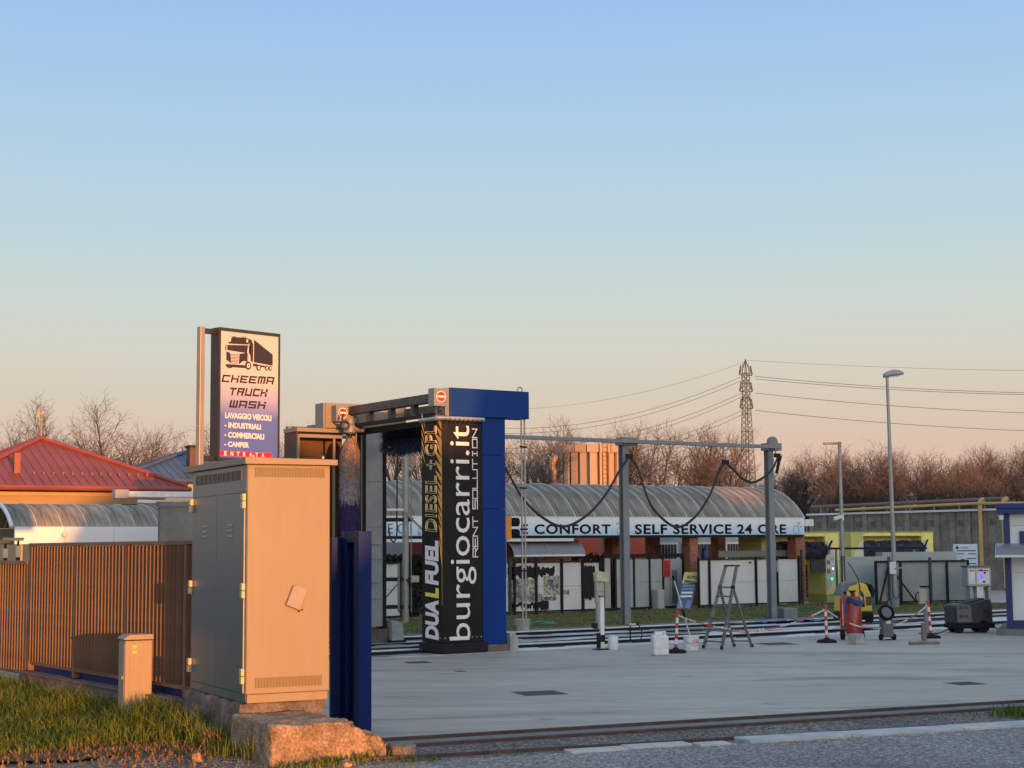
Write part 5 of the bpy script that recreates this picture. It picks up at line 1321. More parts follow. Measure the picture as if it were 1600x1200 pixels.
for k in range(nsl):
    if sbl is None:
        mb = MB(); A = arc2(14); vs = []
        for i in range(5):
            for (y, z) in A: bl = 0.0; vs.append((wl_ * i / 4, y + bl * (y - cy2) / rad2, z + bl * (z - cz2) / rad2))
        mb.add(vs, [(i * 15 + j, (i + 1) * 15 + j, (i + 1) * 15 + j + 1, i * 15 + j + 1) for i in range(4) for j in range(14)]); o = sbl = mb.build('roof_sheet', 'poly', lc, True)
    else: o = dup(sbl)
    o.location = (x0L + wl_ * k, 0, 0)
for k in range(nsl + 1):
    o = MB().tube([(0, y, z) for y, z in arc2(14, rad2 + .006)], .016 if k else .045, 5).build('lap_rib' if k else 'end_arch', 'polyrib' if k else 'fasciaw', lc, True) if k < 2 else dup(o)
    o.location = (x0L + wl_ * k, 0, 0)
for x in (.15, lx - .2): 
    for y in (.1, DL - .15): B(x - .05, y - .05, 0, x + .05, y + .05, lz0).build('post', 'gutter' if x < 1 else 'greysteel', lc)
MB().lathe([(.03, 0), (.05, .02), (.05, .10), (.02, .12)], 10, (1.02, -.12, lz1 - .22)).build('camera', 'whitepl', lc, True)
B(.05, DL - .1, lz0, lx, DL, lz1 - .02).build('rear_beam', 'greysteel', lc)
for i, (u, v0, v1) in enumerate(((8, 857, 872), (28, 853, 871))):  # reflector heads on posts, not lamps; they only catch the sun
    p = at(u, v1, 31.0); t = thing('reflector_post', ('left of two small pale post lights above the low fence section', 'right of two small pale post lights beside the white fascia')[i], 'post light', (p.x, p.y, 0), 30, 'post lights behind the fence')
    B(-.045, -.045, p.z, .045, .045, zat(u, v0, 31)).build('head', 'hinge', t, bevel=.008); B(-.035, -.035, 0, .035, .035, p.z - .001).build('post', 'dark', t)
    B(-.3, -.02, zat(u, v0, 31) + .10, .1, .02, zat(u, v0, 31) + .16).build('arm', 'gutter', t); B(-.02, -.015, zat(u, v0, 31), .02, .015, zat(u, v0, 31) + .099).build('stem', 'dark', t)
# precast wall block
PW = at(250, 815, 30); PW.z = 0
pw = thing('precast_wall', 'grey precast concrete wall with a coping between canopy and cabinet', 'wall', PW, 30)
ztop = zat(255, 791, 30)
for k in range(4):
    for j in range(2): B(j * 1.2 + .004, 0, k * ztop / 4 + .01, (j + 1) * 1.2 - .004, .14, (k + 1) * ztop / 4 - .01).build('panel', 'concgrey', pw, bevel=.006)
B(-.03, -.05, ztop, 2.45, .19, ztop + .09).build('coping', 'concgrey', pw, bevel=.008)

# ------------------------------------------------------------ yellow car wash gantries
def gantry(O, W_, H_, lb, partial=False):
    t = thing('car_wash_gantry', lb, 'car wash gantry', O, WA, 'yellow roll-over car wash gantries')
    cwid, dep = .66, 1.15
    for side, x0 in ((0, 0.0), (1, W_ - cwid)):
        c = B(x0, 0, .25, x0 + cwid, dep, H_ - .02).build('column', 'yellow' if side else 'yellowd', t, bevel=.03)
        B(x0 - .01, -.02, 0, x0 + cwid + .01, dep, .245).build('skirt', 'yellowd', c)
        mb = MB(); s = 1 if side else -1; xi = x0 if side else x0 + cwid; n = 14     # cream crescent strip
        for i in range(n):
            a0_, a1_ = i / n, (i + 1) / n
            zf = lambda a: .42 + (H_ - .72) * a
            o_ = lambda a: .06 + .50 * math.sin(a * math.pi) ** .75
            q = [(xi + s * (o_(a0_) - .12) * .0 + s * .02, zf(a0_)), (xi + s * o_(a0_), zf(a0_)), (xi + s * o_(a1_), zf(a1_)), (xi + s * .02, zf(a1_))]
            mb.add([(x, -.004, z) for x, z in q], [(0, 1, 2, 3)])
        cr_ = mb.build('cream_strip', 'creamst', c)
        if side:
            for k, z in enumerate((1.62, 1.28, .98)):
                for j in range(3): B(xi + .05 + j * .055, -.008, z, xi + .085 + j * .055, -.0045, z + .16 - .03 * (j % 2)).build('mark', 'signblk', cr_)
            for (x, z) in ((xi + .20, 1.80), (xi + .31, 1.48)):
                mb = MB(); ring(mb, (x, z), .06, .012, 14, 0, -.008, -.0045); mb.build('gauge_ring', 'signblk', cr_)
            mb = MB(); mb.prism(disc((xi + .26, .80), .075), -.012, -.0045, 'y'); gl = mb.build('lamp_rim', 'dark', c)
            mb = MB(); mb.prism(disc((xi + .26, .80), .055), -.018, -.0125, 'y'); mb.build('green_lamp', 'lampgreen', gl)
            mb = MB(); mb.prism(disc((xi + .33, 1.14), .035), -.012, -.0045, 'y'); mb.build('white_lamp', 'lampwhite', c)
    B(cwid + .003, .55, H_ - 1.0, W_ - cwid - .003, .60, H_ - .17).build('back_panel', 'yellow', t)
    tb_ = B(cwid + .003, 0, H_ - .16, W_ - cwid - .003, dep, H_ - .03).build('top_beam', 'yellow', t, bevel=.02)
    B(.0, -.03, H_ - .018, W_, dep + .02, H_).build('cover', 'yellow', t)
    rnd = random.Random(int(O[0] * 10)); mb = MB()
    for _ in range(2600):
        x = rnd.uniform(cwid + .05, W_ - cwid - .05); a = rnd.uniform(0, 6.283); r = rnd.uniform(.27, .31) * (1 + .05 * math.sin(x * 7)); e = (x + rnd.uniform(-.05, .05), .12 + r * math.cos(a), H_ - .62 + r * math.sin(a))
        mb.add([(x - .022, .12, H_ - .62), (x + .022, .12, H_ - .62), (e[0] + .022, e[1], e[2]), (e[0] - .022, e[1], e[2])], [(0, 1, 2, 3)])
    bsf = MB().tube([(cwid, .12, H_ - .62), (W_ - cwid, .12, H_ - .62)], .25, 18).build('roof_brush', 'brushblk', t, True)
    stuff(mb.build('bristles', 'brushblk', bsf))
    for x in (cwid + .35, W_ - cwid - .55):
        mb = MB()
        for _ in range(1500):
            z = rnd.uniform(.3, H_ - 1.0); a = rnd.uniform(0, 6.283); r = rnd.uniform(.24, .32)
            e = (x + r * math.cos(a), .75 + r * math.sin(a), z - .12)
            mb.add([(x, .75, z - .014), (x, .75, z + .014), (e[0], e[1], e[2] + .014), (e[0], e[1], e[2] - .014)], [(0, 1, 2, 3)])
        v_ = MB().tube([(x, .75, .1), (x, .75, H_ - .9)], .05, 8).build('side_brush', 'dark', t); stuff(mb.build('bristles', 'brushblk', v_))
    B(W_ - cwid - .72, -.02, 1.02, W_ - cwid - .03, .02, 1.42).build('sign_plate', 'darkgrey', t)
    MB().bar((W_ - cwid - .12, -.12, H_ - .78), (W_ - cwid + .18, -.14, H_ - .30), .05).build('lever', 'dark', t)
    return t
MT['lampgreen'] = mat('lit_green_lamp', (.05, .6, .2), emit=(.05, .9, .25, 1.6)); MT['lampwhite'] = mat('lit_white_lamp', (.8, .8, .8), emit=(1, 1, .95, .9))
G1 = at(1190, 850, 53.0); G1.z = 0
gw = xo(1312, 880, G1)[0]; gantry(G1, gw, xo(1290, 831, G1)[1], 'yellow roll-over car wash gantry beside the brick pillar with a green lamp')
G2 = at(1330, 850, 60.0); G2.z = 0
gantry(G2, xo(1459, 860, G2)[0], xo(1400, 831, G2)[1], 'yellow roll-over car wash gantry farther back behind the grey screens')
pn_ = at(1258, 822, 57); tag(B(0, 0, 0, .42, .08, .24).build('small_sign', 'fasciaw', None), 'small pale blue sign box just right of the long fascia', 'sign', None, pn_, WA); 
B(.1, .03, -(pn_.z), .14, .07, -.001).build('post', 'greysteel', bpy.data.objects['small_sign'])
# gas machine seen under fascia: yellow cabinet
yc = at(1172, 868, 56); t = tag(B(0, 0, 0, .55, .5, 1.9).build('yellow_cabinet', 'machyel', None, bevel=.02), 'low olive yellow cabinet behind the white boards', 'cabinet', None, (yc.x, yc.y, 0), WA)

# ------------------------------------------------------------ grey precast hall with gas pipes
HA, HB = at(1268, 805, 76), at(1562, 796, 67); HA.z = HB.z = 0
hd = (HB - HA); hl = hd.length; hang = math.degrees(math.atan2(hd.y, hd.x))
hz = zat(1268, 805, 76)
hall = thing('precast_hall', 'long low hall of grey ribbed precast panels with a white roof edge', 'building', HA, hang)
npn = 13
B(0, .22, 0, hl + 10, 14, hz - .1).build('core', 'concgrey', hall)
MT['hallwall'] = mat('hall_precast', (.235, .205, .175), rough=.95, var=.25, scale=1.6, bump=.4, bscale=9, fine=.25, rand=.08, spec=.15)
MT['hallband'] = mat('hall_dark_band', (.17, .15, .13), rough=.95, var=.3, scale=3, spec=.15)
for k in range(npn + 10):
    wv = hl / npn; a, b = k * wv + .03, (k + 1) * wv - .03
    pnl = B(a, .06, 0, b, .215, hz - .02).build('wall_panel', 'hallwall', hall)
    B(a + .22, .045, hz - .62, b - .02, .059, hz - .36).build('band', 'hallband', pnl)
    B(k * wv - .14, -.02, 0, k * wv + .14, .055, hz - .03).build('rib', 'hallwall', hall)
B(-.2, -.14, hz - .015, hl + 10, .3, hz + .07).build('roof_edge', 'fasciaw', hall)
gpz = hz + .42
gas = thing('gas_pipe', 'ochre gas pipes running along the hall roof and down its wall', 'pipe', HA, hang)
MB().tube([(.1, -.05, gpz - .03), (hl - 1.1, -.05, gpz + .05), (hl + .5, -.05, gpz + .06)], .065, 8).build('main_pipe', 'wood', gas, True)
MB().tube([(1.8, -.25, gpz - .22), (10, -.25, gpz - .12), (14, -.2, gpz - .2)], .06, 8).build('second_pipe', 'gasyel', gas, True)
for x in (hl - .85, hl + .35):
    MB().tube(smooth_path([(x + .15, -.08, gpz + .04), (x, -.16, gpz - .02), (x, -.20, gpz - .3), (x, -.20, gpz - .6)], 4) + [Vector((x, -.20, .1))], .09, 8).build('down_pipe', 'gasyel', gas, True)
for k in range(8): B(.6 + k * hl / 8, -.04, hz + .07, .64 + k * hl / 8, .0, gpz - .08).build('support', 'greysteel', gas)

# ------------------------------------------------------------ right hand screens, lamps, machines
RF = g(1454, 946); RF.z = 0
rfw = thing('screen_fence', 'grey screens in dark frames behind the wash rails on the right', 'fence', RF, 16)
def xr(u, v=910): return xo(u, v, RF, 0, 16)[0]
edges = [1369, 1407.5, 1454, 1480, 1513]
zt_ = xo(1440, 877, RF, 0, 16)[1]
for u in edges: B(xr(u) - .035, -.035, 0, xr(u) + .035, .035, zt_ + (.12 if u in (1454,) else .03)).build('post', 'greenpost' if u == 1454 else 'dark', rfw)
for a, b in zip(edges[:-1], edges[1:]):
    fence_panel(rfw, xr(a) + .035, xr(b) - .035, .14, zt_ - .02, 0, 'greypanel', pitch=.09)
B(xr(1369), -.02, zt_ - .01, xr(1513), .02, zt_ + .03).build('top_rail', 'dark', rfw)
for a, b in ((1388, 1366), (1388, 1424)): MB().bar((xr(1388), -.06, 1.28), (xr(b), -.3, .1), .05).build('brace', 'dark', rfw)
B(xr(1388) - .035, -.10, 0, xr(1388) + .035, -.04, zt_ + .16).build('post', 'greenpost', rfw)
fence_o = B(xo(1317, 910, RF, .9, 16)[0], .9, 0, xr(1500), 1.0, zt_ + .16).build('back_screen', 'screen', None); tag(fence_o, 'long pale grey green screen wall behind the dark framed screens', 'screen wall', None, RF, 16)
bb_ = MB().bar((xr(1310), 1.6, xo(1400, 856, RF, 1.6, 16)[1]), (xr(1490), 1.6, xo(1400, 856, RF, 1.6, 16)[1] - .02), .07).build('black_beam', 'dark', None); tag(bb_, 'thin black beam running across above the grey screens', 'beam', None, RF, 16)
for u in (1345, 1470): MB().bar((xr(u), 1.6, 0), (xr(u), 1.6, xo(1400, 856, RF, 1.6, 16)[1] - .02), .06).build('support', 'greysteel', bb_)
def lamp_tall():
    p = g(1399, 951); t = thing('street_lamp', 'tall grey street lamp with a shell shaped head', 'street lamp', (p.x, p.y, 0), 0)
    zt = zat(1390, 588, p.y)
    MB().tube([(0, 0, 0), (0, 0, 2.2), (-.03, 0, zt)], [.08, .07, .045], 12).build('pole', 'steel', t, True)
    MB().lathe([(.13, 0), (.13, .5), (.10, .55)], 12).build('collar', 'greysteel', t, True)
    mb = MB(); n = 12; secs = []
    for i in range(n + 1):
        a = i / n; x = -.14 + .62 * a; wv = .02 + .15 * math.sin(math.pi * min(1, a * .92 + .06)) ** .6; hh = .16 * math.sin(math.pi * min(1, a * .85 + .12)) ** .7
        secs.append([(x, wv * math.cos(q), zt + .0 + (hh * math.sin(q) if math.sin(q) > 0 else .05 * math.sin(q)) + .10 * a) for q in [2 * math.pi * k / 12 for k in range(12)]])
    vs = [p_ for s_ in secs for p_ in s_]
    mb.add(vs, [(i * 12 + k, i * 12 + (k + 1) % 12, (i + 1) * 12 + (k + 1) % 12, (i + 1) * 12 + k) for i in range(n) for k in range(12)]); mb.build('lamp_head', 'skin', t, True)
    mb = MB(); mb.prism([(.0, zt - .035), (.36, zt + .01), (.36, zt + .03), (.0, zt - .015)], -.09, .09, 'y'); mb.build('lens', 'whitepl', t)
    B(-.16, -.14, 1.05, .03, -.08, 1.42).build('junction_box', 'whitepl', t, bevel=.01); MB().bar((-.02, -.12, 1.2), (.28, -.2, 1.26), .05).build('camera', 'steel', t)
    MB().tube(smooth_path([(-.1, -.12, 1.05), (-.1, -.12, .5), (.02, -.14, .3), (.14, -.14, .6), (.12, -.12, 1.0)], 4), .012, 5).build('cable', 'cable', t)
lamp_tall()
p = g(1319, 950); t = thing('street_lamp', 'slim grey lamp post with a flat arm and a white camera', 'street lamp', (p.x, p.y, 0), 0)
zt = zat(1316, 692, p.y)
MB().tube([(0, 0, 0), (0, 0, zt)], [.07, .045], 10).build('pole', 'steel', t, True)
mb = MB(); mb.box(-.50, -.09, zt - .045, -.03, .09, zt + .02); mb.build('lamp_head', 'greysteel', t, bevel=.012); B(-.04, -.04, zt - .14, .05, .04, zt + .03).build('bracket', 'greysteel', t)
cz_ = zat(1310, 808, p.y); cm = MB().bar((-.26, -.06, cz_ - .06), (.0, -.06, cz_ + .02), .11).build('camera', 'whitepl', t, bevel=.02); B(-.0, -.05, cz_ - .1, .06, .02, cz_ + .1).build('camera_mount', 'whitepl', t)
B(-.06, -.06, 0, .06, .06, 1.6).build('sleeve', 'greenpost', t)
# payment terminal and information board
PT = g(1520, 948); pt = thing('payment_terminal', 'grey self service payment terminal with a violet lit screen', 'payment terminal', (PT.x, PT.y, 0), 10)
def xpt(u): return xo(u, 910, PT, 0, 10)[0]
zt = xo(1535, 886, PT, 0, 10)[1]; zm = xo(1535, 916, PT, 0, 10)[1]
B(xpt(1512), 0, zm, xpt(1549), .4, zt).build('housing', 'skin', pt, bevel=.015)
B(xpt(1511), -.03, zt + .002, xpt(1551), .42, zt + .05).build('roof', 'greypl', pt)
for u in (1547, 1518): B(xpt(u) - .04, .05, 0, xpt(u) + .04, .3, zm - .002).build('leg', 'skin', pt)
B(xpt(1527), .05, 0, xpt(1537), .3, zm - .002).build('pedestal', 'whitepl', pt)
for a, b in ((1526, 1546), (1513.5, 1523.5)): 
    f_ = B(xpt(a), -.012, zm + .06, xpt(b), -.001, zt - .05).build('front_plate', 'whitepl', pt)
    B(xpt(a) + .03, -.016, zt - .13, xpt(b) - .03, -.0125, zt - .09).build('text_line', 'signred', f_)
MT['scr'] = mat('lit_violet_screen', (.1, .05, .5), emit=(.16, .05, .9, 1.3))
B(xpt(1530.5), -.02, zm + .22, xpt(1535.5), -.0125, zm + .40).build('screen', 'scr', pt)
for u, z in ((1533, zm + .50), (1539, zm + .42), (1537, zm + .14)): B(xpt(u) - .03, -.02, z - .03, xpt(u) + .04, -.0125, z + .03).build('slot', 'signblk', pt)
B(xpt(1530), -.018, zm + .09, xpt(1535), -.0125, zm + .16).build('receipt_tray', 'bannerW', pt)
IB = at(1491, 880, 53.5); ib = thing('information_board', 'pale blue information board with printed lines behind the terminal', 'board', (IB.x, IB.y, 0), 8)
def xib(u): return xo(u, 880, IB, 0, 8)[0]
zt = xo(1510, 850, IB, 0, 8)[1]; zb_2 = xo(1510, 893, IB, 0, 8)[1]
MT['boardblue'] = mat('pale_blue_print', (.50, .60, .70), rough=.5, var=.06)
bb2 = B(0, 0, zb_2, xib(1528), .06, zt).build('board', 'boardblue', ib)
for x in (.05, xib(1528) - .05): B(x - .03, .07, 0, x + .03, .13, zb_2 + .3).build('leg', 'greysteel', ib)
bx1 = xib(1528)
mb = MB(); mb.prism(disc((.12, zt - .12), .055), -.006, -.001, 'y'); mb.build('emblem', 'signblk', bb2)
B(.22, -.005, zt - .15, .50, -.001, zt - .10).build('text_line', 'skin', bb2)
for a, b, z, h in ((.10, .70, .24, .035), (.09, .33, .34, .03), (.45, .70, .34, .03), (.20, .34, .52, .025), (.40, .70, .50, .03), (.42, .70, .66, .03)): B(bx1 * a / .75, -.005, zt - z, bx1 * b / .75, -.001, zt - z + h).build('text_line', 'signblk', bb2)
for z in (.42, .46, .58, .62): B(.08, -.004, zt - z, .30, -.001, zt - z + .012).build('text_line', 'skin', bb2)
cb = B(-2.6, -.3, 0, -.05, .3, xo(1470, 862, IB, 0, 8)[1] - .0).build('container', 'screen', None); tag(cb, 'pale grey box container behind the screens next to the information board', 'container', None, (IB.x, IB.y, 0), 8)
# kiosk
KO = g(1574, 991); ko = thing('kiosk', 'white panelled kiosk with a dark blue frame at the right edge', 'kiosk', (KO.x, KO.y, 0), -20)
kz = zat(1565, 803, KO.y); kz2 = zat(1565, 787, KO.y)
B(0, 0, .12, .13, .13, kz).build('corner_post', 'kioskblue', ko)
B(-.12, -.20, kz + .001, 3.6, 2.6, kz2).build('roof', 'kioskblue', ko, bevel=.01)
B(-.13, -.21, kz + (kz2 - kz) * .45, 3.6, -.203, kz + (kz2 - kz) * .55).build('roof_groove', 'navy', ko)
B(.132, .03, .14, 3.4, .10, .30).build('base_beam', 'kioskblue', ko); B(-.2, -.5, 0, 3.6, 2.6, .115).build('plinth', 'concgrey', ko)
B(.03, .135, .12, .09, 2.4, kz).build('side_wall', 'white', ko)
zc = (.305, 1.34, 2.36, kz - .002)
for i in range(3):
    for x0, x1 in ((.135, 1.3), (1.306, 2.5)): B(x0, .04, zc[i], x1, .09, zc[i + 1] - .008).build('wall_panel', 'fasciaw', ko)
awn_z1, awn_z0 = zat(1580, 849, KO.y - .3), zat(1570, 868, KO.y - .7)
awning(-.15, 1.4, .02, -.72, awn_z1, awn_z0, ko, nx=1)
pt2 = [(-.16, .02 - .74 * math.sin(k / 8 * math.pi / 2), awn_z0 + (awn_z1 - awn_z0) * math.cos(k / 8 * math.pi / 2)) for k in range(9)]
MB().tube(pt2, .022, 5).build('awning_bracket', 'dark', ko)
lb_ = B(.40, -.10, zat(1598, 856, KO.y) - .08, .75, .035, zat(1598, 856, KO.y) + .08).build('lamp_box', 'dark', ko); B(.48, -.105, zat(1598, 856, KO.y) - .03, .56, -.1005, zat(1598, 856, KO.y) + .03).build('marker', 'bannerW', lb_)
B(.33, .0, 1.95, .52, .038, zat(1598, 830, KO.y)).build('blue_column', 'kioskblue', ko)
MB().lathe([(.05, 0), (.06, .1)], 10, (-.03, -.1, kz - .13)).build('lamp', 'whitepl', ko, True)

# ------------------------------------------------------------ small things in the yard
chain_tops = []
for i, (ub, vb, ut, vt, lb) in enumerate(((1056, 1023, 1058.5, 957, 'red and white chain post on a black base beside the white jerrycan'),
                                          (1292, 1007, 1289.5, 948, 'red and white chain post on a black base left of the red tank'),
                                          (1455, 1000, 1450, 941, 'leaning red and white chain post beside the wooden stake'))):
    p = g(ub, vb - 3); top = at(ut, vt, p.y); t = thing('chain_post', lb, 'chain post', (p.x, p.y, 0), 0, 'red and white chain posts')
    d = top - Vector((p.x, p.y, 0))
    pts = [Vector((d.x * k / 7, d.y * k / 7, .06 + (d.z - .06) * k / 7)) for k in range(8)]
    for k in range(7): MB().tube([pts[k], pts[k + 1]], .028, 10).build('band', 'red' if k % 2 == 0 else 'white', t, True)
    MB().lathe([(.20, 0), (.205, .03), (.17, .055), (.06, .075), (.04, .10)], 20).build('base', 'rubber', t, True)
    MB().lathe([(.034, 0), (.036, .02), (.02, .035)], 10, pts[7]).build('cap', 'red', t, True)
    chain_tops.append(Vector((p.x, p.y, 0)) + pts[7] - Vector((0, 0, .05)))
def chain(a, b, sag, lb, seed):
    t = thing('plastic_chain', lb, 'chain', a, 0, 'red and white plastic chains'); L_ = catenary(a, b, sag, 80)
    base = L_[0]; mbs = [MB(), MB()]
    for i in range(len(L_) - 1):
        p, q = L_[i] - base, L_[i + 1] - base; d = (q - p).normalized(); s_ = d.cross(Vector((0, 0, 1))).normalized() if i % 2 else Vector((0, 0, 1)); s_ = (s_ - d * s_.dot(d)).normalized()
        e = (q - p).length * .12; wv = .013
        loop = [p - d * e, p + d * e * 2 + s_ * wv, q - d * e * 2 + s_ * wv, q + d * e, q - d * e * 2 - s_ * wv, p + d * e * 2 - s_ * wv, p - d * e]
        mbs[(i // 9) % 2].tube(loop, .0062, 4, cap=False)
    stuff(mbs[0].build('white_links', 'white', t)); stuff(mbs[1].build('red_links', 'red', t))
chain(chain_tops[0], chain_tops[1], .34, 'red and white plastic chain sagging past the ladder', 1)
chain(chain_tops[1], chain_tops[2], .44, 'red and white plastic chain sagging across the red tank', 2)
# ladder
LF = [g(1099, 1013), g(1127.5, 1015), g(1147, 1010.5), g(1175, 1011)]
lo = (LF[0] + LF[1] + LF[2] + LF[3]) / 4; lad = thing('step_ladder', 'weathered aluminium platform step ladder standing open in the yard', 'ladder', (lo.x, lo.y, 0), 0)
lf = [p - Vector((lo.x, lo.y, 0)) for p in LF]
yt = lo.y
T0, T1 = at(1134, 884, yt) - Vector((lo.x, lo.y, 0)), at(1151, 884, yt - .1) - Vector((lo.x, lo.y, 0))
H0, H1 = lf[0].lerp(T0, .74), lf[1].lerp(T1, .74)
MT['ladder'] = mat('weathered_aluminium', (.16, .16, .16), rough=.5, metal=.5, var=.25, scale=8)
MB().bar(lf[0], T0, .035, .06).build('front_stile', 'ladder', lad); MB().bar(lf[1], T1, .035, .06).build('front_stile', 'ladder', lad)
MB().bar(lf[2], H0, .03, .05).build('rear_stile', 'ladder', lad); MB().bar(lf[3], H1, .03, .05).build('rear_stile', 'ladder', lad)
for f in (.09, .23, .37, .51, .63): MB().bar(lf[0].lerp(T0, f), lf[1].lerp(T1, f), .09, .025).build('tread', 'ladder', lad)
for f in (.10, .40): MB().bar(lf[2].lerp(H0, f), lf[3].lerp(H1, f), .03, .025).build('brace', 'ladder', lad)
MB().bar(H0, H1, .16, .03).build('platform', 'ladder', lad)
MB().bar(T0 + Vector((-.03, 0, 0)), T1 + Vector((.06, 0, 0)), .05, .03).build('top_rail', 'rubber', lad)
for a in (H0, H1): MB().lathe([(.04, -.03), (.05, 0), (.04, .03)], 10, a).build('hinge', 'rubber', lad, True)
for f_ in lf: MB().lathe([(.03, 0), (.03, .06)], 8, f_).build('foot', 'rubber', lad)
MB().bar(lf[0].lerp(T0, .22), lf[2].lerp(H0, .24), .012).build('stay', 'ladder', lad); MB().bar(lf[1].lerp(T1, .22), lf[3].lerp(H1, .24), .012).build('stay', 'ladder', lad)
# jerrycan, canister, buckets
p = g(1031, 1024); t = thing('jerrycan', 'white plastic jerrycan standing left of the chain post', 'jerrycan', (p.x, p.y, 0), 12)
j = B(-.145, -.11, 0, .145, .11, .36).build('body', 'whitepl', t, bevel=.03); B(-.10, -.025, .36, .06, .025, .43).build('handle', 'whitepl', t, bevel=.015)
MB().lathe([(.03, 0), (.03, .05), (.036, .05), (.036, .08)], 12, (.09, 0, .355)).build('cap', 'whitepl', t, True); B(-.15, -.116, .15, .15, -.1105, .165).build('rib', 'whitepl', t)
p = g(958, 1015); t = thing('canister', 'small white plastic canister beside the white post', 'canister', (p.x, p.y, 0), 10)
MB().lathe([(.095, 0), (.10, .02), (.10, .24), (.09, .255)], 18).build('body', 'whitepl', t, True); MB().lathe([(.102, 0), (.102, .02)], 18, (0, 0, .245)).build('lid', 'whitepl', t, True)
def bucket(lb, u, v, r, h, m, emblem=False):
    p = g(u, v); t = thing('bucket', lb, 'bucket', (p.x, p.y, 0), 0)
    mb = MB(); n = 22; pr = [(r * .84, 0), (r, h), (r * 1.04, h), (r * 1.04, h - .03), (r * .96, h), (r * .94, h - .01), (r * .8, .02)]
    vs = []
    for rr, z in pr: vs += [(rr * math.cos(2 * math.pi * k / n), rr * math.sin(2 * math.pi * k / n), z) for k in range(n)]
    fs = [(i * n + k, i * n + (k + 1) % n, (i + 1) * n + (k + 1) % n, (i + 1) * n + k) for i in range(len(pr) - 1) for k in range(n)] + [tuple(range(n)), tuple((len(pr) - 1) * n + k for k in range(n))]
    mb.add(vs, fs); b_ = mb.build('body', m, t, True)
    MB().tube(smooth_path([(-r * 1.02, 0, h - .03), (-r * .8, -r * .7, h - .10), (0, -r * 1.05, h - .14), (r * .8, -r * .7, h - .10), (r * 1.02, 0, h - .03)], 4), .006, 4).build('handle', 'steel', t)
    if emblem:
        mb = MB(); 
        for k in range(16):
            a, b2 = 2 * math.pi * k / 16, 2 * math.pi * (k + 1) / 16
            q = [(.055 * math.cos(a), .06 * math.sin(a)), (.055 * math.cos(b2), .06 * math.sin(b2))]
            mb.bar((.07 + q[0][0], -r * .99, h * .52 + q[0][1]), (.07 + q[1][0], -r * .99, h * .52 + q[1][1]), .008)
        mb.bar((.035, -r * .995, h * .5), (.11, -r * .985, h * .56), .010); mb.build('emblem', 'red', b_)
    return t
bucket('white bucket with a red emblem holding the long brush pole', 1080, 1016, .155, .28, 'whitepl', True)
MT['oldbucket'] = mat('stained_grey_bucket', (.34, .33, .31), rough=.7, var=.25, scale=5)
bucket('stained grey bucket standing on the lawn kerb beside the portal', 817, 987, .175, .30, 'oldbucket')
p = g(1081, 1013); a = Vector((p.x, p.y, .12)); b = at(1052, 902, p.y + .25); t = thing('brush_pole', 'long grey telescopic brush pole leaning out of the emblem bucket', 'pole', a, 0)
b = b - a; MB().tube([(0, 0, 0), b], .014, 8).build('tube', 'alum', t, True); MB().tube([b * .95, b * 1.02], .026, 8).build('end_grip', 'rubber', t, True); MB().tube([b * .36, b * .50], .024, 8).build('grip', 'rubber', t, True); MB().tube([b * .50, b * .53], .022, 8).build('red_collar', 'red', t, True)
# white sensor post with yellow cap
p = g(941, 1015); t = thing('sensor_post', 'white metal sensor post in front of the near wash rail', 'post', (p.x, p.y, 0), 20); zt = zat(940, 933, p.y)
B(-.04, -.03, .02, .04, .03, zt).build('post', 'white', t, bevel=.006); B(-.05, -.04, .15, .05, -.031, .28).build('clamp', 'dark', t); B(-.16, -.12, 0, .16, .12, .018).build('foot_plate', 'dark', t); B(-.10, -.04, .03, -.05, .04, .32).build('bracket', 'dark', t); B(-.06, -.045, zt, .05, .045, zt + .03).build('head', 'greypl', t)
MT['beige'] = mat('beige_plastic', (.36, .34, .28), rough=.6, var=.12, scale=6); MT['sponge'] = mat('pale_yellow_foam', (.55, .52, .34), rough=.95, var=.12, scale=14, bump=.6, bscale=60)
p = g(938, 984); t = thing('stacked_post', 'beige stacked box post with a pale yellow foam block on top', 'post', (p.x, p.y, 0), 15); zz = [0, .34, .62, .90, 1.14]
for i in range(4): B(-.09 - .02 * (i > 1), -.08, zz[i] + .004, .09, .08, zz[i + 1]).build('box', 'beige', t, bevel=.01)
zt = zat(938, 917, p.y); sp_ = rough_obj('foam_block', None, 'sponge', -.12, -.12, 1.145, .17, .12, max(1.36, zt), 77, .03, step=.04); sp_.parent = None; tag(sp_, 'pale yellow foam block resting on the beige stacked post', 'foam block', None, (p.x, p.y, 0), 15)
B(-.2, -.1, 0, -.1, .06, .16).build('wedge', 'dark', t)
p = g(985, 1004); t = thing('hose_stand', 'small black bent pipe stand with a hose loop on the wet floor', 'hose stand', (p.x, p.y, 0), 10)
MB().tube([(0, 0, 0), (0, 0, .34), (.03, 0, .36), (.17, 0, .37)], .016, 8).build('pipe', 'dark', t, True); MB().tube(smooth_path([(.17, 0, .37), (.23, 0, .26), (.25, 0, .15), (.20, -.02, .05), (.08, -.04, .02), (-.1, -.05, .02)], 5), .012, 6).build('hose', 'cable', t, True); B(-.02, -.02, .35, .12, .02, .39).build('valve', 'alum', t); B(-.12, -.1, 0, .12, .1, .012).build('foot', 'dark', t)
p = g(850, 980); pts = [Vector(((.32 - .012 * k / 6) * math.cos(k * .52), .20 * math.sin(k * .52) + .04 * math.sin(k), .02 + .011 * (k / 12) + .01 * math.sin(k * 1.7))) for k in range(60)]
tag(MB().tube(pts, .013, 5).build('garden_hose', 'hosegreen', None, True), 'coiled green garden hose lying on the lawn beside the grey bucket', 'hose', None, (p.x, p.y, .06), 0)
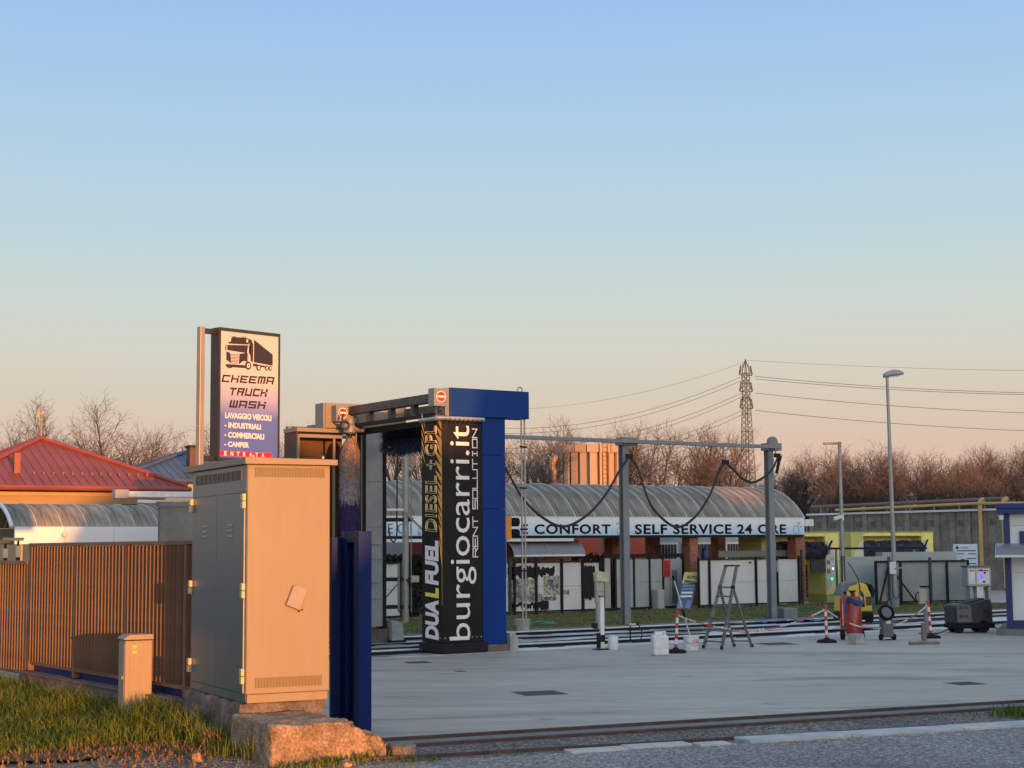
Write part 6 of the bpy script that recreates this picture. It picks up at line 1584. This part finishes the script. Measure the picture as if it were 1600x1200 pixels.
p = g(860, 956); tag(MB().tube([(-1.4, 0, .1), (.62, .2, .1)], .09, 10).build('log_pipe', 'concgrey', None, True), 'grey pipe lying along the foot of the chain link fence', 'pipe', None, (p.x - .3, p.y - .35, .0), WA - 8)
p = g(886, 957); tag(MB().lathe([(.13, 0), (.14, .28), (.12, .29)], 14).build('flower_pot', 'oldbucket', None, True), 'grey tub standing at the end of the pipe by the fence', 'tub', None, (p.x - .55, p.y - .45, .04))
# red foam tank, red extinguisher tank behind, concrete block
p = g(1338, 1001); t = thing('foam_tank', 'red pressure foam tank on two small wheels with a blue hose', 'foam tank', (p.x, p.y + .2, 0), 8)
MB().lathe([(.10, .10), (.165, .14), (.165, .82), (.13, .89), (.05, .92), (.05, .96)], 22).build('tank', 'tankred', t, True)
for s in (-1, 1): MB().lathe([(.10, -.025), (.10, .025)], 16, (0, 0, 0), 0, Matrix.Translation((s * .21, .1, .10)) @ Matrix.Rotation(R(90), 4, 'Y')).build('wheel', 'rubber', t, True)
MB().bar((-.2, .1, .10), (.2, .1, .10), .02).build('axle', 'dark', t)
MB().tube(smooth_path([(-.17, .12, .3), (-.18, .14, .85), (-.18, .1, 1.12), (-.1, .1, 1.2), (.1, .1, 1.2), (.18, .1, 1.12), (.18, .14, .8)], 4), .014, 6).build('frame', 'gutter', t, True)
hp_ = smooth_path([(-.2, -.05, .62), (-.17, -.12, .88), (-.05, -.20, .84), (.1, -.20, .80), (.2, -.08, .90), (.18, 0, 1.0)], 5)
for k in range(4): MB().tube([q + Vector((0, -.01, -.025 * k)) for q in hp_], .014, 5).build('hose', 'hoseblue', t, True)
mb = MB(); mb.prism([(-.10, 1.02), (.06, 1.02), (0, .96), (0, .90), (-.03, .90), (-.03, .96)], -.05, .05, 'y'); mb.build('funnel', 'dark', t)
MB().tube([(.17, -.02, .9), (.12, -.02, 1.25), (-.02, -.02, 1.50), (-.10, -.02, 1.60)], .011, 5).build('lance', 'dark', t)
MB().tube([(-.23, 0, .3), (-.23, 0, .75)], .008, 5).build('drain_tube', 'whitepl', t)
p2 = g(1322, 985); t = thing('pressure_cylinder', 'dark red upright cylinder half hidden behind the foam tank', 'cylinder', (p2.x, p2.y, 0), 0)
MB().lathe([(.12, 0), (.13, .03), (.13, .72), (.09, .80), (.03, .83)], 18).build('body', 'tankred', t, True); MB().lathe([(.04, 0), (.04, .08)], 10, (0, 0, .81)).build('valve', 'dark', t, True)
p = g(1339, 1007); o = B(-.13, -.11, 0, .14, .11, .205).build('concrete_block', 'concblk', None, bevel=.012); tag(o, 'pale concrete block on the ground before the red foam tank', 'block', None, (p.x, p.y + .1, 0), 40)
# yellow pressure washer
p = g(1334, 973); t = thing('pressure_washer', 'yellow hot pressure washer with a grey hood behind the red tank', 'pressure washer', (p.x, p.y, 0), 12)
mb = MB(); prof = [(-.42, .28), (-.40, .72), (-.22, .98), (.05, 1.02), (.26, .97), (.38, .70), (.40, .28)]; mb.prism(prof, -.28, .28, 'y'); mb.build('hood', 'machyel', t, bevel=.05)
mb = MB(); mb.prism([(-.43, .70), (-.24, 1.0), (.0, 1.035), (-.02, .96), (-.20, .92), (-.36, .68)], -.29, .29, 'y'); mb.build('grey_cover', 'greypl', t, bevel=.02)
mb = MB(); mb.prism([(.27, 1.0), (.44, .95), (.52, .80), (.47, .62), (.40, .66), (.42, .80), (.38, .88), (.28, .92)], -.2, .2, 'y'); mb.build('handle', 'dark', t, bevel=.02)
B(-.44, -.29, .10, .42, .29, .275).build('base', 'dark', t, bevel=.03)
for x in (-.30, .28):
    MB().lathe([(.11, -.03), (.11, .03)], 14, (0, 0, 0), 0, Matrix.Translation((x, -.31, .11)) @ Matrix.Rotation(R(90), 4, 'X')).build('wheel', 'rubber', t, True)
B(-.22, -.292, .40, .18, -.281, .56).build('panel', 'dark', t); B(.22, -.292, .44, .36, -.281, .66).build('panel', 'leathbrown', t)
# grey heater-like stand with black ring bowl
p = g(1385, 1000); t = thing('oil_drainer', 'grey upright oil drainer with a black round funnel on small wheels', 'oil drainer', (p.x, p.y, 0), 15)
B(-.11, -.10, .06, .13, .10, .46).build('body', 'greypl', t, bevel=.03); B(-.05, -.108, .34, .05, -.101, .44).build('label_plate', 'whitepl', t)
MB().lathe([(.12, .0), (.165, .03), (.17, .10), (.14, .13), (.13, .10), (.10, .04)], 22, (0, 0, 0), 0, Matrix.Translation((-.05, -.06, .54)) @ Matrix.Rotation(R(68), 4, 'X')).build('funnel', 'rubber', t, True)
MB().prism(disc((0, 0), .115, 18), -.01, .0, 'z', 0, Matrix.Translation((-.05, -.145, .575)) @ Matrix.Rotation(R(68), 4, 'X')).build('funnel_mesh', 'greypl', t)
for s in (-1, 1): MB().lathe([(.065, -.02), (.065, .02)], 14, (0, 0, 0), 0, Matrix.Translation((s * .15, -.05, .065)) @ Matrix.Rotation(R(90), 4, 'Y')).build('wheel', 'rubber', t, True)
MB().tube([(-.10, -.12, .02), (.10, -.12, .02), (.10, -.02, .05)], .012, 6).build('stand', 'dark', t); MB().bar((.12, .06, .1), (.12, .06, .78), .03).build('pole', 'greysteel', t)
# wooden stake and plank
p = g(1444, 1001); tag(B(-.045, -.04, 0, .045, .04, .36).build('wooden_stake', 'wood', None, bevel=.006), 'short grey wooden stake at the leaning chain post', 'stake', None, (p.x, p.y, 0), 10)
p = g(1444, 1007); tag(B(-.30, -.06, 0, .30, .06, .055).build('wooden_plank', 'wood', None, bevel=.008), 'grey wooden plank lying on the yard before the chain post', 'plank', None, (p.x, p.y, 0), 5)
p = g(1449, 990); t = thing('terminal_post', 'thin grey post with a small beige control box beside the chain post', 'post', (p.x, p.y, 0), 10); zt = zat(1449, 918, p.y)
B(-.05, -.04, 0, .05, .04, .62).build('lower_post', 'greysteel', t); MB().bar((0, 0, .62), (0, 0, zt), .04).build('pole', 'beige', t); B(-.18, -.06, zt - .36, -.025, .06, zt - .03).build('control_box', 'beige', t, bevel=.02); B(-.12, -.05, zt, .06, .05, zt + .04).build('top_cap', 'dark', t); MB().tube(smooth_path([(-.18, 0, zt - .1), (-.25, 0, zt - .18), (-.22, 0, zt - .28), (-.17, 0, zt - .32)], 4), .014, 5).build('cable', 'dark', t)
# dark grey floor scrubber
p = g(1514, 988); t = thing('floor_scrubber', 'dark grey floor cleaning machine on black wheels beside the kiosk', 'cleaning machine', (p.x, p.y, 0), 12)
S1 = 35.6 / 2500
mb = MB(); mb.prism([(-.44, .20), (-.44, .58), (-.40, .63), (-.14, .64), (.30, .735), (.40, .735), (.43, .55), (.44, .20)], -.30, .30, 'y'); bd_ = mb.build('body', 'darkgrey', t, bevel=.03)
mb = MB(); mb.prism([(-.43, .24), (-.43, .585), (-.40, .615), (-.12, .615), (-.09, .56), (-.07, .24)], -.312, -.3005, 'y'); fd = mb.build('front_door', 'greypl', bd_, bevel=.004)
for x in (-.34, -.22):
    for z in (.34, .53):
        for k in range(3): B(x - .045, -.318, z + k * .022, x + .045, -.3125, z + k * .022 + .010).build('slot', 'dark', fd)
for k in range(6): B(.20, -.308, .32 + k * .035, .36, -.3005, .332 + k * .035).build('slot', 'dark', bd_)
mb = MB(); mb.prism([(-.13, .642), (.29, .737), (.29, .760), (-.13, .660)], -.2, .2, 'y'); mb.build('top_tray', 'dark', t)
B(-.10, -.305, .655, .26, -.20, .672).build('teal_strip', 'tealp', t) if 'tealp' in MT else None
B(-.46, -.32, .10, .48, .32, .198).build('skirt', 'rubber', t, bevel=.03)
for x, r in ((-.32, .10), (.26, .14)):
    for y in (-.26, .24): MB().lathe([(r, -.04), (r, .04)], 16, (0, 0, 0), 0, Matrix.Translation((x + y * .2, y, r)) @ Matrix.Rotation(R(90), 4, 'X')).build('wheel', 'rubber', t, True)
MB().tube(smooth_path([(.48, -.1, .2), (.6, -.15, .08), (.8, -.2, .015), (1.2, -.1, .012)], 4), .012, 5).build('cable', 'cable', t)
MB().tube(smooth_path([(-.46, -.1, .2), (-.6, -.15, .08), (-.9, -.3, .015), (-1.3, -.2, .012), (-1.0, -.5, .012)], 4), .012, 5).build('cable', 'cable', t)

# ------------------------------------------------------------ silo, pylon, power lines
SI = at(924, 745, 100); SI.z = 0
zt = zat(924, 697, 100); zr = zat(924, 709, 100); si = thing('silo_tower', 'ribbed steel storage tower lit orange behind the canopy roof', 'silo', SI, 0); rr_ = 2.0
MB().lathe([(rr_ - .12, 0), (rr_ - .12, zr)], 28).build('shell', 'silo', si, True)
pb = None
for k in range(22):
    a = 2 * math.pi * k / 22
    if pb is None: o = pb = B(-.19, -.14, 0, .19, .02, zr).build('rib', 'silo', si)
    else: o = dup(pb)
    o.location = (rr_ * math.sin(a), -rr_ * math.cos(a), 0); o.rotation_euler = (0, 0, a)
pb = None
for k in range(18):
    a = 2 * math.pi * k / 18
    if pb is None: o = pb = B(-.355, -.06, zr - .02, .355, .03, zt).build('crown_panel', 'silo', si)
    else: o = dup(pb)
    o.location = ((rr_ + .16) * math.sin(a), -(rr_ + .16) * math.cos(a), 0); o.rotation_euler = (0, 0, a)
MB().lathe([(rr_ + .1, zt - .3), (rr_ + .1, zt - .02), (.1, zt + .0)], 24).build('lid', 'skin', si, True)
MB().tube(smooth_path([(-rr_ - .1, -.5, zr - .2), (-rr_ - .38, -.55, zr - .45), (-rr_ - .45, -.55, zr - .95), (-rr_ - .35, -.5, zr - 1.0)], 5) + [Vector((-rr_ - .30, -.45, 0))], .2, 10).build('duct', 'silo', si, True)
ld = MB()
for x in (.62, .92): ld.tube([(x, -rr_ - .15, 1), (x, -rr_ - .15, zt)], .025, 4)
for k in range(26): ld.tube([(.62, -rr_ - .15, 1.2 + k * .27), (.92, -rr_ - .15, 1.2 + k * .27)], .016, 4)
ld.build('ladder', 'tile', si)
PY = at(1170, 800, 300); PY.z = 0; ptop = zat(1170, 561, 300)
py = thing('lattice_pylon', 'tall rusty lattice power pylon rising above the bare trees', 'pylon', PY, 25)
def hw_(z): return .52 + (1.45 - .52) * max(0, 1 - z / (ptop * .80)) if z < ptop * .80 else .52
lv = []; z = 0
while z < ptop - 2.6: lv.append(z); z += 1.1 * hw_(z) + .35
lv.append(ptop - 2.6)
cs = [(-1, -1), (1, -1), (1, 1), (-1, 1)]
lg = MB(); br = MB()
for a in range(4):
    lg.tube([(cs[a][0] * hw_(z), cs[a][1] * hw_(z), z) for z in lv] + [(0, 0, ptop)], .085, 4)
    b = (a + 1) % 4
    for i in range(len(lv) - 1):
        A = lambda c, z: (cs[c][0] * hw_(z), cs[c][1] * hw_(z), z)
        br.tube([A(a, lv[i]), A(b, lv[i + 1])], .045, 3); br.tube([A(b, lv[i]), A(a, lv[i + 1])], .045, 3)
        if i % 3 == 0: br.tube([A(a, lv[i]), A(b, lv[i])], .05, 3)
lg.build('legs', 'pylon', py); stuff(br.build('lattice', 'pylon', py))
arms = []
for v in (586, 612, 638):
    z = zat(1170, v, 300); arms.append(z)
    am = MB()
    for s in (-1, 1):
        am.tube([(s * .5, 0, z), (s * 1.35, 0, z)], .10, 4); am.tube([(s * .5, 0, z + 2.2), (s * 1.35, 0, z)], .08, 4); am.tube([(s * .5, .5, z), (s * 1.35, 0, z)], .07, 3)
    cr_ = am.build('cross_arm', 'pylon', py)
    for s in (-1, 1): MB().tube([(s * 1.1, 0, z + 1.8), (s * 1.42, 0, z + .1)], .14, 5).build('insulator', 'pylon', cr_)
MT['wireline'] = mat('power_line', (.13, .11, .11), rough=.6)
def wire(pts, r, lb):
    o = MB().tube(pts, r, 3, cap=False).build('power_line', 'wireline', None); tag(o, lb, 'power line', 'overhead power lines')
def wl2(v1, u2, v2, Y2, sag, r, lb, u1=1180):
    a = at(u1, v1, 300); b = at(u2, v2, Y2); wire(catenary(a, b, sag, 24), r, lb)
for v1, v2, lb in ((588, 607, 'upper pair of'), (592, 609.5, None), (614, 640, 'middle'), (641, 668, 'lowest')):
    b = at(1720, v2 + 8, 285)
    wl2(v1, 1720, v2 + 8, 285, .8, .055, 'power line from the %s to the right edge of the sky' % {588: 'upper pylon arm', 592: 'upper pylon arm, lower twin', 614: 'middle pylon arm', 641: 'lowest pylon arm'}[v1])
wl2(563, 1720, 580, 285, .5, .03, 'faint earth wire from the pylon tip to the right', 1170)
for v1, v2, n_ in ((588, 668, 'upper arm, higher wire'), (594, 676, 'upper arm, lower wire'), (614, 700, 'middle arm, higher wire'), (620, 708, 'middle arm, lower wire'), (641, 730, 'lowest arm, higher wire'), (648, 738, 'lowest arm, lower wire')):
    wl2(v1, 760, v2, 330, 3.2, .05, 'power line running left from the pylon, ' + n_, 1160)
wl2(563, 760, 640, 330, 2.5, .03, 'faint earth wire from the pylon tip to the left', 1170)

# ------------------------------------------------------------ bare trees
def tree_mesh(seed, h, st):
    """tapered trunk, limbs and a fine twig crown, returned as (wood, twigs)"""
    rnd = random.Random(seed); wood, tw = MB(), MB()
    LEN = (st['tl'], st['l1'], .25, .14, .085, .05); RAD = (st['r'], .088, .048, .026, .014, .0085)
    NCH = (st['k0'], st['k1'], 4, 4, 2)
    def branch(p, d, L_, r, lev):
        n = (6, 5, 4, 3, 2, 2)[lev]
        pts = [p]; rs = [r]; q = p.copy(); dd = d.copy(); wob = (.05, .13, .16, .18, .16, .12)[lev]
        for i in range(n):
            dd = (dd + Vector((rnd.gauss(0, wob), rnd.gauss(0, wob), rnd.gauss(0, wob * .6) + (0, .10, .06, .04, .03, .02)[lev]))).normalized()
            q = q + dd * (L_ / n); pts.append(q.copy()); rs.append(max(RAD[min(lev + 1, 5)] * .75, r * (1 - (.62 if lev else .5) * (i + 1) / n)))
        (wood if lev < 3 else tw).tube(pts, rs, (7, 5, 4, 3, 3, 3)[lev], cap=False)
        if lev >= 5: return
        k_ = NCH[lev]; a0_ = rnd.uniform(0, 6.283)
        for j in range(k_):
            lo = (st['lo'], .25, .2, .15, .15)[lev]
            t = lo + (1 - lo) * (j + rnd.uniform(.2, 1)) / k_; t = min(t, 1.0)
            s_ = t * n; i = min(int(s_), n - 1); bp = pts[i].lerp(pts[i + 1], s_ - i); pd = (pts[i + 1] - pts[i]).normalized()
            az = a0_ + j * 2.399 + rnd.gauss(0, .35); sp_ = (st['sp'], .52, .58, .66, .7)[lev] * rnd.uniform(.7, 1.2) * (1.15 - .35 * t)
            o1 = pd.orthogonal().normalized(); o2 = pd.cross(o1)
            nd = (pd * math.cos(sp_) + (o1 * math.cos(az) + o2 * math.sin(az)) * math.sin(sp_))
            ln = LEN[lev + 1] * h * rnd.uniform(.7, 1.15) * ((1.12 - .5 * t) if lev < 2 else (1.05 - .3 * t))
            branch(bp, nd.normalized(), ln, min(rs[i] * .8, RAD[lev + 1] * rnd.uniform(.85, 1.15)), lev + 1)
    for s in range(st['stems']):
        a = 6.283 * s / st['stems'] + rnd.uniform(-.4, .4); lean = st['lean'] * rnd.uniform(.6, 1.2) if st['stems'] > 1 else .05; off = .14 * (st['stems'] > 1)
        branch(Vector((math.cos(a) * off, math.sin(a) * off, -.1)), Vector((math.cos(a) * lean, math.sin(a) * lean, 1)).normalized(), h * st['tl'] * rnd.uniform(.9, 1.05), st['r'], 0)
    zt_ = max(v[2] for v in wood.v + tw.v); k = h / zt_
    for mb in (wood, tw): mb.v = [(x * k, y * k, z * k) for x, y, z in mb.v]
    return wood, tw
ST = {'vase': dict(k0=8, k1=6, lo=.28, sp=.62, l1=.42, stems=1, lean=.1, tl=.68, r=.17), 'multi': dict(k0=5, k1=5, lo=.34, sp=.46, l1=.30, stems=4, lean=.40, tl=.74, r=.12),
      'tall': dict(k0=11, k1=5, lo=.30, sp=.80, l1=.26, stems=1, lean=.05, tl=.82, r=.15), 'twin': dict(k0=7, k1=6, lo=.30, sp=.50, l1=.32, stems=2, lean=.30, tl=.74, r=.14)}
PROTO = []
for i, (sd_, stl) in enumerate(((1, 'vase'), (2, 'multi'), (3, 'tall'), (4, 'twin'), (5, 'multi'), (6, 'vase'), (7, 'tall'))):
    wv, tv = tree_mesh(sd_ * 7, 10.0, ST[stl]); PROTO.append((wv, tv, None))
PT_ROOT = [None] * len(PROTO)
def tree(i, u, vtop, Y, label, group=None, kx=1.0, rz=0):
    zt = zat(u, vtop - 9, Y); p = at(u, 850, Y); s = zt / 10.0
    if PT_ROOT[i] is None:
        t = thing('bare_tree', label, 'tree', (p.x, p.y, 0), rz, group); PROTO[i][0].build('trunk', 'bark', t, True); c_ = PROTO[i][1].build('crown', 'twig', t); PT_ROOT[i] = t
    else: t = dup_tree(PT_ROOT[i], (p.x, p.y, 0), rz, label=label, group=group)
    t.scale = (s * kx, s * kx, s); return t
tree(1, 150, 621, 95, 'large bare many-stemmed tree between the red roof and the sign', None, 1.0, 40)
tree(3, 258, 664, 100, 'bare tree above the blue grey roof left of the sign', None, 1.25, 10)
tree(0, 22, 652, 100, 'bare tree at the far left edge behind the red roof', None, 1.0, 70)
tree(5, 85, 678, 118, 'small bare tree just right of the roof antenna', None, 1.3, 0)
tree(5, -45, 660, 105, 'bare tree cut by the left edge of the picture', None, 1.0, 50)
tree(2, 452, 664, 100, 'thin bare tree right of the lit sign', None, .8, 20)
tree(6, 628, 668, 92, 'bare tree seen through the portal, left one', None, 1.0, 200)
tree(2, 655, 660, 96, 'bare tree seen through the portal next to the banner', None, .9, 100)
tree(4, 810, 672, 92, 'bare forked tree just right of the blue column', None, .9, 130)
tree(0, 838, 690, 104, 'bare tree right behind the thin spray pipes', None, 1.1, 15)
tree(6, 893, 654, 112, 'slender bare tree behind the lit silo, left side', None, 1.0, 60)
tree(5, 925, 676, 120, 'bare tree behind the lit silo, right side', None, 1.2, 160)
tree(2, 968, 655, 108, 'tall bare tree right of the silo behind the rail post', None, 1.0, 30)
tree(0, 1000, 668, 112, 'bare tree between the rail post and the broad one', None, 1.0, 110)
tree(1, 1052, 664, 100, 'broad bare tree in the middle above the barrel roof', None, 1.15, 75)
tree(3, 1122, 664, 104, 'round crowned bare tree left of the pylon', None, .95, 100)
tree(4, 1150, 728, 118, 'low bare tree at the foot of the pylon', None, 1.3, 140)
rnd = random.Random(9); us = [1222, 1243, 1262, 1284, 1303, 1324, 1345, 1366, 1388, 1408, 1430, 1450, 1471, 1492, 1513, 1535, 1556, 1578, 1600, 1622, 1644]
vs_ = [742, 728, 722, 712, 706, 716, 704, 712, 722, 712, 718, 706, 722, 728, 715, 706, 712, 704, 700, 706, 702]
for k, (u, v) in enumerate(zip(us, vs_)):
    if u < 1310: lb = '%s bare tree of the row between the barrel roof and the slim lamp post' % ('first', 'second', 'third', 'fourth', 'fifth')[k]
    elif u < 1390: lb = '%s bare tree of the row between the two lamp posts' % ('first', 'second', 'third', 'fourth')[k - 5]
    elif u < 1550: lb = '%s bare tree right of the tall lamp in the row behind the hall' % ('first', 'second', 'third', 'fourth', 'fifth', 'sixth', 'seventh', 'eighth')[k - 9]
    else: lb = '%s bare tree of the row rising above the kiosk' % ('first', 'second', 'third', 'fourth', 'last', 'hidden')[min(k - 16, 5)]
    tree((3, 0, 6, 1, 5, 2, 4)[k % 7], u, v - 5 + rnd.uniform(-5, 5), 105 + rnd.uniform(-10, 14), lb, 'bare trees in the row behind the grey hall', rnd.uniform(.85, 1.1), rnd.uniform(0, 360))
# undergrowth that reads as one mass
def thicket(name, u0, u1, v0, Y, dy, n, seed, lmin=.5, lmax=1.6, jag=1.0):
    rnd = random.Random(seed); mb = MB()
    for _ in range(n):
        u = rnd.uniform(u0, u1); Yv = Y + rnd.uniform(-dy, dy); p = at(u, 850, Yv); hz_ = zat(u, v0, Yv) * (.72 + .38 * _n.noise(Vector((u * .03, seed, 0))) + .12 * _n.noise(Vector((u * .14, seed, 4))))
        z = hz_ * rnd.random() ** .8; L_ = rnd.uniform(lmin, lmax) * (.5 + .5 * (1 - z / max(hz_, .1))); d = Vector((rnd.gauss(0, .45), rnd.gauss(0, .45), 1)).normalized() * L_
        s_ = d.orthogonal().normalized() * rnd.uniform(.010, .026); a = Vector((p.x, p.y, z)); 
        mb.add([a - s_, a + s_, a + d], [(0, 1, 2)])
    return stuff(mb.build(name, 'thicket'))
thicket('undergrowth', 1205, 1680, 768, 114, 12, 26000, 5)
thicket('undergrowth', 560, 1215, 752, 122, 10, 5000, 6)
thicket('undergrowth', -80, 320, 735, 125, 10, 1500, 7)

# ------------------------------------------------------------ unseen blocks added behind the viewer, outlines shaped to shade the yard
BA = 180 - SUN_AZ
sq, sp2 = Vector((math.cos(R(BA)), math.sin(R(BA)), 0)), Vector((-math.sin(R(BA)), math.cos(R(BA)), 0))
def shade_caster(q0, q1, prof, lb, p0=-30, p1=-42):
    o = sq * q0 + sp2 * p1; t = thing('unseen_shade_block', lb, 'house', (o.x, o.y, 0), BA)
    mb = MB(); mb.prism([(x - q0, z) for x, z in prof], .3, p1 * -1 + p0 - .0 if False else (p0 - p1), 'y'); mb.build('wall', 'wallshade', t)
    return t
shade_caster(6.2, 19.6, [(6.2, 0), (19.599, 0), (19.599, 7.8), (13.6, 7.8), (13.2, 6.2), (10.9, 6.9), (7.6, 5.6), (6.6, 4.0), (6.2, 3.6)], 'pale house across the road behind the viewpoint')
shade_caster(19.6, 30.0, [(19.6, 0), (29.999, 0), (29.999, 9.0), (26, 9.6), (19.6, 7.8)], 'tall pale building across the road behind the viewpoint')
shade_caster(30.0, 31.9, [(30.0, 0), (31.899, 0), (31.899, 6.6), (30.0, 6.6)], 'low link building across the road behind the viewpoint')
shade_caster(31.9, 80, [(31.9, 0), (80, 0), (80, 9.5), (47.5, 9.5), (47.3, 11.9), (31.9, 11.9)], 'long pale building across the road behind the viewpoint')
for h in (): pass
